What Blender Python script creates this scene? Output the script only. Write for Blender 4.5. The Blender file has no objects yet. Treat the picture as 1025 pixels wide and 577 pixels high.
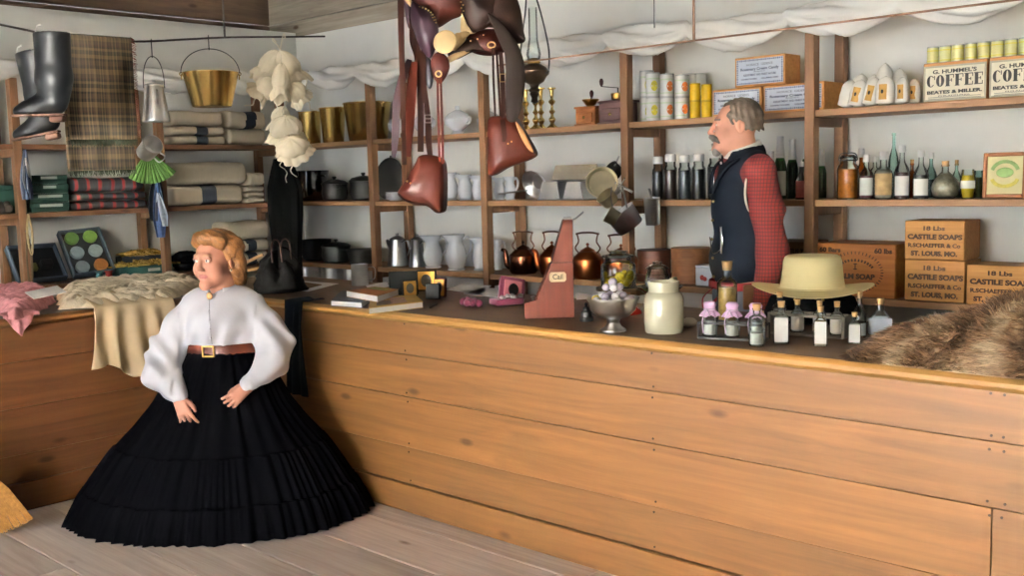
import bpy, bmesh, math, random
import numpy as np
from mathutils import Vector, Matrix, Euler, noise
random.seed(7)
C = bpy.context.scene.collection
PI = math.pi
# ------------------------------------------------------------------ camera (solved from the photograph's straight lines)
IW, IH = 1025.0, 577.0
F_PX, PITCH, ROLL, YAW = 1039.55, 0.10819, -0.02637, 0.75441
CAM = Vector((4.90563, -2.98177, 1.5))
_F = Vector((-math.sin(YAW) * math.cos(PITCH), math.cos(YAW) * math.cos(PITCH), -math.sin(PITCH)))
_R = Vector((math.cos(YAW), math.sin(YAW), 0)); _U = _R.cross(_F)
CR = _R * math.cos(ROLL) + _U * math.sin(ROLL)
CU = -_R * math.sin(ROLL) + _U * math.cos(ROLL)
def ray(px, py): return _F + CR * ((px - IW / 2) / F_PX) - CU * ((py - IH / 2) / F_PX)
def _at(px, py, k, v):
    d = ray(px, py); return CAM + d * ((v - CAM[k]) / d[k])
def atx(px, py, v): return _at(px, py, 0, v)
def aty(px, py, v): return _at(px, py, 1, v)
def atz(px, py, v): return _at(px, py, 2, v)
def atd(px, py, d): return CAM + ray(px, py) * d
def depth(P): return (Vector(P) - CAM).dot(_F)
def mpp(P): return depth(P) / F_PX
def V(*a): return Vector(a)
HC = 0.911                       # counter height
YS, XS = 1.5, -1.5               # front planes of the back and left shelving
SA, SB, SC, SD = 1.762, 1.350, 0.906, 0.70
YW, XW = 1.86, -1.86             # wall planes
BACK_POSTS = [-1.63 + 1.0596 * k for k in range(0, 7)]
LEFT_POSTS = [0.485 - 0.919 * k for k in range(0, 3)]
# ------------------------------------------------------------------ materials
def lin(h):
    if isinstance(h, str):
        h = h.lstrip('#'); c = [int(h[i:i + 2], 16) / 255 for i in (0, 2, 4)]
    else: c = h
    return tuple(x / 12.92 if x <= .04045 else ((x + .055) / 1.055) ** 2.4 for x in c) + (1,)
MATS = {}
def _new(name):
    m = bpy.data.materials.new(name); m.use_nodes = True
    nt = m.node_tree; b = nt.nodes['Principled BSDF']; MATS[name] = m
    return m, nt, b
def N(nt, t, **kw):
    n = nt.nodes.new(t)
    for k, v in kw.items(): setattr(n, k, v)
    return n
def coords(nt, scale=(1, 1, 1), kind='Object', rot=(0, 0, 0)):
    tc = N(nt, 'ShaderNodeTexCoord'); mp = N(nt, 'ShaderNodeMapping')
    mp.inputs['Scale'].default_value = scale; mp.inputs['Rotation'].default_value = rot
    nt.links.new(tc.outputs[kind], mp.inputs['Vector']); return mp.outputs['Vector']
def ramp(nt, fac, stops, interp='LINEAR'):
    r = N(nt, 'ShaderNodeValToRGB'); r.color_ramp.interpolation = interp
    e = r.color_ramp.elements
    while len(e) < len(stops): e.new(0.5)
    for el, (p, c) in zip(e, stops): el.position = p; el.color = c if len(c) == 4 else tuple(c) + (1,)
    nt.links.new(fac, r.inputs['Fac']); return r.outputs['Color']
def bump(nt, b, h, strength=.3, dist=.01):
    n = N(nt, 'ShaderNodeBump'); n.inputs['Strength'].default_value = strength; n.inputs['Distance'].default_value = dist
    nt.links.new(h, n.inputs['Height']); nt.links.new(n.outputs['Normal'], b.inputs['Normal'])
def noise_tex(nt, vec, scale=5, detail=4, rough=.55, dist=0):
    n = N(nt, 'ShaderNodeTexNoise'); n.inputs['Scale'].default_value = scale; n.inputs['Detail'].default_value = detail
    n.inputs['Roughness'].default_value = rough; n.inputs['Distortion'].default_value = dist
    nt.links.new(vec, n.inputs['Vector']); return n.outputs['Fac']
def mix(nt, fac, a, b, mode='MIX'):
    n = N(nt, 'ShaderNodeMix'); n.data_type = 'RGBA'; n.blend_type = mode
    for s, v in ((n.inputs[0], fac), (n.inputs[6], a), (n.inputs[7], b)):
        if isinstance(v, (int, float)): s.default_value = v
        elif isinstance(v, tuple): s.default_value = v
        else: nt.links.new(v, s)
    return n.outputs[2]
def dark(c, k): return tuple(x * k for x in c[:3]) + (1,)
def plain(name, col, rough=.5, metal=0, vary=.15, scale=12, bmp=0, spec=.5, sheen=0, coat=0, trans=0, ior=1.45, bscale=None, dist=.004):
    if name in MATS: return MATS[name]
    m, nt, b = _new(name); c = lin(col)
    b.inputs['Roughness'].default_value = rough; b.inputs['Metallic'].default_value = metal
    b.inputs['Specular IOR Level'].default_value = spec; b.inputs['IOR'].default_value = ior
    b.inputs['Coat Weight'].default_value = coat; b.inputs['Sheen Weight'].default_value = sheen
    b.inputs['Transmission Weight'].default_value = trans
    vec = coords(nt)
    if vary:
        f = noise_tex(nt, vec, scale)
        nt.links.new(ramp(nt, f, [(.3, dark(c, 1 - vary)), (.7, dark(c, 1 + vary))]), b.inputs['Base Color'])
    else: b.inputs['Base Color'].default_value = c
    if bmp: bump(nt, b, noise_tex(nt, vec, bscale or scale * 3, 5), bmp, dist)
    return m
def wood(name, c1, c2, axis=0, rough=.5, grain=1.0, spec=.4, isl=.25, knots=True, coat=0):
    """boards with grain along AXIS, each loose board a little different"""
    if name in MATS: return MATS[name]
    m, nt, b = _new(name); c1, c2 = lin(c1), lin(c2)
    s = [14 * grain] * 3; s[axis] = 1.1 * grain
    tc = N(nt, 'ShaderNodeTexCoord'); geo = N(nt, 'ShaderNodeNewGeometry')
    mul = N(nt, 'ShaderNodeVectorMath', operation='SCALE'); mul.inputs[0].default_value = (17, 31, 23)
    nt.links.new(geo.outputs['Random Per Island'], mul.inputs['Scale'])
    add = N(nt, 'ShaderNodeVectorMath', operation='ADD')
    nt.links.new(tc.outputs['Object'], add.inputs[0]); nt.links.new(mul.outputs[0], add.inputs[1])
    mp = N(nt, 'ShaderNodeMapping'); mp.inputs['Scale'].default_value = s
    nt.links.new(add.outputs[0], mp.inputs['Vector'])
    f1 = noise_tex(nt, mp.outputs['Vector'], 1.6, 6, .6, 1.2)
    s2 = [90 * grain] * 3; s2[axis] = 2.2 * grain
    mp2 = N(nt, 'ShaderNodeMapping'); mp2.inputs['Scale'].default_value = s2
    nt.links.new(add.outputs[0], mp2.inputs['Vector'])
    f2 = noise_tex(nt, mp2.outputs['Vector'], 1.0, 3, .5, .2)
    col = ramp(nt, f1, [(.28, c2), (.5, tuple((a + d) / 2 for a, d in zip(c1, c2))), (.72, c1)])
    fine = ramp(nt, f2, [(.3, (.72, .7, .68, 1)), (.6, (1, 1, 1, 1))])
    col = mix(nt, .55, col, fine, 'MULTIPLY')
    isr = ramp(nt, geo.outputs['Random Per Island'], [(0, (1 - isl,) * 3 + (1,)), (1, (1 + isl * .6, 1 + isl * .55, 1 + isl * .5, 1))])
    col = mix(nt, 1.0, col, isr, 'MULTIPLY')
    if knots:
        v = N(nt, 'ShaderNodeTexVoronoi'); v.inputs['Scale'].default_value = 1.0
        s3 = [5.0] * 3; s3[axis] = 2.0
        mp3 = N(nt, 'ShaderNodeMapping'); mp3.inputs['Scale'].default_value = s3
        nt.links.new(add.outputs[0], mp3.inputs['Vector']); nt.links.new(mp3.outputs[0], v.inputs['Vector'])
        kf = ramp(nt, v.outputs['Distance'], [(.04, (.25, .14, .09, 1)), (.1, (1, 1, 1, 1))])
        col = mix(nt, .8, col, kf, 'MULTIPLY')
    nt.links.new(col, b.inputs['Base Color'])
    b.inputs['Roughness'].default_value = rough; b.inputs['Specular IOR Level'].default_value = spec; b.inputs['Coat Weight'].default_value = coat
    b.inputs['Coat Roughness'].default_value = .3
    bump(nt, b, f2, .15, .004)
    return m
def glassm(name, col='#ffffff', refl=.9):
    """thin-walled glass: tinted see-through skin with mirror reflections that grow towards grazing angles"""
    if name in MATS: return MATS[name]
    m, nt, b = _new(name); nt.nodes.remove(b); out = nt.nodes['Material Output']
    tr = N(nt, 'ShaderNodeBsdfTransparent'); tr.inputs['Color'].default_value = lin(col)
    gl = N(nt, 'ShaderNodeBsdfGlossy'); gl.inputs['Roughness'].default_value = .04
    fr = N(nt, 'ShaderNodeFresnel'); fr.inputs['IOR'].default_value = 1.5
    ml = N(nt, 'ShaderNodeMath', operation='MULTIPLY_ADD'); ml.inputs[1].default_value = refl; ml.inputs[2].default_value = .02
    nt.links.new(fr.outputs[0], ml.inputs[0]); mx = N(nt, 'ShaderNodeMixShader')
    nt.links.new(ml.outputs[0], mx.inputs[0]); nt.links.new(tr.outputs[0], mx.inputs[1]); nt.links.new(gl.outputs[0], mx.inputs[2])
    nt.links.new(mx.outputs[0], out.inputs['Surface']); return m
# ------------------------------------------------------------------ mesh builder
class B:
    def __init__(s): s.bm = bmesh.new(); s.mi = 0; s.uv = None
    def _tag(s, faces):
        for f in faces: f.material_index = s.mi
    def box(s, c, size, rot=None, bev=.003, seg=1, jit=0):
        r = bmesh.ops.create_cube(s.bm, size=1.0); vs = r['verts']
        for v in vs: v.co = Vector((v.co.x * size[0], v.co.y * size[1], v.co.z * size[2]))
        es = list({e for v in vs for e in v.link_edges}); fs = list({f for v in vs for f in v.link_faces})
        if bev and min(size) > 2.2 * bev:
            r2 = bmesh.ops.bevel(s.bm, geom=es, offset=bev, segments=seg, affect='EDGES', profile=.5)
            fs = list({f for f in r2['faces']} | {f for f in fs if f.is_valid}); vs = list({v for f in fs for v in f.verts})
        M = Matrix.Translation(Vector(c)) @ (rot.to_4x4() if rot is not None else Matrix.Identity(4))
        for v in vs: v.co = M @ v.co
        s._tag(fs); return vs
    def lathe(s, prof, seg=28, c=(0, 0, 0), rot=None, sx=1, sy=1, fn=None, cap=True):
        """prof: [(r, z)] bottom to top; fn(angle, i) multiplies the radius"""
        M = Matrix.Translation(Vector(c)) @ (rot.to_4x4() if rot is not None else Matrix.Identity(4))
        rings = []
        for i, (r, z) in enumerate(prof):
            if r < 1e-6: rings.append([s.bm.verts.new(M @ Vector((0, 0, z)))])
            else:
                ring = []
                for k in range(seg):
                    a = 2 * PI * k / seg; rr = r * (fn(a, i) if fn else 1)
                    ring.append(s.bm.verts.new(M @ Vector((rr * math.cos(a) * sx, rr * math.sin(a) * sy, z))))
                rings.append(ring)
        fs = []
        for a, b in zip(rings, rings[1:]):
            if len(a) == 1 and len(b) == 1: continue
            for k in range(seg):
                k2 = (k + 1) % seg
                try:
                    if len(a) == 1: fs.append(s.bm.faces.new((a[0], b[k2], b[k])))
                    elif len(b) == 1: fs.append(s.bm.faces.new((a[k], a[k2], b[0])))
                    else: fs.append(s.bm.faces.new((a[k], a[k2], b[k2], b[k])))
                except ValueError: pass
        if cap:
            if len(rings[0]) > 1: fs.append(s.bm.faces.new(list(reversed(rings[0]))))
            if len(rings[-1]) > 1: fs.append(s.bm.faces.new(rings[-1]))
        s._tag(fs); return rings
    def tube(s, pts, r, seg=8, flat=1.0, up=None, closed=False):
        pts = [Vector(p) for p in pts]; n = len(pts)
        rs = r if isinstance(r, (list, tuple)) else [r] * n
        rings = []; side = None
        for i, p in enumerate(pts):
            a = pts[(i - 1) % n] if (i or closed) else p; b = pts[(i + 1) % n] if (i < n - 1 or closed) else p
            t = (b - a).normalized()
            if side is None:
                ref = Vector(up) if up is not None else (Vector((0, 0, 1)) if abs(t.z) < .9 else Vector((1, 0, 0)))
                side = t.cross(ref).normalized()
            elif up is not None:
                q = t.cross(Vector(up)); side = q.normalized() if q.length > 1e-5 else side
            else: side = (side - t * side.dot(t)).normalized()
            nn = side.cross(t)
            rings.append([s.bm.verts.new(p + (side * math.cos(2 * PI * k / seg) + nn * math.sin(2 * PI * k / seg) * flat) * rs[i]) for k in range(seg)])
        fs = []
        pr = list(zip(rings, rings[1:])) + ([(rings[-1], rings[0])] if closed else [])
        for a, b in pr:
            for k in range(seg): fs.append(s.bm.faces.new((a[k], a[(k + 1) % seg], b[(k + 1) % seg], b[k])))
        if not closed: fs.append(s.bm.faces.new(list(reversed(rings[0])))); fs.append(s.bm.faces.new(rings[-1]))
        s._tag(fs)
    def prism(s, outline, thick, M=None, bulge=0):
        """closed 2-D outline in local x,z extruded along y from -thick/2 to thick/2"""
        M = M or Matrix.Identity(4); n = len(outline)
        a = [s.bm.verts.new(M @ Vector((x, -thick / 2, z))) for x, z in outline]
        b = [s.bm.verts.new(M @ Vector((x, thick / 2, z))) for x, z in outline]
        fs = [s.bm.faces.new(a), s.bm.faces.new(list(reversed(b)))]
        for i in range(n): fs.append(s.bm.faces.new((a[i], b[i], b[(i + 1) % n], a[(i + 1) % n])))
        s._tag(fs)
    def grid(s, fn, nu, nv, thick=0, wrap=False, closed_bottom=None):
        """sheet from fn(u, v) -> co, with uv; THICK pushes a second skin against the normal"""
        uvl = s.bm.loops.layers.uv.verify()
        P = [[Vector(fn(i / nu, j / nv)) for j in range(nv + 1)] for i in range(nu + (0 if wrap else 1))]
        ni = len(P)
        def nrm(i, j):
            a = P[(i + 1) % ni][j] if wrap else P[min(i + 1, ni - 1)][j]; b = P[(i - 1) % ni][j] if wrap else P[max(i - 1, 0)][j]
            t = (a - b).cross(P[i][min(j + 1, nv)] - P[i][max(j - 1, 0)])
            return t.normalized() if t.length > 1e-12 else Vector((0, 0, 1))
        top = [[s.bm.verts.new(P[i][j]) for j in range(nv + 1)] for i in range(ni)]
        fs = []
        def quad(vs, uvs):
            try: f = s.bm.faces.new(vs)
            except ValueError: return
            fs.append(f)
            for l, uv in zip(f.loops, uvs): l[uvl].uv = uv
        rng = range(ni) if wrap else range(ni - 1)
        for i in rng:
            i2 = (i + 1) % ni
            for j in range(nv):
                quad((top[i][j], top[i2][j], top[i2][j + 1], top[i][j + 1]), ((i / nu, j / nv), ((i + 1) / nu, j / nv), ((i + 1) / nu, (j + 1) / nv), (i / nu, (j + 1) / nv)))
        if thick:
            bot = [[s.bm.verts.new(P[i][j] - nrm(i, j) * thick) for j in range(nv + 1)] for i in range(ni)]
            for i in rng:
                i2 = (i + 1) % ni
                for j in range(nv):
                    quad((bot[i][j + 1], bot[i2][j + 1], bot[i2][j], bot[i][j]), ((i / nu, (j + 1) / nv), ((i + 1) / nu, (j + 1) / nv), ((i + 1) / nu, j / nv), (i / nu, j / nv)))
                for j in (0, nv):
                    q = (top[i][j], bot[i][j], bot[i2][j], top[i2][j]); u = ((i / nu, j / nv),) * 4
                    quad(q if j == 0 else tuple(reversed(q)), u)
            if not wrap:
                for i in (0, ni - 1):
                    for j in range(nv):
                        q = (top[i][j], top[i][j + 1], bot[i][j + 1], bot[i][j]); quad(q if i == 0 else tuple(reversed(q)), ((i / nu, j / nv),) * 4)
        s._tag(fs)
    def ball(s, c, r, rot=None, u=16, v=10, fn=None):
        r = (r, r, r) if isinstance(r, (int, float)) else r
        q = bmesh.ops.create_uvsphere(s.bm, u_segments=u, v_segments=v, radius=1.0)
        M = Matrix.Translation(Vector(c)) @ (rot.to_4x4() if rot is not None else Matrix.Identity(4))
        for w in q['verts']:
            p = w.co.copy(); k = fn(p) if fn else 1
            w.co = M @ Vector((p.x * r[0] * k, p.y * r[1] * k, p.z * r[2] * k))
        s._tag({f for w in q['verts'] for f in w.link_faces})
    def torus(s, c, R, r, rot=None, seg=28, sub=8, sx=1, sy=1):
        M = Matrix.Translation(Vector(c)) @ (rot.to_4x4() if rot is not None else Matrix.Identity(4))
        s.tube([M @ Vector((R * math.cos(2 * PI * k / seg) * sx, R * math.sin(2 * PI * k / seg) * sy, 0)) for k in range(seg)], r, sub, closed=True)
    def obj(s, name, mats, parent=None, angle=40, smooth=True, loc=None):
        me = bpy.data.meshes.new(name)
        bmesh.ops.recalc_face_normals(s.bm, faces=s.bm.faces[:])
        s.bm.to_mesh(me); s.bm.free()
        for m in (mats if isinstance(mats, (list, tuple)) else [mats]): me.materials.append(m)
        if smooth:
            me.shade_smooth()
            if angle < 180: me.set_sharp_from_angle(angle=math.radians(angle))
        return link(name, me, parent, loc)
def link(name, me, parent=None, loc=None):
    o = bpy.data.objects.new(name, me); C.objects.link(o)
    if parent is not None: o.parent = parent
    if loc is not None: o.location = loc
    return o
def thing(name, label, cat, loc=(0, 0, 0), rz=0, group=None, rot=None):
    o = bpy.data.objects.new(name, None); C.objects.link(o); o.empty_display_size = .05
    o.location = loc; o.rotation_euler = rot if rot is not None else (0, 0, rz)
    return tag(o, label, cat, group)
def tag(o, label, cat, group=None, kind=None):
    o['label'] = label; o['category'] = cat
    if group: o['group'] = group
    if kind: o['kind'] = kind
    return o
def struct(o): o['kind'] = 'structure'; return o
def copy_tree(o, parent=None):
    c = o.copy(); C.objects.link(c)
    if parent is not None: c.parent = parent
    for ch in list(o.children): copy_tree(ch, c)
    return c
def dup(o, loc, rz=None, label=None, group=None, scale=None):
    c = copy_tree(o); c.location = loc
    if rz is not None: c.rotation_euler = (0, 0, rz)
    if label: c['label'] = label
    if group: c['group'] = group
    if scale: c.scale = scale if isinstance(scale, (tuple, list)) else (scale,) * 3
    return c
def text_mesh(body, size, sx=1.0, extrude=.0004, offset=0, align='CENTER'):
    cu = bpy.data.curves.new('lettering', 'FONT'); cu.body = body; cu.size = size; cu.extrude = extrude; cu.align_x = align; cu.align_y = 'CENTER'
    cu.offset = offset; cu.resolution_u = 3
    o = bpy.data.objects.new('lettering_curve', cu); C.objects.link(o)
    bpy.context.view_layer.update()
    me = bpy.data.meshes.new_from_object(o.evaluated_get(bpy.context.evaluated_depsgraph_get()))
    bpy.data.objects.remove(o); bpy.data.curves.remove(cu)
    return me
def lettering(lines, mat, parent, name='lettering', M=None):
    """lines: (text, size, x, z, width or None, bold). Joined into ONE mesh standing in the local x-z plane, facing -y"""
    bm = bmesh.new()
    for (t, size, x, z, wid, bold) in lines:
        me = text_mesh(t, size, offset=bold)
        xs = [v.co.x for v in me.vertices]
        if not xs: continue
        w = max(xs) - min(xs); k = wid / w if wid else 1; cx = (max(xs) + min(xs)) / 2
        n0 = len(bm.verts); bm.from_mesh(me); bm.verts.ensure_lookup_table()
        for v in bm.verts[n0:]: v.co = Vector(((v.co.x - cx) * k + x, -v.co.z, v.co.y + z))
        bpy.data.meshes.remove(me)
    if M is not None: bmesh.ops.transform(bm, matrix=M, verts=bm.verts[:])
    bmesh.ops.recalc_face_normals(bm, faces=bm.faces[:])
    me = bpy.data.meshes.new(name); bm.to_mesh(me); bm.free(); me.materials.append(mat)
    return link(name, me, parent)
# ------------------------------------------------------------------ smooth solids (distance field + surface nets)
class SDF:
    def __init__(s, lo, hi, vox):
        s.lo = np.array(lo, float); s.v = vox
        s.n = np.maximum(4, np.ceil((np.array(hi, float) - s.lo) / vox).astype(int) + 1)
        s.g = np.full(tuple(s.n), 1.0, np.float32)
    def _reg(s, lo, hi, pad):
        a = np.maximum(0, np.floor((np.array(lo) - pad - s.lo) / s.v).astype(int)); b = np.minimum(s.n, np.ceil((np.array(hi) + pad - s.lo) / s.v).astype(int) + 1)
        if np.any(b <= a): return None
        ax = [s.lo[k] + s.v * np.arange(a[k], b[k]) for k in range(3)]
        return tuple(slice(a[k], b[k]) for k in range(3)), np.meshgrid(*ax, indexing='ij')
    def _mix(s, sl, d, k, sub):
        g = s.g[sl]; d = d.astype(np.float32)
        if sub:
            h = np.maximum(k - np.abs(-d - g), 0) / k; s.g[sl] = np.maximum(g, -d) + h * h * k * .25
        else:
            h = np.maximum(k - np.abs(d - g), 0) / k; s.g[sl] = np.minimum(g, d) - h * h * k * .25
    def cap(s, a, b, r1, r2=None, k=.02, sub=False):
        r2 = r1 if r2 is None else r2; a = np.array(a, float); b = np.array(b, float); m = max(r1, r2)
        q = s._reg(np.minimum(a, b) - m, np.maximum(a, b) + m, .03 + k)
        if q is None: return
        sl, (X, Y, Z) = q; ab = b - a; L = max(ab @ ab, 1e-12)
        t = np.clip(((X - a[0]) * ab[0] + (Y - a[1]) * ab[1] + (Z - a[2]) * ab[2]) / L, 0, 1)
        d = np.sqrt((X - a[0] - t * ab[0]) ** 2 + (Y - a[1] - t * ab[1]) ** 2 + (Z - a[2] - t * ab[2]) ** 2) - (r1 + (r2 - r1) * t)
        s._mix(sl, d, k, sub)
    def ell(s, c, r, R=None, k=.02, sub=False):
        c = np.array(c, float); r = np.array((r,) * 3 if isinstance(r, (int, float)) else r, float); m = r.max()
        q = s._reg(c - m, c + m, .03 + k)
        if q is None: return
        sl, (X, Y, Z) = q; X = X - c[0]; Y = Y - c[1]; Z = Z - c[2]
        if R is not None:
            R = np.array(R); X, Y, Z = (R[0, 0] * X + R[1, 0] * Y + R[2, 0] * Z, R[0, 1] * X + R[1, 1] * Y + R[2, 1] * Z, R[0, 2] * X + R[1, 2] * Y + R[2, 2] * Z)
        k0 = np.sqrt((X / r[0]) ** 2 + (Y / r[1]) ** 2 + (Z / r[2]) ** 2); k1 = np.sqrt((X / r[0] ** 2) ** 2 + (Y / r[1] ** 2) ** 2 + (Z / r[2] ** 2) ** 2)
        s._mix(sl, np.where(k1 > 1e-6, k0 * (k0 - 1) / np.maximum(k1, 1e-6), -r.min()), k, sub)
    def box(s, c, h, rad=.005, R=None, k=.005, sub=False):
        c = np.array(c, float); h = np.array(h, float); m = np.linalg.norm(h)
        q = s._reg(c - m, c + m, .03 + k)
        if q is None: return
        sl, (X, Y, Z) = q; X = X - c[0]; Y = Y - c[1]; Z = Z - c[2]
        if R is not None:
            R = np.array(R); X, Y, Z = (R[0, 0] * X + R[1, 0] * Y + R[2, 0] * Z, R[0, 1] * X + R[1, 1] * Y + R[2, 1] * Z, R[0, 2] * X + R[1, 2] * Y + R[2, 2] * Z)
        qx, qy, qz = np.abs(X) - h[0] + rad, np.abs(Y) - h[1] + rad, np.abs(Z) - h[2] + rad
        d = np.sqrt(np.maximum(qx, 0) ** 2 + np.maximum(qy, 0) ** 2 + np.maximum(qz, 0) ** 2) + np.minimum(np.maximum(qx, np.maximum(qy, qz)), 0) - rad
        s._mix(sl, d, k, sub)
    def disp(s, fn):
        """add fn(X, Y, Z) to the field near the surface"""
        ax = [s.lo[k] + s.v * np.arange(s.n[k]) for k in range(3)]
        X, Y, Z = np.meshgrid(*ax, indexing='ij'); m = np.abs(s.g) < .06
        s.g[m] += fn(X[m], Y[m], Z[m]).astype(np.float32)
    def mesh(s):
        g = s.g; neg = g < 0; n = s.n - 1
        cor = [(i, j, k) for i in (0, 1) for j in (0, 1) for k in (0, 1)]
        def sh(a, o): return a[o[0]:o[0] + n[0], o[1]:o[1] + n[1], o[2]:o[2] + n[2]]
        cnt = sum(sh(neg, o).astype(np.int8) for o in cor); act = (cnt > 0) & (cnt < 8)
        idx = np.argwhere(act); vid = np.full(tuple(n), -1, np.int64); vid[act] = np.arange(len(idx))
        acc = np.zeros((len(idx), 3)); num = np.zeros(len(idx))
        gv = {o: g[idx[:, 0] + o[0], idx[:, 1] + o[1], idx[:, 2] + o[2]].astype(float) for o in cor}
        for a in cor:
            for ax in range(3):
                if a[ax]: continue
                b = list(a); b[ax] = 1; b = tuple(b); va, vb = gv[a], gv[b]; m = (va < 0) != (vb < 0)
                t = va[m] / (va[m] - vb[m]); p = np.array(a, float) + np.zeros((m.sum(), 3)); p[:, ax] += t
                acc[m] += p; num[m] += 1
        co = (idx + acc / num[:, None]) * s.v + s.lo
        quads = []
        for ax in range(3):
            u, w = (ax + 1) % 3, (ax + 2) % 3
            sl0 = [slice(1, n[k]) for k in range(3)]; sl0[ax] = slice(0, n[ax]); sl1 = list(sl0); sl1[ax] = slice(1, n[ax] + 1)
            a, b = neg[tuple(sl0)], neg[tuple(sl1)]; e = np.argwhere(a != b)
            if not len(e): continue
            flip = a[tuple(e.T)]; base = e.copy(); base[:, u] += 1; base[:, w] += 1
            def cell(du, dw):
                c = base.copy(); c[:, u] -= du; c[:, w] -= dw; return vid[tuple(c.T)]
            q = np.stack([cell(1, 1), cell(0, 1), cell(0, 0), cell(1, 0)], 1); q[~flip] = q[~flip][:, ::-1]
            quads.append(q)
        return co, np.concatenate(quads)
    def obj(s, name, mats, parent=None, smooth=1, colour=None):
        co, q = s.mesh()
        for _ in range(smooth):      # light relaxation
            nb = np.zeros_like(co); c = np.zeros(len(co))
            for k in range(4):
                a, b = q[:, k], q[:, (k + 1) % 4]
                np.add.at(nb, a, co[b]); np.add.at(c, a, 1); np.add.at(nb, b, co[a]); np.add.at(c, b, 1)
            co = co * .5 + .5 * nb / np.maximum(c, 1)[:, None]
        me = bpy.data.meshes.new(name); me.from_pydata(co.tolist(), [], q.tolist())
        for m in (mats if isinstance(mats, (list, tuple)) else [mats]): me.materials.append(m)
        if colour is not None:
            fc = co[q].mean(axis=1); me.polygons.foreach_set('material_index', colour(fc).astype(np.int32))
        me.shade_smooth(); me.update()
        return link(name, me, parent)
def RZ(a): return np.array(Matrix.Rotation(a, 3, 'Z'))
def fb(x, y, z=0, o=4): return noise.fractal(Vector((x, y, z)), 1.0, 2.0, o)
# ================================================================== camera, light, room
cd = bpy.data.cameras.new('camera'); cam = bpy.data.objects.new('camera', cd); C.objects.link(cam)
cam.matrix_world = Matrix(((CR.x, CU.x, -_F.x, CAM.x), (CR.y, CU.y, -_F.y, CAM.y), (CR.z, CU.z, -_F.z, CAM.z), (0, 0, 0, 1)))
cd.sensor_fit = 'HORIZONTAL'; cd.sensor_width = 36; cd.lens = F_PX / IW * 36; cd.clip_start = .05; cd.clip_end = 60
sc = bpy.context.scene; sc.camera = cam
sc.view_settings.view_transform = 'Standard'; sc.view_settings.look = 'None'; sc.view_settings.gamma = 1; sc.view_settings.use_curve_mapping = False
sc.view_settings.exposure = 3.1
try:
    sc.cycles.use_denoising = True; sc.cycles.max_bounces = 8; sc.cycles.caustics_reflective = False; sc.cycles.caustics_refractive = False
    sc.cycles.sample_clamp_indirect = 4; sc.cycles.transparent_max_bounces = 24
except Exception: pass
w = bpy.data.worlds.new('world'); sc.world = w; w.use_nodes = True
bg = w.node_tree.nodes['Background']; bg.inputs['Color'].default_value = (.72, .84, 1, 1); bg.inputs['Strength'].default_value = .9
def area(name, loc, size, rot, power, col=(1, 1, 1)):
    l = bpy.data.lights.new(name, 'AREA'); l.shape = 'RECTANGLE'; l.size, l.size_y = size; l.energy = power; l.color = col
    o = bpy.data.objects.new(name, l); C.objects.link(o); o.location = loc; o.rotation_euler = rot; return o
# walls
PLASTER = plain('plaster', '#dddbd3', .85, 0, .06, 3, .15, bscale=25)
LINING = plain('whitewashed_lining', '#ecebe4', .85, 0, .05, 2.5, .12, bscale=18)
OLD_BOARD = wood('old_brown_board', '#6b5544', '#4a3a30', 1, .8, .8, .2)
PALE_BOARD = wood('pale_weathered_board', '#b3a898', '#8f8577', 0, .85, .8, .2)
CEIL = wood('ceiling_board', '#8a7a68', '#6d5f50', 0, .85, .8, .2)
def wallbox(name, x0, x1, y0, y1, z0, z1, m):
    b = B(); b.box(((x0 + x1) / 2, (y0 + y1) / 2, (z0 + z1) / 2), (x1 - x0, y1 - y0, z1 - z0), bev=0); return struct(b.obj(name, m, smooth=False))
X1, Y0, ZC = 6.8, -6.0, 3.3
wallbox('wall_back', -2.45, X1, YW, YW + .12, -.02, 2.60, LINING)
wallbox('wall_left', XW - .12, XW, Y0, YW, -.02, 2.63, PLASTER)
def boards(name, axis, m):
    b = B(); z = 2.52
    while z < ZC:
        h = min(.24, ZC - z)
        if axis == 0: b.box((2.1, YW + .17, z + h / 2), (9.4, .04, h - .006), bev=.003)
        else: b.box((-2.44, (Y0 + YW) / 2, z + h / 2), (.04, YW - Y0 + .3, h - .006), bev=.003)
        z += h
    return struct(b.obj(name, m, smooth=False))
boards('wall_back_upper', 0, PALE_BOARD); boards('wall_left_upper', 1, OLD_BOARD)
wallbox('trim_1', -2.42, XW, Y0, YW, 2.60, 2.628, PLASTER)
wallbox('wall_right', X1, X1 + .12, Y0, YW + .1, -.02, ZC, PLASTER)
DX0, DX1, WX0, WX1 = -.5, 1.3, 2.7, 4.7
fw = B()
for x0, x1, z0, z1 in ((-2.45, DX0, 0, ZC), (DX0, DX1, 2.3, ZC), (DX1, WX0, 0, ZC), (WX0, WX1, 0, .75), (WX0, WX1, 2.4, ZC), (WX1, X1, 0, ZC)):
    fw.box(((x0 + x1) / 2, Y0 - .06, (z0 + z1) / 2), (x1 - x0, .12, z1 - z0), bev=0)
struct(fw.obj('wall_front', PLASTER, smooth=False))
wallbox('ceiling', -2.5, X1 + .1, Y0 - .1, YW + .25, ZC, ZC + .06, CEIL)
FLOORM = wood('bare_floor_plank', '#d6cac2', '#b5a59b', 0, .62, .55, .35, .35)
fb_ = B(); y = -.129
ys = [-.129 - .2957 * k for k in range(-7, 21)]
for k, yy in enumerate(ys):
    off = (k * 1.37) % 2.6
    xs = [-2.4] + [q for q in (off - 1.2, off + 2.1, off + 4.6) if -2.2 < q < X1 - .1] + [X1]
    for xa, xb in zip(xs, xs[1:]):
        fb_.box(((xa + xb) / 2, yy - .1478, -.02), (xb - xa - .004, .2957 - .006, .04), bev=.003)
struct(fb_.obj('floor', FLOORM, smooth=False))
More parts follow.
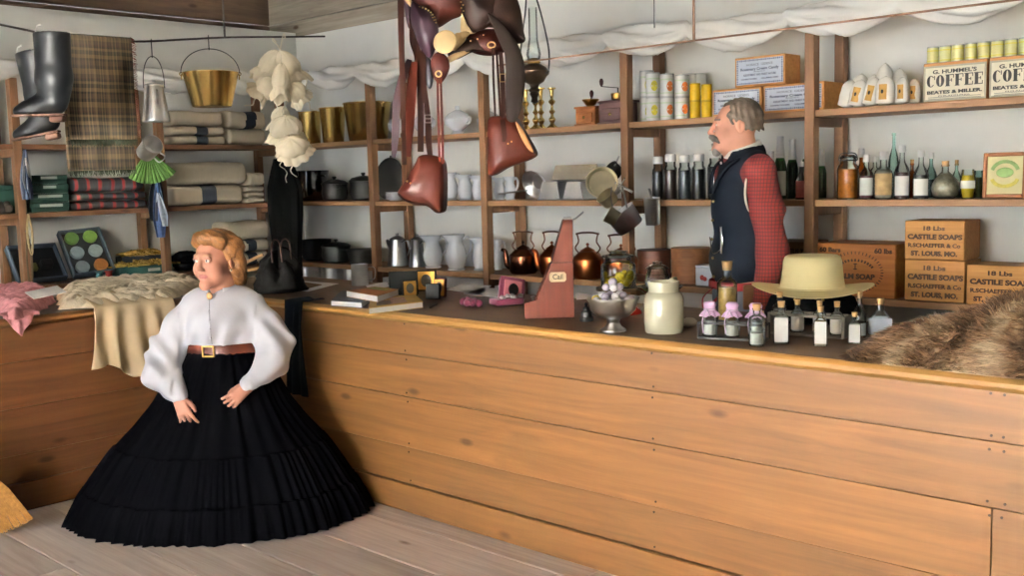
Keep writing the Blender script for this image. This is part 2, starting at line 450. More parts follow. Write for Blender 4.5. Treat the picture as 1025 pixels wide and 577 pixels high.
b = B(); b.box((2.1, -2, -.075), (9.6, 8.4, .05), bev=0); struct(b.obj('floor_subfloor', plain('dark_subfloor', '#1c1712', .9), smooth=False))
# window in the front wall, behind the camera
FR = plain('painted_frame', '#d8d4c8', .5)
b = B()
for x in (WX0 + .03, (WX0 + WX1) / 2, WX1 - .03): b.box((x, Y0 - .06, 1.575), (.05, .06, 1.65))
for z in (.78, 1.575, 2.37): b.box(((WX0 + WX1) / 2, Y0 - .06, z), (WX1 - WX0, .05, .05))
struct(b.obj('window_1', FR))
area('daylight_door', ((DX0 + DX1) / 2, Y0 + .02, 1.15), (DX1 - DX0 - .05, 2.25), (PI / 2, 0, PI), 430, (1, .98, .95))
area('daylight_window', ((WX0 + WX1) / 2, Y0 + .02, 1.575), (WX1 - WX0 - .05, 1.6), (PI / 2, 0, PI), 2600, (.94, .97, 1))
# ================================================================== counters
PINE = wood('honey_pine', '#855b32', '#664526', 0, .42, .55, .45, .22)
PINE_Y = wood('dark_brown_pine', '#4a2a13', '#331c0c', 1, .7, .55, .12, .25)  # pine of the shorter counter, darker and browner than the long one
TOPW = wood('worn_dark_top', '#6b4c34', '#4a3323', 0, .46, .6, .3, .15, False)
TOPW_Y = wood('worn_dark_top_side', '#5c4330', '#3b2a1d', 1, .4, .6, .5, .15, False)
NOSE = wood('rubbed_pine_edge', '#b08449', '#946a36', 0, .35, .6, .5, .1, False)
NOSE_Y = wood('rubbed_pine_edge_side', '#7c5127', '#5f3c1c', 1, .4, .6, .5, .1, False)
NAIL = plain('dark_nail', '#2a1c14', .6, .3, 0)
XE = 4.75
def bd(b, x0, x1, y0, y1, z0, z1, bev=.0016): b.box(((x0 + x1) / 2, (y0 + y1) / 2, (z0 + z1) / 2), (x1 - x0, y1 - y0, z1 - z0), bev=bev)
t = thing('store_counter', 'long honey pine shop counter with a dark worn top, running under the shopkeeper', 'counter')
xj = aty(993, 500, 0).x
b = B(); bd(b, 0, XE, 0, .03, .7245, .872); bd(b, 0, XE, 0.0006, .03, .533, .7228)
bd(b, 0, xj, 0, .03, .300, .5315); bd(b, xj + .002, XE, 0, .03, .300, .5315); bd(b, 0, xj, 0.0006, .03, .1335, .2992); bd(b, xj + .002, XE, 0.0006, .03, .1335, .2992)
b.obj('front_panel', PINE, t)
b = B(); bd(b, 0, XE, -.012, .03, 0.001, .129, .004); b.obj('base_board', PINE, t)
b = B(); bd(b, -.70, XE, .0, .40, .873, HC); bd(b, -.70, XE, .403, .80, .873, HC); b.obj('counter_top', TOPW, t)
b = B(); bd(b, .002, XE, -.032, .0, .871, HC + .001, .014); b.obj('nosing', NOSE, t)
b = B(); bd(b, -.7, XE, .77, .79, .08, .872); bd(b, XE - .03, XE, .03, .77, .001, .872); bd(b, -.7, XE, .03, .77, .05, .08); b.obj('carcass', PINE, t)
for px in (410, 655, 990, 1006):
    x = aty(px, 450, 0).x
    for z in (.86, .74, .70, .55, .51, .32, .28, .15): b = B(); b.lathe([(0, -.001), (.004, -.001), (.004, .001), (0, .001)], 8, (x + random.uniform(-.006, .006), -.0015, z), Matrix.Rotation(PI / 2, 3, 'X')); b.obj('nail', NAIL, t)
t = thing('store_counter', 'shorter brown counter under the hanging boots, half covered by pink and cream cloth', 'counter')
b = B(); ye = -2.7
for z0, z1 in ((.705, .872), (.49, .7032), (.270, .4882), (.139, .2682)): bd(b, -.03, 0, ye, -.004, z0, z1)
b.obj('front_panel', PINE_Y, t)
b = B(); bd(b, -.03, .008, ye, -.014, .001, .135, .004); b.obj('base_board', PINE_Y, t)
b = B(); bd(b, -.70, -.001, ye, -.034, .873, HC - .0005); bd(b, -.70, -.001, -.0338, -.001, .873, HC - .0005); b.obj('counter_top', TOPW_Y, t)
b = B(); bd(b, .0, .032, ye, -.034, .871, HC + .0005, .014); b.obj('nosing', NOSE_Y, t)
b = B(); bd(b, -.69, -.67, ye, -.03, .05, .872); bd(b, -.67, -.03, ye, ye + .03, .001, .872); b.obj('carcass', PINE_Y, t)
# ================================================================== shelving
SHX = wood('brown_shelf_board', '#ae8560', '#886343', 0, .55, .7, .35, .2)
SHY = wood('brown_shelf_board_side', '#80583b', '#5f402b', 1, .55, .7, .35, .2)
POST = wood('brown_shelf_post', '#8a6345', '#664630', 2, .55, .7, .35, .2, False)
PT = 2.15
t = thing('shop_shelving', 'long brown open shelving on the back wall holding crockery, tins and bottles', 'shelving')
for z in (SA, SB, SC, SD):
    b = B(); x0 = XS + .001
    bd(b, x0, 4.9, YS, YS + .16, z - .030, z); bd(b, x0, 4.9, YS + .163, YW - .02, z - .030, z); b.obj('shelf_board', SHX, t)
for x in BACK_POSTS[1:]:
    for yy, nm in ((YS - .014, 'front_post'), (YW - .075, 'rear_post')):
        b = B(); bd(b, x - .024, x + .024, yy, yy + .055, .001, PT, .003); b.obj(nm, POST, t)
    for z in (SA, SB, SC):
        b = B(); bd(b, x - .02, x + .02, YS + .045, YW - .08, z - .075, z - .032); b.obj('cleat', POST, t)
t = thing('shop_shelving', 'shorter brown shelving beside the corner holding blankets and green boxes', 'shelving')
for z in (SA, SB, SC, SD):
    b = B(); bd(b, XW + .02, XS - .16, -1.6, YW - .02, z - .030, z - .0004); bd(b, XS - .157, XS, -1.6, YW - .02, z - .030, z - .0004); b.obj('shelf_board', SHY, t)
for yv in LEFT_POSTS + [1.44]:
    for xx, nm in ((XS - .041, 'front_post'), (XW + .015, 'rear_post')):
        b = B(); bd(b, xx, xx + .055, yv - .024, yv + .024, .001, PT, .003); b.obj(nm, POST, t)
    for z in (SA, SB, SC):
        b = B(); bd(b, XW + .075, XS - .045, yv - .02, yv + .02, z - .075, z - .032); b.obj('cleat', POST, t)
# swagged white cloth along the shelf tops
SWAG = plain('white_muslin', '#e6e4de', .9, 0, .04, 6, .2, bscale=30)
def swag(name, label, pA, pB, nsw, zA, zB, seed, phase=0.0):
    pA, pB = Vector(pA), Vector(pB); n = (pB - pA).normalized(); out = Vector((n.y, -n.x, 0))
    def fn(u, v):
        s = u * nsw + phase; fr = abs(math.sin(PI * s)) ** .7; seg = math.floor(s)
        rad = .028 + .034 * fr; sag = .035 * fr; a = 2 * PI * v
        p = pA.lerp(pB, u); z = zA + (zB - zA) * u - sag + .012 * math.sin(seg * 2.3 + seed)
        fold = 1 + .22 * math.sin(a * 5 + 9 * s + 2 * fb(s * 2, a * .4, seed)) * fr + .12 * fb(s * 6, v * 4, seed + 3)
        return p + out * (math.cos(a) * rad * .75 * fold) + Vector((0, 0, z + math.sin(a) * rad * 1.15 * fold))
    b = B(); b.grid(fn, nsw * 26, 40); bmesh.ops.remove_doubles(b.bm, verts=b.bm.verts[:], dist=1e-5)
    o = b.obj(name, SWAG, None, 180); return tag(o, label, 'cloth swag')
swag('cloth_valance', 'white muslin swag looped along the top of the back shelving', (-1.36, YS - .075, 0), (4.9, YS - .075, 0), 12, 2.225, 2.160, 1, .55)
swag('cloth_valance', 'white muslin swag along the shelf top behind the hanging boots', (XS + .075, -1.6, 0), (XS + .075, 1.38, 0), 5, 2.20, 2.21, 5)
# ================================================================== ware makers (each local, standing on z = 0)
BRASS = plain('brass', '#d2b570', .26, 1, .18, 9, .08)
BRASS_D = plain('dull_brass', '#a98545', .3, 1, .2, 9, .1)
STEEL = plain('tinned_steel', '#e2e3e4', .3, 1, .1, 14, .08)
STEEL_D = plain('grey_steel', '#bcbcbc', .3, 1, .15, 14, .1)
IRON = plain('black_cast_iron', '#0c0c0b', .5, .0, .2, 30, .2, spec=.22)
IRON_G = plain('grey_cast_iron', '#171614', .5, .0, .2, 30, .2, spec=.25)
ENAMEL = plain('black_enamel', '#08090a', .15, 0, .05, 5, 0, coat=.3)
IRONSTONE = plain('white_ironstone', '#dcdfe4', .18, 0, .03, 5, 0, coat=.4)
COPPER = plain('copper', '#96532f', .3, 1, .25, 8, .08)
COPPER_D = plain('dark_copper', '#5e3a28', .35, 1, .2, 9, .08)
CORK = plain('cork', '#c59a64', .85, 0, .2, 60, .3)
PAPER = plain('white_paper', '#e9e6dd', .8, 0, .04, 20)
WHITE_CAP = plain('white_wax_cap', '#e4e2de', .55, 0, .05, 20)
INK = plain('black_print', '#26221d', .7, 0, 0)
BLUE_INK = plain('blue_print', '#5a6d96', .7, 0, 0)
HOLE = plain('dark_inside', '#15110d', .9, 0, 0)
WIRE = plain('iron_wire', '#3b3b3e', .45, .8, 0)
CLEAR = glassm('clear_glass', '#f6fbf9'); AQUA = glassm('aqua_glass', '#cfe8e1'); GREENG = glassm('green_bottle_glass', '#6aa873'); AMBG = glassm('amber_glass', '#cf8f48')
DARKG = plain('dark_bottle_glass', '#0d1411', .06, 0, 0, coat=.7)
def circ(r, n=24): return [(r * math.cos(2 * PI * k / n), r * math.sin(2 * PI * k / n)) for k in range(n)]
def arc(p0, p1, p2, n=14):
    p0, p1, p2 = Vector(p0), Vector(p1), Vector(p2)
    return [p0 * (1 - t) ** 2 + p1 * 2 * t * (1 - t) + p2 * t ** 2 for t in (k / n for k in range(n + 1))]
def spline(pts, n=8):
    pts = [Vector(p) for p in pts]; out = []
    for i in range(len(pts) - 1):
        a, b, c, d = pts[max(i - 1, 0)], pts[i], pts[i + 1], pts[min(i + 2, len(pts) - 1)]
        for k in range(n):
            t = k / n; out.append(.5 * ((2 * b) + (c - a) * t + (2 * a - 5 * b + 4 * c - d) * t * t + (3 * b - a - 3 * c + d) * t ** 3))
    return out + [pts[-1]]
def place(px0, px1, pyt, z, y, base=None):
    """shelf item from its pixel extents: base point, width, height, where plane y is the item's middle"""
    pc = (px0 + px1) / 2; q = aty(pc, pyt, y)
    for _ in range(3):
        zz = z; lo, hi = 0, IH
        for _ in range(40):
            m = (lo + hi) / 2
            if aty(pc, m, y).z > zz: lo = m
            else: hi = m
        P = aty(pc, lo, y)
    P.z = z + .0012
    return P, (px1 - px0) * mpp(P), max(aty(pc, pyt, y).z - z, .02)
def face_cam(P): d = CAM - Vector(P); return math.atan2(d.x, -d.y)    # rz that turns local -y towards the eye
# --- pails
def pail(name, label, P, W, H, mat=None, group=None, taper=.78, bail='down', rz=0, cat='pail', rim=True):
    mat = mat or BRASS; t = thing(name, label, cat, P, rz, group); R = W / 2
    b = B(); b.lathe([(0, .001), (R * taper * .97, 0), (R * taper, .004), (R * .985, H - .006), (R, H - .003), (R, H), (R - .004, H), (R - .006, H - .006), (R * taper - .004, .006), (0, .006)], 36); b.obj('body', mat, t)
    for s in (-1, 1):
        b = B(); b.box((s * (R + .001), 0, H - .022), (.006, .028, .03), bev=.002); b.torus((s * (R + .003), 0, H - .006), .008, .0025, Matrix.Rotation(PI / 2, 3, 'X'), 12, 6); b.obj('bail_ear', mat, t)
    b = B()
    if bail == 'down': pts = [(-(R + .004), 0, H - .004)] + [((R + .004) * math.cos(PI - PI * k / 16), -(R + .004) * math.sin(PI * k / 16), H + .003 - .012 * math.sin(PI * k / 16)) for k in range(1, 16)] + [(R + .004, 0, H - .004)]
    else: pts = [((R + .004) * math.cos(PI - PI * k / 20), 0, H - .004 + bail * math.sin(PI * k / 20)) for k in range(21)]
    b.tube(pts, .0028, 6); b.obj('bail', WIRE if bail != 'down' else BRASS_D, t); return t
# --- lidded iron pot
def pot(name, label, P, W, H, mat=None, lid=True, cat='pot', group=None, knob=None, rz=0, belly=1.0, bail=False):
    mat = mat or IRON; t = thing(name, label, cat, P, rz, group); R = W / 2; hb = H * (.68 if lid else 1)
    b = B(); b.lathe([(0, .001), (R * .72, .001), (R * .9, hb * .12), (R * .97 * belly, hb * .45), (R * .93, hb * .85), (R * .96, hb), (R * .90, hb), (R * .87, hb * .85), (R * .86, hb * .2), (0, hb * .12)], 32)
    b.obj('body', mat, t)
    for s in (-1, 1):
        b = B(); b.tube(arc((s * R * .93, -.03, hb * .8), (s * (R * 1.16), 0, hb * .85), (s * R * .93, .03, hb * .8), 8), .005, 6); b.obj('loop_handle', mat, t)
    if lid:
        l = B(); l.lathe([(R * .99, hb + .001), (R * 1.0, hb + .006), (R * .8, hb + (H - hb) * .42), (R * .3, hb + (H - hb) * .62), (0, hb + (H - hb) * .66)], 32); lo = l.obj('lid', mat, t)
        k = B(); k.lathe([(.012, hb + (H - hb) * .6), (.009, hb + (H - hb) * .72), (.016, hb + (H - hb) * .86), (.013, H), (0, H)], 14); k.obj('lid_knob', mat, lo)
    if bail:
        b = B(); b.tube([((R * .98) * math.cos(PI - PI * k / 16), -R * .75 * math.sin(PI * k / 16), hb * .85 - .03 * math.sin(PI * k / 16)) for k in range(17)], .003, 6); b.obj('bail', WIRE, t)
    return t
# --- white ironstone pitcher (fluted), spout towards local -x
def pitcher(name, label, P, W, H, group=None, rz=0, mat=None, squat=1.0):
    mat = mat or IRONSTONE; t = thing(name, label, 'pitcher', P, rz, group); R = W * .36
    pr = [(0, .001), (R * .82, 0), (R * .86, .03 * H), (R * .74, .07 * H), (R * .98, .25 * H), (R * 1.05, .4 * H), (R * .9, .6 * H), (R * .66, .76 * H), (R * .7, .86 * H), (R * .92, .99 * H), (R * .86, H), (R * .6, .86 * H), (R * .58, .76 * H), (R * .8, .5 * H), (0, .1 * H)]
    n = len(pr)
    def f(a, i):
        z = pr[i][1] / H; k = 1 + .03 * abs(math.sin(a * 6)) * (1 if i < n - 5 else 0)
        lip = max(0, math.cos(a - PI)) ** 6 * max(0, (z - .68) / .32) * .62
        return k + lip
    b = B(); b.lathe(pr, 36, fn=f); b.obj('body', mat, t)
    b = B(); b.tube(spline([(R * .66, 0, .84 * H), (R * 1.15, 0, .93 * H), (R * 1.5, 0, .78 * H), (R * 1.38, 0, .55 * H), (R * .98, 0, .38 * H)], 6), [.007] * 25, 8); b.obj('handle', mat, t)
    return t
# --- steel coffee pot, spout towards local -x
def coffee_pot(name, label, P, W, H, group=None, rz=0, mat=None):
    mat = mat or STEEL_D; t = thing(name, label, 'coffee pot', P, rz, group); R = W * .42
    b = B(); b.lathe([(0, .001), (R, 0), (R, .008), (R * .98, .02), (R * .70, .80 * H), (R * .72, .81 * H), (R * .72, .83 * H), (0, .83 * H)], 32); b.obj('body', mat, t)
    b = B(); b.lathe([(R * .74, .832 * H), (R * .7, .85 * H), (R * .35, .91 * H), (.010, .93 * H), (.008, .955 * H), (.014, .975 * H), (.01, H), (0, H)], 24); b.obj('lid', mat, t)
    b = B(); b.tube([(-R * .74, 0, .58 * H), (-R * .98, 0, .68 * H), (-R * 1.18, 0, .80 * H)], [.020, .014, .009], 10); b.obj('spout', mat, t)
    b = B(); b.tube(spline([(R * .74, 0, .74 * H), (R * 1.22, 0, .76 * H), (R * 1.3, 0, .5 * H), (R * 1.02, 0, .28 * H)], 6), .006, 8, .6); b.obj('handle', mat, t)
    b = B(); b.tube([(R * .8 * math.cos(PI - PI * k / 14), -R * .5 * math.sin(PI * k / 14), .80 * H - .12 * H * math.sin(PI * k / 14)) for k in range(15)], .0025, 6); b.obj('bail', WIRE, t)
    return t
# --- copper kettle, spout towards local -x
def kettle(name, label, P, W, H, group=None, rz=0, mat=None):
    mat = mat or COPPER; t = thing(name, label, 'kettle', P, rz, group); R = W * .5
    b = B(); b.lathe([(0, .001), (R * .86, 0), (R * .93, .01), (R * .97, .06 * H), (R, .40 * H), (R * .97, .44 * H), (R * .62, .56 * H), (R * .46, .60 * H), (0, .60 * H)], 36); b.obj('body', mat, t)
    l = B(); l.lathe([(R * .47, .602 * H), (R * .44, .62 * H), (R * .12, .68 * H), (.006, .69 * H), (.005, .71 * H), (.011, .735 * H), (.007, .76 * H), (0, .78 * H)], 24); l.obj('lid', mat, t)
    b = B(); b.tube(spline([(-R * .90, 0, .16 * H), (-R * 1.22, 0, .20 * H), (-R * 1.36, 0, .38 * H), (-R * 1.45, 0, .52 * H), (-R * 1.7, 0, .56 * H)], 6), [.026 - .016 * k / 24 for k in range(25)], 10); b.obj('spout', mat, t)
    b = B()
    for s in (-1, 1): b.tube(spline([(s * R * .62, 0, .55 * H), (s * R * .85, 0, .66 * H), (s * R * .62, 0, .80 * H), (s * R * .72, 0, .97 * H)], 6), .0045, 8)
    hd = b.obj('handle_frame', COPPER_D, t)
    b = B(); b.tube(spline([(-R * .78, 0, .965 * H), (-R * .4, 0, .99 * H), (0, 0, .995 * H), (R * .4, 0, .99 * H), (R * .78, 0, .965 * H)], 5), .008, 8, .7); b.obj('handle_grip', COPPER_D, t)
    return t
def tureen(name, label, P, W, H, group=None, rz=0):
    t = thing(name, label, 'tureen', P, rz, group); R = W * .42; fl = lambda a, i: 1 + .035 * abs(math.sin(a * 6))
    b = B(); b.lathe([(0, .001), (R * .55, 0), (R * .5, .08 * H), (R * .35, .15 * H), (R * .75, .28 * H), (R * .98, .48 * H), (R * 1.0, .55 * H), (0, .55 * H)], 36, fn=fl, sy=.75); b.obj('bowl', IRONSTONE, t)
    b = B(); b.lathe([(R * 1.02, .552 * H), (R * .98, .6 * H), (R * .7, .74 * H), (R * .25, .84 * H), (.012, .86 * H), (.018, .93 * H), (.012, H), (0, H)], 36, fn=fl, sy=.75); b.obj('lid', IRONSTONE, t)
    for s in (-1, 1):
        b = B(); b.tube(spline([(s * R * .9, 0, .52 * H), (s * R * 1.18, 0, .58 * H), (s * R * 1.15, 0, .4 * H), (s * R * .85, 0, .36 * H)], 5), .007, 8); b.obj('handle', IRONSTONE, t)
    return t
def candlestick(name, label, P, H, group=None):
    r = H * .16; o = B(); o.lathe([(0, .001), (r, 0), (r, .02 * H), (r * .8, .05 * H), (r * .45, .09 * H), (r * .28, .14 * H), (r * .5, .2 * H), (r * .55, .24 * H), (r * .25, .3 * H), (r * .22, .36 * H), (r * .5, .42 * H), (r * .22, .48 * H), (r * .2, .58 * H), (r * .5, .64 * H), (r * .55, .67 * H), (r * .22, .73 * H), (r * .3, .85 * H), (r * .36, .95 * H), (r * .62, .97 * H), (r * .62, H), (r * .25, H), (r * .22, .9 * H), (0, .9 * H)], 20)
    ob = o.obj(name, BRASS, None, 50, loc=P); return tag(ob, label, 'candlestick', group)
# --- bottles: kind gives the profile (r, z as fractions), filled content, label, stopper
PROF = {
 'round':  [(.0, 0), (.92, 0), (1, .03), (1, .60), (.9, .68), (.42, .78), (.36, .82), (.36, .95), (.44, .95), (.44, 1)],
 'tall':   [(.0, 0), (.92, 0), (1, .02), (1, .55), (.85, .63), (.42, .76), (.34, .82), (.32, .96), (.42, .96), (.42, 1)],
 'wine':   [(.0, 0), (.94, 0), (1, .02), (1, .50), (.88, .58), (.5, .72), (.36, .82), (.34, .96), (.40, .96), (.40, 1)],
 'jar':    [(.0, 0), (.94, 0), (1, .03), (1, .72), (.95, .79), (.74, .85), (.74, 1)],
 'flask':  [(.0, 0), (.6, 0), (.95, .08), (1, .25), (.8, .52), (.45, .68), (.26, .78), (.24, .95), (.32, .95), (.32, 1)],
 'globe':  [(.0, 0), (.6, 0), (.9, .1), (1, .3), (.95, .45), (.75, .58), (.48, .7), (.24, .8), (.22, .95), (.28, .95), (.28, 1)],
 'barrel': [(.0, 0), (.74, 0), (.82, .03), (.98, .35), (1, .5), (.95, .7), (.8, .9), (.78, 1)],
 'vial':   [(.0, 0), (.94, 0), (1, .02), (1, .72), (.9, .77), (.5, .82), (.46, .86), (.46, .96), (.56, .96), (.56, 1)],
}
def bottle(name, label, P, W, H, kind='round', glass=None, content=None, fill=.55, stopper='cork', lab=None, cat='bottle', group=None, square=False, rz=0, stop_h=.1, sy=1.0, lab_z=(.14, .5), body_fn=None, lab_col=None):
    glass = glass or CLEAR; t = thing(name, label, cat, P, rz, group); R = W / 2; hb = H * (1 - stop_h) if stopper else H
    pr = [(r * R, z * hb) for r, z in PROF[kind]]; seg = 28
    sq = (lambda a, i: min(1.3, 1 / max(abs(math.cos(a)), abs(math.sin(a)))) * .88 if pr[i][0] > R * .7 else 1) if square else None
    fn = body_fn or sq
    th = min(.0025, R * .12); inner = [(max(r - th, 0), max(z, th) if k < 3 else z) for k, (r, z) in enumerate(pr)][::-1]; inner[-1] = (0, th)
    solid = glass is DARKG
    b = B(); b.lathe(pr + ([(0, pr[-1][1])] if solid else []), seg, fn=(lambda a, i: fn(a, min(i, len(pr) - 1))) if fn else None, sy=sy, cap=False); b.obj('glass', glass, t, 50)
    if content is not None and not solid:
        zz = fill * hb; cp = []
        for (r, z), (r2, z2) in zip(pr, pr[1:]):
            if z >= zz: break
            cp.append((max(r - th * 2, 0), max(z, th * 2)))
            if z2 >= zz: k = (zz - z) / (z2 - z); cp.append((max(r + (r2 - r) * k - th * 2, .001), zz)); break
        cp.append((0, zz)); b = B(); b.lathe(cp, seg, fn=(lambda a, i: fn(a, min(i, len(pr) - 1))) if fn else None, sy=sy, cap=False); b.obj('contents', content, t, 50)
    rn = pr[-1][0]
    if stopper == 'cork':
        b = B(); b.lathe([(0, hb - H * .05), (rn * .78, hb - H * .05), (rn * .95, H), (0, H)], 14); b.obj('cork', CORK, t)
    elif stopper:
        b = B(); b.lathe([(rn * 1.04, hb - H * .04), (rn * 1.12, hb - H * .03), (rn * 1.08, H - .004), (rn * .9, H), (0, H)], 18); b.obj('cap', stopper if not isinstance(stopper, str) else WHITE_CAP, t)
    if lab is not None:
        z0, z1 = lab_z[0] * hb, lab_z[1] * hb; hw = 1.05; a0 = -PI / 2 - hw / 1.0
        b = B(); rr = R + .0009
        if square: b.box((0, -R * .92 - .0012, (z0 + z1) / 2), (R * 1.45, .0012, z1 - z0), bev=0)
        else: b.grid(lambda u, v: ((rr) * math.cos(a0 + 2 * hw * u), rr * sy * math.sin(a0 + 2 * hw * u), z0 + (z1 - z0) * v), 10, 1)
        b.obj('label', lab, t)
    return t
# --- wooden crates
def crate(name, label, P, sx, sy, sz, mats, cat='crate', group=None, rz=0, lines=None, ink=None, bev=.003, lidded=True):
    t = thing(name, label, cat, P, rz, group); m = mats
    b = B(); th = .011
    b.box((0, -sy / 2 + th / 2, sz / 2), (sx, th, sz), bev=bev); b.box((0, sy / 2 - th / 2, sz / 2), (sx, th, sz), bev=bev)
    for s in (-1, 1): b.box((s * (sx / 2 - th / 2), 0, sz / 2), (th, sy - 2 * th - .001, sz - .001), bev=.001)
    b.box((0, 0, th / 2 + .001), (sx - 2 * th, sy - 2 * th, th), bev=0); b.obj('box_side', m, t)
    b = B(); b.box((0, 0, sz - .004), (sx - 2 * th - .001, sy - 2 * th - .001, .008), bev=.001); b.obj('box_lid', m, t)
    if lines: lettering(lines, ink or INK, t, 'lettering', Matrix.Translation((0, -sy / 2 - .0007, sz / 2)))
    return t
# ================================================================== goods on the back shelving
YM = YS + .14
SHUF = random.Random(3)
def row(fn, specs, z, **kw):
    for (px0, px1, pyt, label, extra) in specs:
        y = extra.pop('y', YM); P, W, H = place(px0, px1, pyt, z, y); fn(extra.pop('name'), label, P, W, H, **{**kw, **extra})
# top shelf: brass pails
for (a, c, tp, lab, y, tpr) in ((300, 322, 112, 'small brass pail with a lid rim beside the hanging bonnets', YM, .92), (321, 347, 108, 'middle-sized brass pail between the lidded and the largest brass pail', YM, .8), (345, 393, 103, 'largest brass pail on the top shelf, standing behind a shelf post', YM + .05, .8)):
    P, W, H = place(a, c, tp, SA, y); pail('brass_pail', lab, P, W, H, BRASS if W > .15 else BRASS, 'brass pails on the top shelf', tpr, 'down')
# tureens
for a, c, tp, lab in ((386, 408, 113, 'white covered dish nearest the largest brass pail'), (441, 476, 106, 'white fluted tureen seen whole between saddle straps and post'), (474, 505, 108, 'white tureen partly behind the post left of the candlesticks'), (410, 440, 110, 'white tureen mostly behind the hanging saddle straps')):
    P, W, H = place(a, c, tp, SA, YM + .02); tureen('tureen', lab, P, W, H, 'white tureens on the top shelf')
for px, tp, y, lab in ((527, 90, YM + .05, 'brass candlestick nearest the saddle'), (536.5, 89, YM - .03, 'brass candlestick right under the oil lamp'), (542, 88, YM + .07, 'brass candlestick standing behind the one under the lamp'), (553, 88, YM + .02, 'brass candlestick nearest the coffee mills')):
    P, W, H = place(px - 4, px + 4, tp, SA, y); candlestick('candlestick', lab, P, H, 'brass candlesticks on the top shelf')
# coffee mills
def mill(label, px0, px1, pyt, pbox, wc, y, hop, crank, knobc):
    P, W, H = place(px0, px1, pyt, SA, y); _, _, hb = place(px0, px1, pbox, SA, y)
    t = thing('coffee_mill', label, 'coffee mill', P, .05, 'coffee mills on the top shelf'); m = wood(wc[0], wc[1], wc[2], 0, .45, 1.5)
    b = B(); b.box((0, 0, .006), (W * 1.06, W * .85, .012)); b.box((0, 0, hb / 2), (W * .94, W * .76, hb - .018)); b.box((0, 0, hb - .006), (W * 1.06, W * .86, .012)); b.obj('box', m, t)
    d = B(); d.box((0, -W * .385, hb * .42), (W * .7, .014, hb * .5)); dr = d.obj('drawer', m, t)
    k = B(); k.lathe([(.004, 0), (.007, .008), (.009, .014), (0, .017)], 10, (0, -W * .39, hb * .42), Matrix.Rotation(PI / 2, 3, 'X')); k.obj('knob', knobc, dr)
    b = B(); b.lathe([(W * .1, hb), (W * .2, hb + .01), (W * hop, hb + .035), (W * hop, hb + .04), (W * hop - .004, hb + .04), (W * .15, hb + .012), (0, hb + .012)], 24); b.obj('hopper', BRASS_D, t)
    b = B(); x, z0, z1, ex = crank; b.tube([(0, 0, hb + .012), (0, 0, z0)], .004, 6); b.tube([(0, 0, z0), (ex, 0, z1)], .005, 6, .5); cr = b.obj('crank', IRON_G, t)
    b = B(); b.lathe([(.004, 0), (.010, .012), (.012, .03), (.007, .042), (0, .045)], 12, (ex, 0, z1)); b.obj('crank_knob', plain('dark_red_knob', '#4a1d18', .4), cr)
    return t
mill('small orange-brown coffee mill with an upright crank knob', 579, 604, 88, 107, ('mill_wood', '#b87440', '#8e5228'), YM, .34, (0, .15, .155, .008), BRASS)
mill('larger plum-brown coffee mill with a long crank arm', 603, 635, 83, 101, ('plum_mill_wood', '#6d4a4a', '#50363a'), YM + .02, .22, (0, .20, .215, -.11), BRASS)
# white and yellow cans
CAN_W = plain('white_tin', '#dfe0dc', .35, 0, .03, 8); TINRIM = plain('tin_rim', '#b9bcbd', .3, 1, .05)
LBL_Y = plain('yellow_fruit_print', '#d9cf4a', .5, 0, .25, 40); LBL_O = plain('orange_fruit_print', '#d9793a', .5, 0, .3, 60); LBL_G = plain('pale_green_print', '#c9d6bd', .5, 0, .1, 40)
YEL = plain('bright_yellow_tin', '#e0b916', .4, 0, .08, 20); DYEL = plain('yellow_tin_rim', '#b89512', .35, .3, .05)
def can(name, label, P, R, H, body, rim, group, fruit=None, band=None, rz=0):
    t = thing(name, label, 'can', P, rz, group)
    b = B(); b.lathe([(0, .001), (R * .97, .001), (R * .97, .005), (R * .985, .007), (R * .985, H - .007), (R * .97, H - .005), (R * .97, H - .002), (0, H - .002)], 26); b.obj('body', body, t)
    b = B(); b.lathe([(R, .0), (R, .004), (R * .98, .004), (R * .98, 0)], 26, cap=False); b.obj('rim', rim, t); b = B(); b.lathe([(R * .99, H - .006), (R, H - .003), (R * .98, H), (R * .9, H), (R * .9, H - .002), (R * .97, H - .006)], 26, cap=False); b.obj('rim', rim, t)
    if fruit is not None:
        b = B(); rr = R * .985 + .0006; n = 14
        c0 = [b.bm.verts.new((rr * math.cos(-PI / 2 + .5 * math.cos(2 * PI * k / n)), rr * math.sin(-PI / 2 + .5 * math.cos(2 * PI * k / n)), H * (.45 + .22 * math.sin(2 * PI * k / n)))) for k in range(n)]
        cv = b.bm.verts.new((0, -rr - .0005, H * .45))
        for k in range(n): b.bm.faces.new((c0[k], c0[(k + 1) % n], cv))
        b.obj('printed_fruit', fruit, t)
    if band is not None:
        for z0, z1 in ((.72, .78), (.14, .19)): b = B(); b.lathe([(R * .985 + .0005, H * z0), (R * .985 + .0005, H * z1)], 26, cap=False); b.obj('printed_band', band, t)
    return t
PW0, _, _ = place(660, 661, 75, SA, YS + .06)
cans = [(648, 74, 'pale blue-white', LBL_Y, YS + .235), (654, 76, 'white with a yellow fruit', LBL_Y, YS + .07), (668, 75, 'white with an orange fruit', LBL_O, YS + .07), (683, 75, 'white with an orange fruit', LBL_O, YS + .07)]
names = [('white can hidden deepest beside the post', 'on the upper row'), ('white can printed with a yellow fruit', ''), ('white can printed with an orange fruit, next to the yellow-fruit can', ''), ('white can printed with an orange fruit, next to the yellow tins', '')]
for (px, pt, _c, fr, y), (nm, _) in zip(cans, names):
    P, W, H = place(px - 7, px + 7, 97.5, SA, y); R = W / 2 * 1.0; H = H - .001
    face = face_cam(P) + (.45 if fr is LBL_O else .2)
    can('food_can', nm + ', lower one', P, R, H, CAN_W, TINRIM, 'white cans on the top shelf', fr, LBL_G, face)
    can('food_can', nm + ', upper one', P + V(0, 0, H + .001), R, H, CAN_W, TINRIM, 'white cans on the top shelf', fr, LBL_G, face)
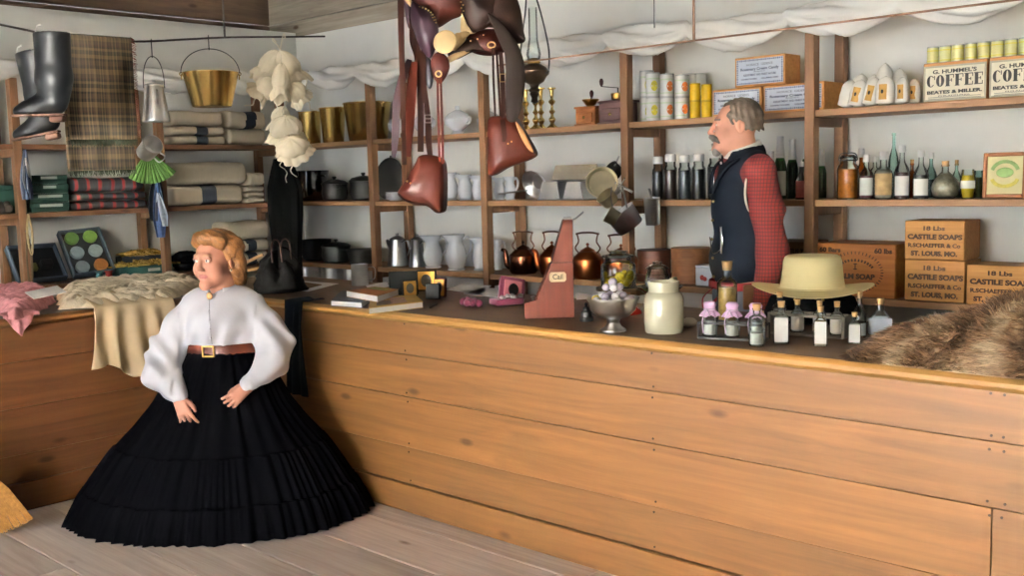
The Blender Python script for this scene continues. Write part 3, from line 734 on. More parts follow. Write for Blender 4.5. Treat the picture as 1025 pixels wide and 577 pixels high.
for px, y in ((690, YS + .175), (700, YS + .25)):
    P, W, H = place(px - 7, px + 7, 97.5, SA, y)
    for lv in (0, 1): can('food_can', ('upper' if lv else 'lower') + ' plain white can behind the ' + ('first' if px == 690 else 'second') + ' yellow tins', P + V(0, 0, lv * (H + .001)), W / 2, H, CAN_W, TINRIM, 'white cans on the top shelf', None, None, 0)
for px, nm in ((696, 'next to the white cans'), (707.5, 'next to the candy boxes')):
    P, W, H = place(px - 5.3, px + 5.3, 101.5, SA, YS + .06)
    for lv in (0, 1): can('yellow_tin', ('upper' if lv else 'lower') + ' plain yellow tin in the stack ' + nm, P + V(0, 0, lv * (H + .001)), W / 2, H, YEL, DYEL, 'yellow tins on the top shelf', None, None, 0)
# candy boxes with blue-bordered labels
BOXW = wood('pale_box_wood', '#d59a5c', '#bd7e42', 0, .55, 1.2, .3, .1, False)
LABEL_P = plain('pale_blue_label', '#c9d0dc', .7, 0, .03, 10)
def candy_box(label, px0, px1, pt, z, y, depth_, zt=None):
    P0, P1 = aty(px0, pt, y), aty(px1, pt, y); sx = P1.x - P0.x
    c = Vector(((P0.x + P1.x) / 2, y + depth_ / 2, z + .0012)); sz = (zt if zt else aty((px0 + px1) / 2, pt, y).z) - z - .0015
    t = crate('candy_box', label, c, sx, depth_, sz, BOXW, 'box', 'candy boxes on the top shelf')
    w, h = sx - .02, sz - .022
    b = B(); b.box((0, -depth_ / 2 - .0008, sz / 2), (w, .0012, h), bev=0); lo = b.obj('label', LABEL_P, t)
    b = B()
    n = int(w / .011)
    for k in range(n + 1):
        x = -w / 2 + .006 + k * (w - .012) / n
        for zz in (sz / 2 - h / 2 + .006, sz / 2 + h / 2 - .006): b.box((x, -depth_ / 2 - .0018, zz), (.007, .0008, .006 if k % 2 else .008), bev=0)
    n = int(h / .011)
    for k in range(1, n):
        z_ = sz / 2 - h / 2 + .006 + k * (h - .012) / n
        for xx in (-w / 2 + .006, w / 2 - .006): b.box((xx, -depth_ / 2 - .0018, z_), (.006 if k % 2 else .008, .0008, .007), bev=0)
    b.obj('label_border', BLUE_INK, lo, smooth=False)
    lettering([('HORACE  GIDEN\'S', h * .13, 0, h * .27, w * .56, 0), ('Rosemary Cream Candy', h * .15, 0, h * .10, w * .82, .0006), ('DISTRIBUTED BY', h * .07, 0, -.01 * h, w * .24, 0), ('ASSORTMENT AND FINEST NATURE', h * .12, 0, -.13 * h, w * .7, .0003), ('CONFECTIONERS       COLUMBUS, OHIO', h * .08, 0, -.29 * h, w * .8, .0003)], plain('navy_print', '#39445f', .7, 0, 0), lo, 'lettering', Matrix.Translation((0, -depth_ / 2 - .0016, sz / 2)))
    return t
yb = YS + .046
zt = aty(788, 84, yb).z
candy_box('candy box with a blue-bordered label, lower one partly behind the shopkeeper\'s head', 712.5, 762, 0, SA, yb, .17, zt)
candy_box('candy box with a blue-bordered label, lower one against the shelf post', 764, 825, 0, SA, yb, .2, zt)
candy_box('candy box with a blue-bordered label, single one lying on top of the other two', 735.5, 786, 55, zt, yb, .15, aty(760, 56, yb).z)
# cloth bags
BAGM = plain('white_cotton_bag', '#e6e2d8', .9, 0, .05, 15, .3, bscale=60); TAN = plain('tan_bag_label', '#c79a52', .75, 0, .1, 40)
def bag(label, px0, px1, pt, pb, y, lean, lab=True, seed=0, turn=0.0, zbase=None):
    P, W, _ = place(px0, px1, pt, SA, y); zb = zbase if zbase is not None else SA
    H = (pb - pt) * mpp(P) / max(math.cos(lean), .6)
    t = thing('cotton_bag', label, 'bag', Vector((P.x, P.y, zb + .004)), 0, 'cotton bags on the top shelf', rot=(0, lean, turn)); R = W / 2 * .96
    def fn(u, v):
        a = 2 * PI * u; z = v; prof = [(0, 0), (.8, .0), (1, .06), (1.02, .4), (.95, .7), (.72, .86), (.45, .93), (.32, .97), (0, 1.0)]
        for (z0, r0), (z1, r1) in zip([(q[1], q[0]) for q in prof], [(q[1], q[0]) for q in prof[1:]]):
            if z <= z1 + 1e-9: k = (z - z0) / max(z1 - z0, 1e-6); r = r0 + (r1 - r0) * k; break
        if v == 0: r = 0
        r *= 1 + .07 * fb(math.cos(a) * 1.7 + seed, math.sin(a) * 1.7, z * 3)
        r2 = r * (1 - .12 * (abs(math.sin(2 * a)) ** 2) * (-1))
        return (R * r2 * math.cos(a), R * .8 * r2 * math.sin(a), H * z)
    b = B(); b.grid(fn, 24, 16, wrap=True); bmesh.ops.remove_doubles(b.bm, verts=b.bm.verts[:], dist=1e-5); b.obj('sack', BAGM, t, 180)
    if lab:
        b = B(); b.grid(lambda u, v: (R * .95 * (u - .5), -R * .8 * (1.16 - .32 * (2 * u - 1) ** 2 * .6) * (1 if v < .7 else .97), H * (.18 + .52 * v)), 6, 4, .001); b.obj('label', TAN, t)
        b = B(); b.ball((0, -R * .97, H * .45), (R * .16, .002, H * .07), u=10, v=6); b.obj('label_print', INK, t)
    return t
bag('white cotton bag leaning at the end of the pile by the post', 838, 853, 80, 108, YS + .08, .24, False, 1)
bag('white cotton bag with a tan label, leaning second from the post', 848, 865, 81, 108, YS + .055, .24, True, 2)
bag('white cotton bag with a tan label, leaning third from the post', 862, 878, 79, 107.5, YS + .06, .23, True, 3)
bag('white cotton bag with a tan label, upright in the middle of the pile front', 877, 895, 78, 107, YS + .055, .02, True, 4)
bag('white cotton bag with a tan label, upright second from the coffee crate', 896, 910, 77.5, 104.5, YS + .055, 0, True, 5)
bag('shaded cotton bag with a tan label, next to the coffee crate', 908, 922, 79, 104, YS + .12, 0, True, 6)
bag('white cotton bag behind the leaning ones, nearest the post', 851, 868, 72, 106.5, YS + .185, .08, False, 7)
bag('white cotton bag with its tan label just showing between its neighbours', 866, 881, 73, 106, YS + .185, .04, False, 8)
bag('tallest white cotton bag at the top of the pile', 877, 894, 62.5, 106, YS + .18, .0, False, 9)
bag('white cotton bag standing behind, second tallest in the pile', 892, 908, 67.5, 105, YS + .185, 0, False, 10)
# coffee crates
CREAM = plain('cream_coffee_label', '#e3dcc5', .7, 0, .04, 12); GREYB = plain('grey_label_frame', '#a9a48f', .7, 0, .05, 30)
def slab_word(b, word, x0, x1, z0, z1, y):
    """heavy poster capitals: thick stems, hairline arms and serifs"""
    n = len(word); cw = (x1 - x0) / n
    def bx(xa, xb, za, zb): b.box(((xa + xb) / 2, y, (za + zb) / 2), (xb - xa, .0012, zb - za), bev=0)
    h = z1 - z0; s = cw * .34; hl = h * .07
    for i, c in enumerate(word):
        xa = x0 + i * cw + cw * .06; xb = x0 + (i + 1) * cw - cw * .06; m = (xa + xb) / 2
        if c in 'FE':
            bx(xa + cw * .07, xa + cw * .07 + s, z0, z1); bx(xa, xb, z1 - hl, z1); bx(xb - cw * .07, xb, z1 - h * .3, z1); bx(xa, xa + s + cw * .14, z0, z0 + hl)
            bx(xa + s, xb - cw * .2, z0 + h * .48, z0 + h * .54); bx(xb - cw * .26, xb - cw * .19, z0 + h * .38, z0 + h * .64)
            if c == 'E': bx(xa, xb, z0, z0 + hl); bx(xb - cw * .07, xb, z0, z0 + h * .3)
        else:
            k = 18; rx, rz = (xb - xa) / 2, h / 2; cz = (z0 + z1) / 2; ix = rx - s * .98; iz = rz - hl
            rng = range(k) if c == 'O' else range(2, k - 2)
            for q in rng:
                a0, a1 = 2 * PI * q / k, 2 * PI * (q + 1) / k
                f = 1.0 if (c == 'O' or math.cos((a0 + a1) / 2) < .1) else .35
                def pt(a, ro): return (m + (rx if ro else rx - (s * .98) * (f if math.cos(a) > 0 and c == 'C' else 1)) * math.cos(a), cz + (rz if ro else iz) * math.sin(a))
                vs = [b.bm.verts.new((p[0], y - .0006, p[1])) for p in (pt(a0, 1), pt(a1, 1), pt(a1, 0), pt(a0, 0))]
                b.bm.faces.new(vs).material_index = b.mi
            if c == 'C': bx(xb - cw * .08, xb, z0 + h * .62, z1 - h * .04)
def coffee_crate(label, px0, px1, pt, pb):
    y = YS + .046; P0, P1 = aty(px0, pb, y), aty(px1, pb, y); sx = .30 if px1 > 1020 else P1.x - P0.x; sx = coffee_crate.sx = getattr(coffee_crate, 'sx', sx)
    sz = coffee_crate.sz = getattr(coffee_crate, 'sz', aty(px0 + 5, pt, y).z - SA); d = .2
    t = crate('coffee_crate', label, Vector((P0.x + sx / 2, y + d / 2, SA + .0012)), sx, d, sz, BOXW, 'crate', 'coffee crates on the top shelf')
    w, h, yy = sx - .004, sz - .016, -d / 2
    b = B(); b.box((0, yy - .0007, sz / 2 - .005), (w, .0012, h), bev=0); lo = b.obj('label', GREYB, t)
    b = B(); b.box((0, yy - .0018, sz / 2 - .005), (w - .016, .0012, h - .016), bev=0); b.obj('label_panel', CREAM, lo)
    b = B(); slab_word(b, 'COFFEE', -w * .455, w * .455, sz / 2 - h * .13, sz / 2 + h * .2, yy - .003); b.obj('coffee_lettering', INK, lo, smooth=False)
    lettering([('G. HUMMEL\'S', h * .15, 0, h * .32, w * .70, .0007), ('BEATES & MILLER.', h * .125, 0, -h * .255, w * .88, .0009), ('PHILADELPHIA', h * .05, 0, -h * .36, w * .5, 0)], INK, lo, 'lettering', Matrix.Translation((0, yy - .0032, sz / 2 - .005)))
    b = B()
    for z in (-.39, -.435): b.box((0, yy - .0028, sz / 2 - .005 + h * z), (w * .84, .0008, .0016), bev=0)
    b.obj('label_rule', INK, lo, smooth=False)
    return t, P0.x + sx, y, sz
_, xn, yk, szc = coffee_crate('coffee crate with its whole COFFEE label in view', 924, 987.5, 64, 101)
p2 = 989.5
coffee_crate('coffee crate whose COFFEE label is cut off by the picture edge', p2, 1060, 60, 97)
CANY = plain('pale_yellow_tin', '#e0dc9a', .4, 0, .06, 25); 
for k in range(9):
    px = 933.8 + 12.3 * k + .12 * k * k; P = aty(px, 58, YS + .12); P.z = SA + szc + .0035
    W = 11.2 * mpp(P) * (1 + .012 * k); words_ = ['first', 'second', 'third', 'fourth', 'fifth', 'sixth', 'seventh', 'eighth', 'ninth']
    if px < 1028: can('small_tin', 'small pale yellow tin on the coffee crates, ' + words_[k] + ' from the cotton bags', P, W / 2, .073, CANY, TINRIM, 'small tins on the coffee crates', None, LBL_Y, 0)
# ------------------------------------------------------------------ middle shelf
P, W, H = place(297, 331, 171, SB, YM); pot('stew_pot', 'open shiny black enamel pot at the corner end of the middle shelf', P, W, H, ENAMEL, False, group='black pots on the shelves')
P, W, H = place(322, 349, 177, SB, YM - .04); pot('kettle_pot', 'grey iron pot with a wire bail and flat lid on the middle shelf', P, W, H, IRON_G, True, bail=True, group='black pots on the shelves')
P, W, H = place(350, 379, 173, SB, YM + .07); pot('kettle_pot', 'dark iron pot with a tall lid knob half behind the shelf post', P, W, H, IRON_G, True, group='black pots on the shelves')
P, W, H = place(379, 399, 158, SB, YS + .25)
t = thing('round_griddle', 'round black griddle leaning upright behind the white plates', 'griddle', P, .2, rot=(-.2, 0, .45)); R = H / 2 / math.cos(.2)
b = B(); b.lathe([(0, -.004), (R * .96, -.004), (R, 0), (R, .008), (R * .94, .008), (R * .9, .002), (0, .002)], 36, (0, 0, R), Matrix.Rotation(PI / 2, 3, 'X'), sx=.72); b.obj('pan', IRON, t)
b = B(); b.tube([(0, 0, 2 * R - .004), (0, 0, 2 * R + .014)], .012, 8, .4); b.obj('handle', IRON, t)
for k in range(6):
    P, W, H = place(386, 406, 190, SB, YS + .11); r = W / 2
    b = B(); b.lathe([(0, .001), (r * .6, 0), (r * .66, .004), (r, .011), (r, .013), (r * .62, .007), (0, .006)], 32); o = b.obj('dinner_plate', IRONSTONE, loc=P + V(0, 0, .0085 * k + .0005))
    tag(o, 'white plate, ' + ['lowest', 'second lowest', 'third', 'fourth', 'fifth', 'topmost'][k] + ' of the stack before the black griddle', 'plate', 'white plates in a stack')
G = 'white pitchers on the middle shelf'
for a, c, tp, lab, r in ((441, 461, 173, 'white pitcher next to the hanging stirrup, on the middle shelf', .5), (456, 476, 175, 'white pitcher second from the stirrup, on the middle shelf', .9), (470, 490, 176, 'small white pitcher against the post, on the middle shelf', .9), (493, 508, 178, 'small white cream jug just past the post, on the middle shelf', .7), (504, 518, 177, 'small white cream jug before the ladle handle', .6), (418, 438, 176, 'white pitcher mostly behind the leather stirrup', .6)):
    P, W, H = place(a, c, tp, SB, YM + .02); pitcher('pitcher', lab, P, W * 1.05, H, G, r)
# long-handled dipper lying on the shelf
P, W, H = place(530, 550, 172, SB, YS + .17)
t = thing('dipper', 'tin dipper with a long handle lying against the loaf tins', 'dipper', P + V(0, 0, H / 2 + .024), 0); R = H / 2
b = B(); b.lathe([(0, 0), (R * .6, .004), (R * .95, .03), (R, .05), (R * 1.06, .052), (R * .95, .05), (R * .55, .008), (0, .006)], 28, (0, 0, 0), Matrix.Rotation(PI / 2 + .35, 3, 'X') ); b.obj('bowl', STEEL, t)
b = B(); q = aty(500, 201, YS + .10) - (P + V(0, 0, H / 2)); q.z = -H / 2 + .014; b.tube([(-R * .6, -.05, -R * .6), q], [.009, .011], 8, .5); b.obj('handle', STEEL_D, t)
# loaf tins, mouths towards the wall
TIN = plain('dull_tin', '#c9ccd0', .28, 1, .12, 10, .15); TINB = plain('bright_tin', '#e6e9ec', .24, 1, .12, 14, .15)
def loaf(label, px0, px1, pt, zb, y, L):
    P0, P1 = aty(px0, pt, y), aty(px1, pt, y); w = P1.x - P0.x; h = (aty((px0 + px1) / 2, pt, y).z - zb) - .002
    t = thing('loaf_tin', label, 'loaf tin', Vector(((P0.x + P1.x) / 2, y + L / 2, zb + .0015)), 0, 'loaf tins on the middle shelf')
    b = B(); k = .68
    vs = [b.bm.verts.new(p) for p in ((-w / 2, -L / 2, 0), (w / 2, -L / 2, 0), (w / 2, L / 2, 0), (-w / 2, L / 2, 0), (-w / 2 * k, -L / 2 * .93, h), (w / 2 * k, -L / 2 * .93, h), (w / 2 * k, L / 2 * .93, h), (-w / 2 * k, L / 2 * .93, h))]
    for f in ((0, 1, 5, 4), (1, 2, 6, 5), (2, 3, 7, 6), (3, 0, 4, 7), (4, 5, 6, 7), (3, 2, 1, 0)): b.bm.faces.new([vs[i] for i in f])
    bmesh.ops.bevel(b.bm, geom=b.bm.edges[:], offset=.004, segments=2, affect='EDGES'); b.obj('pan', TINB, t)
    b = B(); b.tube([(x, yy, .004) for x, yy in ((-w / 2, -L / 2), (w / 2, -L / 2), (w / 2, L / 2), (-w / 2, L / 2))], .004, 6, closed=True); b.obj('rolled_rim', TIN, t)
    b = B()
    for s in (-1, 1):
        for q in range(5): f = (q + .5) / 5; b.ball((s * w / 2 * (1 - (1 - k) * f) * .86, -L / 2 * (1 - .07 * f) - .001, h * f), .003, u=8, v=6)
    b.obj('rivet', TIN, t)
    return h
h1 = loaf('loaf tin upside down on the shelf, nearest the dipper', 538, 560.5, 182, SB, YS + .05, .2)
loaf('loaf tin upside down on the shelf, nearest the strainers', 562.5, 583.5, 182, SB, YS + .05, .2)
P0 = aty(549, 182, YS + .05); zt2 = SB + h1 + .003
t = thing('loaf_tin', 'loaf tin lying long side forward on top of the other two', 'loaf tin', Vector((aty(574, 170, YS + .08).x, YS + .14, zt2)), 0, 'loaf tins on the middle shelf')
wL = aty(598, 175, YS + .08).x - aty(551, 175, YS + .08).x; hT = aty(574, 165, YS + .08).z - zt2
b = B(); k = .9
vs = [b.bm.verts.new(p) for p in ((-wL / 2, -.055, 0), (wL / 2, -.055, 0), (wL / 2, .055, 0), (-wL / 2, .055, 0), (-wL / 2 * k, -.04, hT), (wL / 2 * k, -.04, hT), (wL / 2 * k, .04, hT), (-wL / 2 * k, .04, hT))]
for f in ((0, 1, 5, 4), (1, 2, 6, 5), (2, 3, 7, 6), (3, 0, 4, 7), (4, 5, 6, 7), (3, 2, 1, 0)): b.bm.faces.new([vs[i] for i in f])
bmesh.ops.bevel(b.bm, geom=b.bm.edges[:], offset=.004, segments=2, affect='EDGES'); b.obj('pan', TINB, t)
b = B(); b.tube([(x, yy, .004) for x, yy in ((-wL / 2, -.055), (wL / 2, -.055), (wL / 2, .055), (-wL / 2, .055))], .004, 6, closed=True); b.obj('rolled_rim', TIN, t)
# saucepans, strainers and dippers hung on the post
PANIN = plain('brassy_tin_inside', '#ddd5b8', .3, 1, .1, 14)
def round_pan(name, label, pc, d, dia_px, hgt, yaw_, pitch_, handle, cat='saucepan', mat=None, inside=True, hang=None):
    P = atd(pc[0], pc[1], d); W = dia_px * mpp(P); R = W / 2
    t = thing(name, label, cat, P, 0, 'pans hung on the shelf post', rot=(pitch_, yaw_, 0))
    b = B(); b.lathe([(0, 0), (R * .84, 0), (R * .9, .005), (R, hgt - .003), (R * 1.05, hgt), (R * .97, hgt), (R * .86, .008), (0, .006)], 32); b.obj('pan', mat or STEEL, t)
    b = B(); b.tube([Vector(q) for q in handle], .007, 8, .45); b.obj('hanging_handle', STEEL_D, t)
    return t
dp = depth((1.549, YS - .07, 1.30))
def hung(rot, *a, **k):
    t = round_pan(*a, **k); t.rotation_euler = rot; return t
hung((.45, -.45, 0), 'saucepan', 'large tin saucepan hanging lowest on the shelf post, mouth tipped up', (632, 228), dp - .10, 31, .105, 0, 0, [(.05, .0, .10), (.07, .02, .16), (.07, .05, .2)])
hung((.1, .03, 0), 'saucepan', 'small tin saucepan hanging on the far side of the shelf post', (653.5, 225), dp - .12, 16, .14, 0, 0, [(-.02, .03, .13), (-.05, .05, .18)])
hung((.55, -.9, 0), 'tin_cup', 'small tin cup hanging at the mouth of the large saucepan', (618, 220), dp - .23, 17, .06, 0, 0, [(.03, .02, .05), (.08, .03, .09), (.12, .04, .11)], 'cup', PANIN)
hung((.75, -.3, 0), 'tin_cup', 'tin cup hanging just above the small cup, mouth tilted forward', (612, 203), dp - .11, 19, .06, 0, 0, [(.04, .02, .03), (.1, .03, .06), (.14, .04, .08)], 'cup', PANIN)
hung((1.3, 0, .55), 'strainer', 'round shallow tin strainer facing out beside the loaf tins', (603, 184), dp + .0, 31, .03, 0, 0, [(.07, 0, .02), (.12, -.03, .01), (.16, -.05, .0)], 'strainer', PANIN)
hung((1.0, -.2, -.2), 'ladle', 'dark round ladle bowl behind the strainer', (617, 175), dp + .22, 20, .05, 0, 0, [(.0, .04, .03), (.01, .1, .03)], 'ladle', IRON_G)
hung((1.2, .4, .4), 'dipper', 'small tin dipper between the strainer and the shelf post', (616, 191), dp + .04, 11, .05, 0, 0, [(.03, 0, .02), (.05, .03, .03)], 'dipper', STEEL_D)
# jars of dark beans with white caps
BEAN = [plain('dark_beans_' + n, c, .45, 0, .6, 130, .5, bscale=140) for n, c in (('black', '#1c1512'), ('brown', '#3a2118'), ('grey', '#3b4149'), ('blue', '#151a20'), ('ink', '#14181c'))]
for k, (px, tp, w, nm) in enumerate(((659, 157, 12, 'first from the hanging pans, with an old pale lid'), (671.5, 154.5, 13.5, 'second from the hanging pans'), (685.5, 155.5, 13.5, 'third from the hanging pans, speckled grey'), (699.5, 154, 14, 'fourth from the hanging pans'), (716, 150, 15, 'last one, partly behind the shopkeeper\'s beard'))):
    P, W, H = place(px - w / 2, px + w / 2, tp, SB, YS + .07)
    bottle('bean_jar', 'glass jar of dark beans, ' + nm, P, W, H, 'jar', CLEAR, BEAN[k], .76, 'white', None, 'jar', 'jars of dark beans on the middle shelf', stop_h=.13)
# green bottles
DARK_G = plain('dark_green_wine', '#0c1f12', .3, 0, 0)
FOIL = plain('white_foil', '#d9dadb', .4, .3, .05, 40, .2)
for px, w, tp, y, nm in ((781, 12, 137, YS + .06, 'green champagne bottle with white foil, nearest the shopkeeper\'s shoulder'), (793, 11.5, 140, YS + .14, 'green champagne bottle with white foil, standing between two others'), (807.5, 12, 139, YS + .16, 'green champagne bottle with white foil, beside the shelf post'), (822, 10, 150, YS + .21, 'dark green bottle behind the shelf post'), (772, 10, 152, YS + .2, 'green bottle mostly behind the shopkeeper\'s shoulder')):
    P, W, H = place(px - w / 2, px + w / 2, tp, SB, y)
    t = bottle('wine_bottle', nm, P, W, H, 'wine', GREENG, DARK_G, .62, None, PAPER if px == 781 else None, 'bottle', 'green bottles on the middle shelf', lab_z=(.06, .45), rz=face_cam(P)); R = W / 2
    b = B(); b.lathe([(R * .78, H * .66), (R * .70, H * .72), (R * .58, H * .83), (R * .55, H * .95), (R * .57, H * .96), (R * .55, H + .001), (0, H + .002)], 20); b.obj('foil', FOIL, t)
P, W, H = place(796, 808, 162, SB, YS + .045)
bottle('sauce_bottle', 'small bottle with a red label and white cap before the green bottles', P, W, H, 'wine', DARKG, None, 0, 'white', plain('faded_red_label', '#7a2f2a', .6), 'bottle', lab_z=(.05, .55), rz=face_cam(P))
# bottles past the last post
ORANGE = plain('orange_preserve', '#c9741c', .5, 0, .35, 35, .3); RED_L = plain('plum_liquid', '#6b2b33', .3); GREY_L = plain('grey_powder', '#8d887b', .7, 0, .1, 60); BROWN_L = plain('brown_liquid', '#4c2a26', .3); DARK_L = plain('dark_liquid', '#3b3a3c', .3); AMB = plain('amber_content', '#9a5b26', .4); YEL_L = plain('yellow_content', '#dcb91d', .5, 0, .1, 40); SILV = plain('silver_content', '#bdb29c', .3, .3, .35, 45, .5)
G = 'bottles beside the shelf post'
def bt(px0, px1, tp, y, name, label, **kw):
    P, W, H = place(px0, px1, tp, SB, y); kw.setdefault('rz', face_cam(P)); return bottle(name, label, P, W, H, **kw)
t = bt(838, 859, 158, YS + .06, 'preserve_jar', 'squat clip-top jar of orange preserve next to the post', kind='jar', content=ORANGE, fill=.72, stopper=None, cat='jar')
P, W, H = place(838, 859, 158, SB, YS + .06)
b = B(); b.lathe([(W * .40, H * .98), (W * .42, H), (W * .3, H * 1.06), (0, H * 1.07)], 22); lo = b.obj('lid', CLEAR, t)
b = B(); b.torus((0, 0, H * .93), W * .4, .003, None, 24, 6); b.tube(arc((-W * .42, 0, H * .93), (-W * .45, -.01, H * 1.15), (0, -.01, H * 1.1), 8), .0025, 6); b.tube(arc((W * .42, 0, H * .93), (W * .45, -.01, H * 1.15), (0, -.01, H * 1.1), 8), .0025, 6); b.obj('clip_wire', WIRE, t)
bt(856, 868, 149, YS + .2, 'medicine_bottle', 'amber bottle with a square white cap behind the preserve jar', kind='round', glass=AMBG, stopper='white', stop_h=.14)
bt(860, 874, 155, YS + .05, 'medicine_bottle', 'plum-coloured bottle with white cap and pale label', kind='round', content=RED_L, fill=.6, stopper='white', lab=PAPER, stop_h=.13, lab_z=(.1, .55))
bt(871, 880, 157, YS + .2, 'medicine_bottle', 'small clear bottle with a white cap behind the plum and grey ones', kind='vial', content=GREY_L, stopper='white')
TANL = plain('tan_oval_label', '#b79a6c', .7, 0, .2, 30)
bt(875, 893, 152, YS + .05, 'medicine_bottle', 'grey-filled bottle with a white cap and tan arched label', kind='round', content=GREY_L, fill=.72, stopper='white', lab=TANL, stop_h=.13, lab_z=(.1, .62))
bt(889, 899, 133.5, YS + .2, 'slim_bottle', 'tallest slim green-glass bottle at the back', kind='tall', glass=AQUA, stopper=None)
bt(895, 910, 146, YS + .07, 'medicine_bottle', 'brown-liquid bottle with white cap and tall white label', kind='tall', content=BROWN_L, fill=.55, stopper='white', lab=PAPER, lab_z=(.07, .47), stop_h=.09)
bt(908, 917, 160, YS + .19, 'medicine_bottle', 'small amber bottle with a cork between the labelled bottles', kind='round', content=AMB, glass=AMBG, stopper='cork')
bt(914, 929, 151, YS + .06, 'medicine_bottle', 'dark grey bottle with white cap and wide white label', kind='tall', content=DARK_L, fill=.55, stopper='white', lab=PAPER, lab_z=(.08, .46), stop_h=.1)
bt(926, 937, 153, YS + .19, 'slim_bottle', 'pale green bottle with a white cap behind the dark grey one', kind='tall', glass=AQUA, content=DARK_L, fill=.45, stopper='white')
bt(932, 959.5, 161.5, YS + .08, 'flask', 'pear-shaped knobbly silvered flask with a cork', kind='globe', content=SILV, fill=.75, stopper='cork', body_fn=lambda a, i: 1 + .04 * abs(math.sin(a * 5 + i)))
bt(950, 964, 160.5, YS + .2, 'flask', 'round green-glass flask with a cork behind the silvered one', kind='globe', glass=AQUA, stopper='cork', content=DARK_L, fill=.3)
bt(961, 976, 170, YS + .06, 'mustard_jar', 'barrel-shaped jar of yellow mustard with a white band label', kind='barrel', content=YEL_L, fill=.8, stopper=None, lab=PAPER, lab_z=(.35, .62), cat='jar')
bt(974, 984, 171, YS + .14, 'mustard_jar', 'small olive-green jar squeezed beside the framed print', kind='barrel', glass=AQUA, content=plain('olive_content', '#6d6a2c', .5, 0, .3, 40), fill=.75, stopper=None, cat='jar')
# framed print
y = YS + .10; P0, P1 = aty(983.5, 197, y), aty(1027, 197, y); w = P1.x - P0.x; h = aty(1005, 153, y).z - SB
t = thing('framed_print', 'small wood-framed cream print with a green oval emblem, end of the middle shelf', 'framed print', Vector(((P0.x + P1.x) / 2, y, SB + .0015)), 0, rot=(-.06, 0, .03))
FRW = wood('print_frame_wood', '#b5713c', '#8c5128', 0, .5, 2, .4, .1, False); fwid = .016
b = B()
for x in (-w / 2 + fwid / 2, w / 2 - fwid / 2): b.box((x, 0, h / 2), (fwid, .016, h), bev=.003)
for z in (fwid / 2, h - fwid / 2): b.box((0, 0, z), (w - 2 * fwid, .016, fwid), bev=.003)
b.obj('frame', FRW, t); b = B(); b.box((0, .002, h / 2), (w - 2 * fwid, .006, h - 2 * fwid), bev=0); pr = b.obj('print', plain('aged_cream_print', '#d8cf9c', .7, 0, .06, 25), t)
GI = plain('green_print', '#8fae6b', .7, 0, .2, 50); YI = plain('yellow_print', '#cdbf55', .7, 0, .2, 50); b = B()
for k in range(11): a = PI * (.12 + .76 * k / 10); b.box((-w * .3 * math.cos(a), -.002, h * .56 + h * .24 * math.sin(a)), (.012, .002, .014), Matrix.Rotation(-(a - PI / 2) * -1, 3, 'Y'), 0)
b.ball((0, -.002, h * .56), (w * .2, .002, h * .11)); b.obj('emblem', GI, pr); b = B()
for k in range(11): a = PI * (.12 + .76 * k / 10); b.box((-w * .3 * math.cos(a), -.002, h * .46 - h * .2 * math.sin(a)), (.012, .002, .014), Matrix.Rotation((a - PI / 2) * -1, 3, 'Y'), 0)
b.obj('emblem_lower', YI, pr)
# ------------------------------------------------------------------ low shelf
P, W, H = place(302, 333, 240, SC, YM + .02); pot('dutch_oven', 'low black iron pot without a lid at the corner end of the low shelf', P, W, H, IRON, False, group='black pots on the shelves')
P, W, H = place(322, 352, 240, SC, YM - .04); pot('dutch_oven', 'black iron dutch oven with a lid on the low shelf', P, W, H, IRON, True, group='black pots on the shelves')
P, W, H = place(347, 380, 248, SC, YM); t = thing('skillet', 'black iron skillet stacked on a grey pan at the post on the low shelf', 'skillet', P, .2); R = W / 2
b = B(); b.lathe([(0, 0), (R * .8, 0), (R, H * .9), (R * .97, H * .9), (R * .78, .008), (0, .008)], 30); b.obj('pan', IRON_G, t); b = B(); b.tube([(-R * .9, -.03, H * .8), (-R * 1.4, -.08, H * .95)], .009, 8, .5); b.obj('handle', IRON, t)
for px0, px1, lab in ((299, 322, 'shiny tin pan under the low shelf, nearest the leather bag'), (323, 345, 'shiny tin pan under the low shelf, in the middle'), (344, 362, 'shiny tin pan under the low shelf, behind the tin mug')):
    P, W, H = place(px0, px1, 267, SD, YS + .1); H = .165
    pot('tin_pan', lab, P, W, H, STEEL, False, 'pan', 'tin pans under the low shelf')
for a, c, tp, lab in ((386, 411, 234, 'larger steel coffee pot beside the shelf post'), (408, 428, 235, 'smaller steel coffee pot behind the photograph cases')):
    P, W, H = place(a, c, tp, SC, YM); coffee_pot('coffee_pot', lab, P, W, H, 'steel coffee pots on the low shelf', .3)
G = 'white pitchers on the low shelf'
for a, c, tp, lab, y in ((422, 446, 236, 'white pitcher next to the steel coffee pots', YM), (444, 470, 235, 'large fluted white pitcher, middle one of the low shelf', YM - .05), (471, 492, 238, 'white pitcher half behind the post, low shelf', YM + .02), (477, 488, 238, 'white pitcher standing behind the large fluted one', YM + .13), (493, 505, 240, 'white pitcher right beside the first copper kettle', YM + .10)):
    P, W, H = place(a, c, tp, SC, y); pitcher('pitcher', lab, P, W * 1.1, H, G, .6)
G = 'copper kettles on the low shelf'
for a, c, tp, lab, y in ((509.5, 539, 232, 'dark copper kettle nearest the white pitchers', YM), (540, 566, 232, 'copper kettle mostly behind the wedge-shaped case', YM + .02), (572.5, 605, 233, 'bright copper kettle in front of the shelf, past the wedge-shaped case', YM - .06), (604, 640, 235, 'copper kettle behind the jar of yellow candy', YM + .10)):
    P, W, H = place(a, c, tp, SC, y); kettle('copper_kettle', lab, P, W * .98, H, G, .25, plain('tarnished_copper', '#4a2c20', .26, 1, .25, 8, .08) if a < 510 else None)
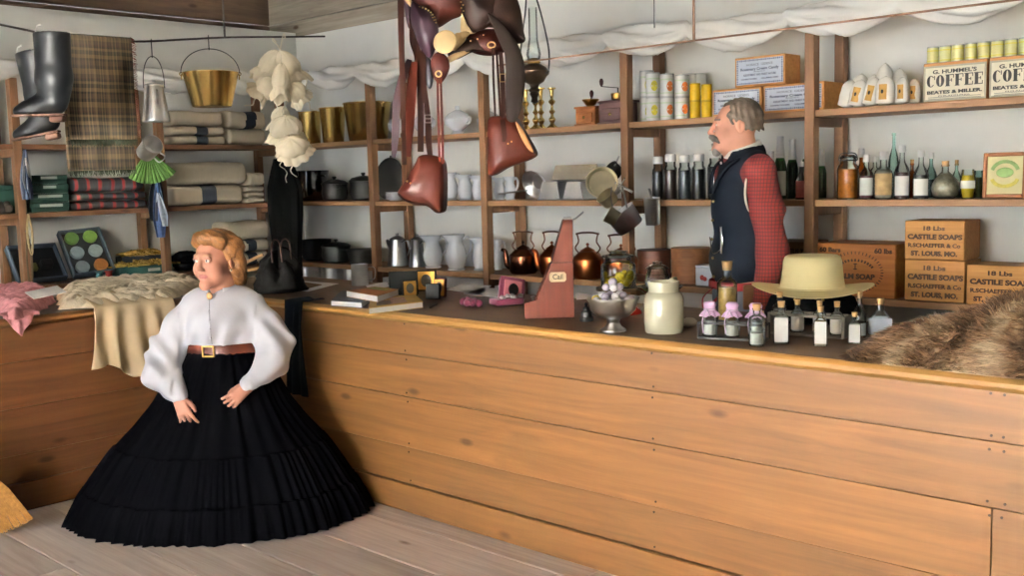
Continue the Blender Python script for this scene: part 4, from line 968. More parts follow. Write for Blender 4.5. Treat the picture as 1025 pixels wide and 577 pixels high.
# round cheese boxes, tin, crates on the low shelf
BENT = wood('bentwood', '#8a5a36', '#6b4227', 0, .55, 1.2, .3, .1, False); BENT_D = wood('dark_bentwood', '#5f3523', '#47271a', 0, .5, 1.2, .3, .1, False)
def round_box(label, px0, px1, pt, y, m, z=SC, hh=None):
    P, W, H = place(px0, px1, pt, z, y); H = hh or H; R = W / 2; t = thing('round_box', label, 'round box', P, .4, 'round wooden boxes on the low shelf')
    b = B(); b.lathe([(0, .001), (R * .97, 0), (R * .97, H * .68), (0, H * .68)], 36); b.obj('body', m, t)
    b = B(); b.lathe([(R, H * .66), (R, H - .002), (R * .98, H), (0, H)], 36); b.obj('lid', m, t); return P, H
P, H = round_box('dark round bentwood box, lower of the pair beside the post', 637, 673, 274, YM + .03, BENT_D)
round_box('dark round bentwood box, upper of the pair beside the post', 638, 672, 250, YM + .03, BENT_D, SC + H + .001)
round_box('tall tan round bentwood box left of the shopkeeper', 672, 711, 248, YM + .06, BENT)
P0, P1 = aty(696.5, 287, YS + .05), aty(712, 287, YS + .05); w = P1.x - P0.x; h = aty(704, 266, YS + .05).z - SC
t = thing('square_tin', 'small square tin printed with a red fruit', 'tin', Vector(((P0.x + P1.x) / 2, YS + .09, SC + .0012)), .1)
b = B(); b.box((0, 0, h * .46), (w, w, h * .9), bev=.004); b.obj('body', plain('pale_grey_tin', '#b9bdc4', .4, .2, .05), t); b = B(); b.box((0, 0, h * .95), (w * 1.03, w * 1.03, h * .1), bev=.003); b.obj('lid', STEEL, t)
b = B(); b.ball((-.008, -w / 2 - .001, h * .42), (.013, .002, .014), u=10, v=6); b.ball((.008, -w / 2 - .001, h * .36), (.012, .002, .012), u=10, v=6); b.obj('printed_fruit', plain('red_print', '#a8332c', .5), t)
SOAP = wood('soap_crate_wood', '#c08c50', '#9f6b35', 0, .6, .9, .3, .15); SOAP_O = wood('orange_crate_wood', '#b5763c', '#945625', 0, .6, .9, .3, .15)
BURN = plain('burnt_lettering', '#3a2414', .8, 0, .2, 60)
def soap(label, px0, px1, pt, zb, y, d, lines, m=SOAP, zt=None, px1w=None):
    P0 = aty(px0, 280, y); x1 = aty(px1, 280, y).x; sx = x1 - P0.x; sz = (zt or aty((px0 + px1) / 2, pt, y).z) - zb - .002
    t = crate('soap_crate', label, Vector((P0.x + sx / 2, y + d / 2, zb + .0012)), sx, d, sz, m, 'crate', 'soap crates on the low shelf', lines=lines(sx, sz), ink=BURN); return t, sz, sx, y
cast = lambda w, h: [('18 Lbs', h * .15, 0, h * .30, w * .36, .001), ('CASTILE SOAPS', h * .17, .01 * w, h * .08, w * .92, .0016), ('R.SCHAEFFER & Co', h * .14, 0, -h * .14, w * .88, .001), ('ST. LOUIS, MO.', h * .16, 0, -h * .35, w * .78, .0016)]
yc = YS + .02
zA_ = aty(935, 260.5, yc).z
soap('castile soap crate, lower one of the stack of two', 905.5, 966, 0, SC, yc, .19, cast, SOAP, zA_)
soap('castile soap crate, set on top of the stack of two', 905, 964.5, 221, zA_, yc, .19, cast, SOAP)
soap('castile soap crate at the picture edge, partly behind the fur', 967.5, 1036, 266, SC, yc - .02, .19, cast, SOAP)
t, sz, sx, y = soap('large 60 bars soap crate with a ring of printed dashes, behind the cream hat', 818, 896, 244, SC, yc, .24, lambda w, h: [('60 Bars', h * .12, -w * .33, h * .37, w * .28, .0012)], SOAP_O)
lettering([('60 lbs', sz * .12, sx * .35, sz * .37, sx * .22, .0012)], BURN, t, 'lettering', Matrix.Translation((0, -.1207, sz / 2)))
lettering([('PALM SOAP', sz * .13, 0, -sz * .12, sx * .5, .0016)], BURN, t, 'lettering', Matrix.Translation((0, -.1207, sz / 2)))
b = B(); h = sz
for k in range(44): a = 2 * PI * k / 44; b.box((w_ := sx * .34 * math.cos(a), -.12 - .0008, h * .47 + h * .36 * math.sin(a)), (.004, .001, .013), Matrix.Rotation(-(a - PI / 2), 3, 'Y'), 0)
for x, z, ww, hh in ((0, .10, .018, .004), (0, .02, .018, .004), (0, .06, .005, .03)): b.box((x, -.1208, h * .5 + z * h * 1.2), (ww, .001, hh), bev=0)
for k in range(13): a = PI * (.15 + .7 * k / 12); b.box((-sx * .24 * math.cos(a), -.1208, h * .47 + h * .22 * math.sin(a)), (.008, .001, .012), Matrix.Rotation(-(PI / 2 - a), 3, 'Y'), 0)
b.obj('printed_ring', BURN, t, smooth=False)
soap('brown printed crate between the shopkeeper and the post', 770, 810, 242, SC, yc + .03, .2, lambda w, h: [('SALERATUS 72', h * .15, 0, h * .30, w * .8, .001), ('BEST CHEMICAL', h * .1, 0, h * .1, w * .8, .0005), ('WARRANTED PURE', h * .1, 0, -h * .05, w * .8, .0005)], plain('brown_crate', '#7d5533', .6, 0, .15, 8))
# ================================================================== beside the corner: hanging rod and the shorter shelving
XR = -.15
ROD = plain('blackened_iron_rod', '#4a4340', .55, .6, .2, 30)
rodpts = [atx(px, py, XR) for px, py in ((-14, 23), (2, 25), (40, 33), (70, 38), (110, 41), (145, 41.5), (185, 39.5), (225, 37.5), (283, 37), (325, 36.5))]
t = thing('hanging_rod', 'thin dark iron rod with boots, shawl, pails and bonnets hanging from it', 'rod', (0, 0, 0))
b = B(); b.tube(spline(rodpts, 4), .0055, 8); b.obj('crossbar', ROD, t)
q = atx(225, 37.5, XR); b = B(); b.tube([q + V(0, 0, .004), V(q.x, q.y, ZC - .001)], .0055, 8); b.obj('drop_rod', ROD, t)
q = rodpts[0]; b = B(); b.tube([q + V(0, 0, .004), V(q.x, q.y, ZC - .001)], .0055, 8); b.obj('drop_rod', ROD, t)
def rod_at(px):
    pts = spline([(p, q, 0) for p, q in ((-14, 23), (2, 25), (40, 33), (70, 38), (110, 41), (145, 41.5), (185, 39.5), (225, 37.5), (283, 37), (325, 36.5))], 8)
    for a, c in zip(pts, pts[1:]):
        if a.x <= px <= c.x: return atx(px, a.y + (c.y - a.y) * (px - a.x) / (c.x - a.x), XR)
def s_hook(t, z0, z1, name='hanging_hook', r=.003):
    """hook from rod height z0 down to z1 (local z)"""
    h = .012; b = B(); pts = [(0, h, z0 - .006), (0, h * .9, z0 + .006), (0, 0, z0 + .0115), (0, -h, z0 + .004), (0, -h, z0 - .012), (0, 0, (z0 + z1) / 2), (0, h, z1 + .02), (0, h, z1 + .004), (0, 0, z1 - .006), (0, -h * .8, z1 + .004)]
    b.tube(spline(pts, 4), r, 6); return b.obj(name, WIRE, t)
# riding boots
BOOT = plain('black_boot_leather', '#0b0c0f', .36, 0, .15, 9, .12, spec=.22); SOLE = plain('brown_leather_sole', '#4f2d1a', .6, 0, .15, 30); CLIPM = plain('pale_clip', '#c9c6c0', .5)
def boot(label, heel_px, toe_px, top_px, d, seed, front=True):
    heel, toe, top = atd(*heel_px, d), atd(*toe_px, d), atd(*top_px, d)
    fw = (toe - heel); fw.z = 0; L = fw.length; rz = math.atan2(-fw.x, fw.y) + PI   # local -y is the toe
    t = thing('riding_boot', label, 'boot', heel, math.atan2(fw.x, -fw.y), 'riding boots on the rod'); t.scale = (.78, 1, 1)
    H = top.z - heel.z
    s = SDF((-.1, -L - .03, -.01), (.1, .12, H + .02), .0055)
    s.cap((0, .012, H), (0, .008, H * .45), .080, .076, .01); s.cap((0, .008, H * .45), (0, .0, H * .22), .076, .060, .03)
    s.cap((0, -.0, H * .24), (0, -.005, .075), .058, .050, .03); s.cap((0, .01, .055), (0, -.05, .055), .040, .036, .03); s.cap((0, -.05, .055), (0, -L + .09, .035), .041, .036, .04); s.cap((0, -L + .10, .034), (0, -L + .045, .027), .037, .026, .03)
    s.box((0, 0, H + .06), (.1, .1, .06), .001, k=.002, sub=True); s.cap((0, .012, H + .02), (0, .012, H - .05), .072, .066, .004, sub=True); s.box((0, -L / 2, -.01), (.1, L, .022), .001, k=.002, sub=True)
    s.disp(lambda X, Y, Z: .0022 * np.sin(Z * 60 + seed + 3 * np.sin(X * 20)) * np.exp(-((Z - H * .27) / .06) ** 2))
    s.obj('upper', BOOT, t, 2)
    b = B(); n = 22; prof = lambda y: (.034 if y > -.02 else .030 if y > -.10 else .041) * (1 if y > -L + .05 else max(.05, math.sqrt(max(0, 1 - ((-y - (L - .05)) / .046) ** 2))))
    ys_ = [.046 - (L + .03) * k / n for k in range(n + 1)]
    out = [(prof(y) * (1 if y < .03 else .75), y) for y in ys_]; ol = out + [(-x, y) for x, y in reversed(out)]
    b.prism([(x, y) for x, y in ol], .009, Matrix.Translation((0, 0, .0095)) @ Matrix.Rotation(-PI / 2, 4, 'X').inverted() @ Matrix.Scale(-1, 4, (0, 0, 1)) if False else Matrix(((1, 0, 0, 0), (0, 0, 1, 0), (0, 1, 0, .0085), (0, 0, 0, 1))))
    b.obj('sole', SOLE, t)
    b = B(); b.box((0, .012, -.010), (.062, .062, .028), bev=.006); b.obj('heel', SOLE, t)
    b = B(); b.box((0, -.055, H - .004), (.02, .008, .03), bev=.002); b.tube([(0, -.055, H + .01), (0, -.05, H + .03), (0, -.03, H + .035)], .003, 6); b.obj('hanging_clip', CLIPM, t)
    return t
boot('black riding boot hanging nearer to us, its whole shaft in view', (55, 117), (9.5, 126), (40, 34), 4.62, 0)
t = boot('black riding boot hanging behind the other one, mostly hidden', (50, 135), (9.5, 139), (28, 52), 4.90, 2)
t.rotation_euler = (Matrix.Rotation(-.17, 3, _F) @ t.rotation_euler.to_matrix()).to_euler()
# plaid shawl over the rod
def plaid_material():
    m, nt, b = _new('brown_plaid_wool'); tc = N(nt, 'ShaderNodeTexCoord'); sep = N(nt, 'ShaderNodeSeparateXYZ'); nt.links.new(tc.outputs['UV'], sep.inputs[0])
    def bands(out, n, stops):
        mu = N(nt, 'ShaderNodeMath', operation='MULTIPLY'); mu.inputs[1].default_value = n; fr = N(nt, 'ShaderNodeMath', operation='FRACT')
        nt.links.new(out, mu.inputs[0]); nt.links.new(mu.outputs[0], fr.inputs[0]); return ramp(nt, fr.outputs[0], stops, 'CONSTANT')
    tn, dk, br, gr, rd = lin('#6f5c42'), lin('#17130f'), lin('#463627'), lin('#25251a'), lin('#3a1c15')
    st = [(0, tn), (.16, dk), (.26, br), (.4, dk), (.47, tn), (.58, gr), (.7, tn), (.78, dk), (.84, rd), (.88, br)]
    col = mix(nt, .5, bands(sep.outputs['X'], 5.0, st), bands(sep.outputs['Y'], 7.5, st)); nt.links.new(mix(nt, 1.0, col, (.95, .95, .95, 1), 'MULTIPLY'), b.inputs['Base Color'])
    b.inputs['Roughness'].default_value = .95; b.inputs['Sheen Weight'].default_value = .1; return m
PLAID = plaid_material(); FRINGE = plain('dark_green_fringe', '#2c3322', .95, 0, .4, 60); FRINGE_R = plain('red_brown_fringe', '#6d3328', .95, 0, .3, 60)
pa, pb = rod_at(60), rod_at(130); zr = (pa.z + pb.z) / 2
t = thing('plaid_shawl', 'brown and black plaid wool shawl folded over the rod', 'shawl', (XR, 0, 0))
Lf = zr - atx(98, 148, XR + .03).z; Lb = zr - atx(100, 178, XR - .03).z
def shawl(u, v):
    y = pa.y + (pb.y - pa.y) * u; zt = pa.z + (pb.z - pa.z) * u + .016; tot = Lf + Lb; s = v * tot - Lf
    wob = .009 * math.sin(u * 17 + 1) * min(1, abs(s) / .2) + .006 * fb(u * 4, s * 3, 2)
    if abs(s) < .02: return (.011 * (-s / .02), y, zt + .004 * (1 - (s / .02) ** 2))
    x = (.013 + wob * .8 + .008) if s < 0 else (-.011 - .004 + wob * .5 - .008); return (x, y + .006 * fb(s * 4, u, 5) + (.03 * max(0, s - .1) * (1 - 2 * u) * .0), zt - abs(s) + .02)
b = B(); b.grid(shawl, 40, 60, .003); o = b.obj('hanging_cloth', PLAID, t, 180)
def fringe(name, mat, fn, n, seed):
    r = random.Random(seed); b = B()
    for k in range(n):
        p, d, L = fn((k + r.random() * .6) / n); p = Vector(p); d = Vector(d).normalized(); j = Vector((r.uniform(-.3, .3), r.uniform(-.35, .35), 0))
        b.tube([p, p + (d + j * .4).normalized() * L * .5, p + (d + j).normalized() * L * r.uniform(.8, 1.1)], [.0022, .002, .0012], 4)
    return b.obj(name, mat, t, 180)
fringe('front_fringe', FRINGE, lambda u: (shawl(u, 0.004), (.1, 0, -1), .035), 110, 1); fringe('back_fringe', FRINGE, lambda u: (shawl(u, .996), (.05, 0, -1), .035), 110, 2)
fringe('side_fringe', FRINGE_R, lambda u: (shawl(1, .02 + .46 * u), (.3, 1, -.5), .022), 70, 3)
# tin can pot on a hook, dipper below, brass pail on a hook
P = rod_at(150); pt, pb_ = atx(157, 83, XR), atx(157, 122, XR); hgt = pt.z - pb_.z; ptx = atx(155, 100, XR)
P = Vector((XR, ptx.y, pb_.z)); zr_ = rod_at(149.5).z - P.z
t = thing('milk_can', 'tapered shiny tin can with a wire bail hanging on a hook beside the plaid shawl', 'tin can', P, face_cam(P))
Rb, Rt = .068, .046
b = B(); b.lathe([(0, .001), (Rb * .98, 0), (Rb, .004), (Rb * .99, .012), (Rt, hgt * .9), (Rt * 1.1, hgt * .91), (Rt * 1.1, hgt * .94), (Rt * .8, hgt * .98), (.01, hgt), (.008, hgt + .012), (0, hgt + .014)], 30); b.obj('body', STEEL, t)
b = B(); b.tube(spline([(.01, -Rt * .98, hgt * .8), (.012, -Rt - .03, hgt * .76), (.012, -Rt - .028, hgt * .5), (.01, -Rt * 1.02, hgt * .42)], 5), .005, 6, .6); b.obj('handle', STEEL_D, t)
b = B(); zt_ = zr_ - .075; b.tube([((Rt + .006) * math.cos(PI - PI * k / 18), 0, hgt * .86 + (zt_ - hgt * .86) * math.sin(PI * k / 18) ** .8) for k in range(19)], .0025, 6); b.obj('bail', WIRE, t); s_hook(t, zr_, zt_)
q = atx(149, 149, XR - .02); t = thing('dipper', 'shiny tin cup hanging sideways below the tapered tin can', 'cup', q, rot=(.9, .75, face_cam(q)))
b = B(); R = .052; b.lathe([(0, -.05), (R * .9, -.05), (R, .05), (R * 1.04, .052), (R * .96, .05), (R * .86, -.044), (0, -.044)], 28); b.obj('cup', STEEL, t); b = B(); b.tube(spline([(R, 0, .035), (R + .035, 0, .03), (R + .03, 0, -.03), (R * .92, 0, -.03)], 5), .005, 6, .6); b.obj('handle', STEEL_D, t)
P0, P1 = atx(212.5, 107, XR), atx(212.5, 73, XR); Wb = 55 * mpp(P0); Hb = P1.z - P0.z
zr_ = rod_at(212).z - P0.z
t = pail('brass_pail', 'polished brass pail hanging on a hook from the rod', P0, Wb, Hb, BRASS, None, .7, zr_ - .055 - Hb, face_cam(P0)); s_hook(t, zr_, zr_ - .058)
# cloth bonnets
BON = plain('cream_bonnet_cloth', '#e0d3b8', .9, 0, .05, 9, .2, bscale=40); STR = plain('cream_tie', '#e2d8c2', .9, 0, .05)
def bonnet(label, pc, d, wpx, hpx, tilt, yaw_, seed, ties, style=0, rx=0.0):
    P = atd(*pc, d); W, H = wpx * .84 * mpp(P), hpx * .86 * mpp(P); rz = face_cam(P) + yaw_; t = thing('sun_bonnet', label, 'bonnet', P, 0, 'cream bonnets on the rod'); t.rotation_euler = (Matrix.Rotation(rz, 3, 'Z') @ Matrix.Rotation(tilt, 3, 'Y') @ Matrix.Rotation(rx, 3, 'X')).to_euler()
    def fn(u, v):
        a = 2 * PI * u
        prof = [(0, .0), (.35, .03), (.75, .16), (.95, .34), (1, .52), (.86, .66), (.8, .70), (1.05, .84), (1.2, 1.0)]
        k = v * (len(prof) - 1); i = min(int(k), len(prof) - 2); f = k - i; r = prof[i][0] * (1 - f) + prof[i + 1][0] * f; z = prof[i][1] * (1 - f) + prof[i + 1][1] * f
        fr = max(0, v - .62) / .38
        r *= 1 + .05 * math.sin(a * 11 + seed) * (.4 + fr) + .16 * fb(math.cos(a) * 1.3 + seed, math.sin(a) * 1.3, v * 2)
        z += .09 * fr * math.sin(a * 3 + seed) + .05 * fb(math.cos(a) * 2, math.sin(a) * 2 + seed, v)
        return (W * .42 * r * math.cos(a), W * .30 * r * math.sin(a), H * (.5 - z))
    b = B(); b.grid(fn, 60, 26, .003, wrap=True); b.obj('crown_and_brim', BON, t, 180)
    r = random.Random(seed)
    for (dx, L) in ties:
        b = B(); x0 = W * dx; pts = [(x0 * .6, -W * .12, -H * .3)] + [(x0 + .012 * math.sin(q * 1.7 + seed + dx * 9), -W * .18 - .006 * q, -H * .3 - L * q / 5) for q in range(1, 6)]
        b.tube(spline(pts, 4), .0035, 6, .4); b.obj('hanging_tie_string', STR, t)
    if style == 0:
        b = B(); zr2 = rod_at(min(pc[0], 324)).z - P.z; b.tube(spline([(0, 0, H * .45), (.01 * (seed % 3 - 1), 0, (H * .45 + zr2) / 2), (0, 0, zr2 - .003), (.008, .0, zr2 + .006), (.012, 0, zr2 - .02)], 4), .003, 6); b.obj('hanging_tie', STR, t)
    return t
db = depth(rod_at(283))
bonnet('cream bonnet at the far side of the upper bunch, hanging from the rod', (270, 66), db + .15, 30, 40, .55, .3, 1, [(.1, .1)], 1, .3)
bonnet('cream bonnet at the top of the upper bunch, near the fastening', (290, 68), db + .02, 30, 42, -.45, -.3, 2, [(-.1, .12), (.3, .1)], 0, .35)
bonnet('cream bonnet in the middle of the upper bunch, opening downward', (281, 82), db - .20, 24, 44, .12, .1, 3, [(-.2, .14), (.2, .16)], 0, -.25)
bonnet('cream bonnet stretched out low on the upper bunch, nearer the brass pail', (266, 89), db - .02, 34, 32, .95, .4, 8, [(.1, .10)], 1, .5)
bonnet('cream bonnet at the lower side of the upper bunch near the brass pails', (297, 93), db - .09, 28, 28, -.8, .4, 4, [(.0, .08)], 1, .4)
bonnet('cream bonnet tucked at the top of the lower bunch', (281, 119), db + .14, 27, 28, .2, .2, 5, [(.1, .05)], 1, .2)
bonnet('large cream bonnet spread open in the lower bunch', (286, 129), db - .06, 46, 34, -.15, .2, 6, [(-.3, .08)], 1, .75)
bonnet('lowest cream bonnet, its brim spread over dangling ties', (293, 147), db - .27, 44, 30, -.2, -.1, 7, [(-.42, .17), (-.2, .14)], 1, .95)
# ------------------------------------------------------------------ textiles on the short shelving
XM = XS - .156
BLK = plain('cream_wool_blanket', '#c0b39c', .95, 0, .06, 8, .3, bscale=45); NAVY = plain('navy_blanket_stripe', '#20242c', .95, 0, .1, 30, .2)
def bolster(b, L, D, H, z0, rolls=1, seed=0, stripe=None, x0=0):
    """soft folded length along local y; stripe: (from, to) fraction in material 1"""
    n = 30
    for q in range(rolls):
        h = H / rolls; zc = z0 + h * (q + .5)
        def fn(u, v):
            a = 2 * PI * u; c, s_ = math.cos(a), math.sin(a); e = .55
            x = math.copysign(abs(c) ** e, c) * D / 2; z = math.copysign(abs(s_) ** e, s_) * h / 2 * .985
            yy = (v - .5) * L; end = 1 - max(0, abs(2 * v - 1) - .9) / .1 * .35
            k = 1 + .02 * fb(u * 3 + seed, v * 5, q + seed); return (x0 + x * end * k, yy + .006 * fb(u * 5, q, seed) , max(z0 + q * h + .0008, zc + z * end * k - .003 * math.sin(v * 9 + seed)))
        f0 = len(b.bm.faces); b.grid(fn, 26, n, wrap=True); b.bm.faces.ensure_lookup_table()
        ends = [[vtx for vtx in b.bm.verts if False]]
        if stripe:
            for f in b.bm.faces[f0:]:
                yy = f.calc_center_median().y / L + .5
                if stripe[0] < yy < stripe[1]: f.material_index = 1
    bnd = [e for e in b.bm.edges if e.is_boundary]
    bmesh.ops.holes_fill(b.bm, edges=bnd, sides=0)
def blanket(label, pxa, pxb, pt, pb, z, rolls, stripe, seed, xd=.215, xm=XM, group='cream blankets on the short shelving'):
    A, Bq = atx(pxa, pb, xm + xd / 2), atx(pxb, pb, xm + xd / 2); L = Bq.y - A.y; H = atx((pxa + pxb) / 2, pt, xm + xd / 2).z - atx((pxa + pxb) / 2, pb, xm + xd / 2).z
    t = B(); bolster(t, L, xd, H, 0, rolls, seed, stripe); o = t.obj('folded_blanket', [BLK, NAVY], None, 60, loc=(xm, (A.y + Bq.y) / 2, z)); return tag(o, label, 'blanket', group), H
y_ = lambda h: h + .0015
o, h1 = blanket('cream blanket with a navy stripe, middle of the stack on the upper shelf', 170, 228, 127, 146, SA + .0015, 2, (.47, .66), 1)
o, h2 = blanket('thick cream blanket on top of the upper shelf stack', 170, 226, 112, 127, SA + h1 + .003, 1, None, 2)
o, h3 = blanket('cream blanket under the striped one by the bonnets, upper shelf', 230, 268, 130, 146, SA + .0015, 1, None, 3)
o, h4 = blanket('cream blanket with a broad navy stripe, by the bonnets on the upper shelf', 229, 268, 112, 130, SA + h3 + .003, 1, (.45, .72), 4)
o, h1 = blanket('rolled cream blanket with a navy stripe, lower of two on the middle shelf', 173, 246, 189, 209, SB + .0015, 1, (.40, .60), 5)
o, h2 = blanket('large rolled cream blanket lying on the striped roll, middle shelf', 172, 250, 166, 189, SB + h1 + .003, 1, None, 6)
o, h3 = blanket('folded cream blanket at the far end of the middle shelf', 248, 266, 190, 207, SB + .0015, 3, None, 7)
blanket('folded cream blanket on top at the far end of the middle shelf', 251, 266, 177, 190, SB + h3 + .003, 1, None, 8)
o, h1 = blanket('cream blanket with a navy stripe, bottom of the low stack behind the woman', 228, 272, 252, 265, SC + .0015, 1, (.45, .68), 9)
o, h2 = blanket('cream blanket with a navy stripe, middle of the low stack behind the woman', 228, 272, 240, 252, SC + h1 + .003, 1, (.45, .68), 10)
blanket('plain cream blanket on top of the low stack behind the woman', 226, 272, 221, 240, SC + h1 + h2 + .0045, 1, None, 11)
# dark cloth bundle
P = atx(188, 275, XM + .1)
b = B(); b.ball((0, 0, .06), (.09, .14, .07), u=24, v=14, fn=lambda p: 1 + .25 * fb(p.x * 1.5, p.y * 1.5, p.z * 1.5)); [setattr(v.co, 'z', max(v.co.z, 0.0)) for v in b.bm.verts]
o = b.obj('cloth_bundle', plain('black_felt', '#060608', .95, spec=.05), None, 180, loc=(XM + .02, P.y + .06, SC + .0015)); tag(o, 'black cloth bundle on the low shelf just behind the woman\'s face', 'cloth')
# striped red and black blankets
def stripes_mat():
    m, nt, b = _new('red_black_striped_wool'); tc = N(nt, 'ShaderNodeTexCoord'); sep = N(nt, 'ShaderNodeSeparateXYZ'); nt.links.new(tc.outputs['Object'], sep.inputs[0])
    add = N(nt, 'ShaderNodeMath', operation='MULTIPLY_ADD'); add.inputs[1].default_value = 13; nt.links.new(sep.outputs['Y'], add.inputs[0])
    nz = noise_tex(nt, tc.outputs['Object'], 6, 2); sc_ = N(nt, 'ShaderNodeMath', operation='MULTIPLY'); sc_.inputs[1].default_value = .5; nt.links.new(nz, sc_.inputs[0]); nt.links.new(sc_.outputs[0], add.inputs[2])
    fr = N(nt, 'ShaderNodeMath', operation='FRACT'); nt.links.new(add.outputs[0], fr.inputs[0])
    c = ramp(nt, fr.outputs[0], [(0, lin('#17181a')), (.3, lin('#2a3138')), (.38, lin('#8d2620')), (.62, lin('#8d2620')), (.64, lin('#4a4038')), (.7, lin('#17181a'))], 'CONSTANT')
    nt.links.new(c, b.inputs['Base Color']); b.inputs['Roughness'].default_value = .95; return m
STRP = stripes_mat()
z = SB + .0015
for k, (pxa, pxb, pt, pb, lab) in enumerate(((71, 150, 203, 212, 'red and black striped blanket, bottom of its stack'), (72, 150, 195, 203, 'red and black striped blanket, middle of its stack'), (72, 148, 180, 195, 'red and black striped blanket, thick top one under the shawl fringe'))):
    A, Bq = atx(pxa, 205, XM + .11), atx(pxb, 205, XM + .11); H = atx(110, pt, XM + .11).z - atx(110, pb, XM + .11).z
    b = B(); bolster(b, Bq.y - A.y, .215, H - .004, 0, 1, 20 + k); o = b.obj('striped_blanket', STRP, None, 60, loc=(XM, (A.y + Bq.y) / 2, z)); tag(o, lab, 'blanket', 'striped blankets on the middle shelf'); z += H + .0015
# green boxes with pale labels
GBOX = plain('dark_green_card', '#122a23', .7, 0, .12, 20, .05, spec=.2); GREYL = plain('grey_paper_label', '#a8a49c', .8, 0, .1, 30)
z = SB + .0015
for k, (pxa, pxb, pt, lw, lab) in enumerate(((31, 69.5, 203, .6, 'lowest dark green box of the stack'), (31, 70, 194.5, .62, 'dark green box second from the bottom of the stack'), (30.5, 70.5, 186.5, .32, 'dark green box with the shortest label, second from the top'), (31, 69.5, 178, .42, 'topmost dark green box of the stack'))):
    A, Bq = atx(pxa, 205, XM + .12), atx(pxb, 205, XM + .12); L = Bq.y - A.y; H = .055
    t = thing('green_box', lab + ' beside the striped blankets', 'box', (XM, (A.y + Bq.y) / 2, z), random.uniform(-.03, .03), 'green boxes on the middle shelf')
    b = B(); b.box((0, 0, H * .35), (.235, L * .97, H * .7), bev=.002); b.obj('tray', GBOX, t); b = B(); b.box((0, 0, H * .71), (.24, L, H * .56), bev=.003); b.obj('lid', GBOX, t)
    b = B(); b.box((.1212, L * .02, H * .7), (.002, L * lw, H * .3), bev=0); b.obj('label', GREYL, t); z += H + .0015
q = atx(20, 206, XM + .1); t = thing('green_box', 'dark green box at the picture edge behind the shelf post', 'box', (XM, q.y - .07, SB + .0015), 0, 'green boxes on the middle shelf')
b = B(); b.box((-.01, 0, .07), (.19, .24, .14), bev=.003); b.obj('tray', GBOX, t); b = B(); b.box((-.01, 0, .155), (.196, .246, .03), bev=.003); b.obj('lid', GBOX, t)
for k, px in enumerate((3, 10)):
    q = atx(px, 211, XS - .05); b = B(); b.ball((0, 0, .03), (.03, .03, .03), u=18, v=10, fn=lambda p: 1 + .1 * fb(p.x * 2, p.y * 2, k)); b.ball((0, 0, .055), (.02, .02, .02), u=14, v=8)
    o = b.obj('dark_cap', plain('dark_brown_felt', '#2a211b', .95), None, 180, loc=(XS - .035 , q.y - .02, SB + .0025)); tag(o, 'small dark brown felt cap ' + ('at the very edge of the picture' if k == 0 else 'next to the edge one, before the green box'), 'cap', 'dark caps on the middle shelf')
# low shelf trays
TRAY = plain('blue_grey_paint', '#46525f', .6, 0, .12, 12, .08); TRAY_D = plain('dark_grey_paint', '#2b2f35', .6, 0, .12, 12, spec=.2)
def tray(name, label, P, L, D, H, rot, mat=TRAY, back=None):
    """shallow box, long side L along local y, open on its local +z side"""
    t = thing(name, label, 'tray', P, 0, 'trays on the low shelf', rot=rot); b = B(); th = .012
    b.box((0, 0, th / 2), (D, L, th), bev=.002)
    for s in (-1, 1): b.box((s * (D / 2 - th / 2), 0, H / 2), (th, L, H), bev=.003); b.box((0, s * (L / 2 - th / 2), H / 2), (D - 2 * th, th, H), bev=.003)
    b.obj('tray_box', mat, t)
    if back: b = B(); b.box((0, 0, th + .001), (D - 2 * th, L - 2 * th, .002), bev=0); b.obj('lining', back, t)
    return t
xa = XS - .105
def tilt_tray(name, label, pxa, pxb, ptop, tilt, H, back, x_off=0.0, roll=0.0):
    A, Bq = atx(pxa, 275, xa), atx(pxb, 275, xa); L = Bq.y - A.y; h = atx((pxa + pxb) / 2, ptop, xa - .08).z - SC; D = h / math.sin(tilt)
    # lower long edge rests on the shelf
    c = Vector((xa - x_off - D / 2 * math.cos(tilt) , (A.y + Bq.y) / 2, SC + .007 + abs(roll) * L / 2 + D / 2 * math.sin(tilt)))
    return tray(name, label, c, L, D, H, (roll, tilt, 0), TRAY, back), L, D
DARKL = plain('dark_tray_lining', '#111316', .8)
t, L, D = tilt_tray('display_tray', 'blue-grey tray tipped up, holding six round tins', 73, 114, 236, .95, .05, DARKL, .0, .09)
TINC = ['#6c8f4a', '#7f9f4a', '#9aa7ac', '#a8b4b6', '#8f9a9c', '#b5713a']
k = 0
for r in range(3):
    for c in range(2):
        o = B(); rr = min(D / 3, L / 2) * .38; o.lathe([(0, 0), (rr, 0), (rr, .022), (rr * .96, .025), (0, .025)], 24); m = plain('tin_lid_' + 'abcdef'[k], TINC[k], .5, .1, .15, 40)
        ob = o.obj('round_tin', m, None, loc=(0, 0, 0)); loc = Vector((-D / 3 + r * D / 3 * .98, (-.5 + c) * L * .44, .0165))
        ob.matrix_world = t.matrix_basis @ Matrix.Translation(loc) if False else (Matrix.Translation(t.location) @ t.rotation_euler.to_matrix().to_4x4() @ Matrix.Translation(loc))
        tag(ob, ['green-lidded round tin in the upper row, nearer the edge of the picture', 'green-lidded round tin in the upper row, nearer the woman', 'pale grey round tin in the middle row, nearer the picture edge', 'pale grey round tin in the middle row, nearer the woman', 'grey round tin in the lowest row of the tipped tray', 'orange-lidded round tin in the lowest row of the tipped tray'][k], 'tin', 'round tins in the tipped tray'); k += 1
t, L, D = tilt_tray('display_tray', 'dark blue-grey tray tipped up behind the rope hank, at the picture edge', 16, 66, 250, .92, .05, DARKL, .0)
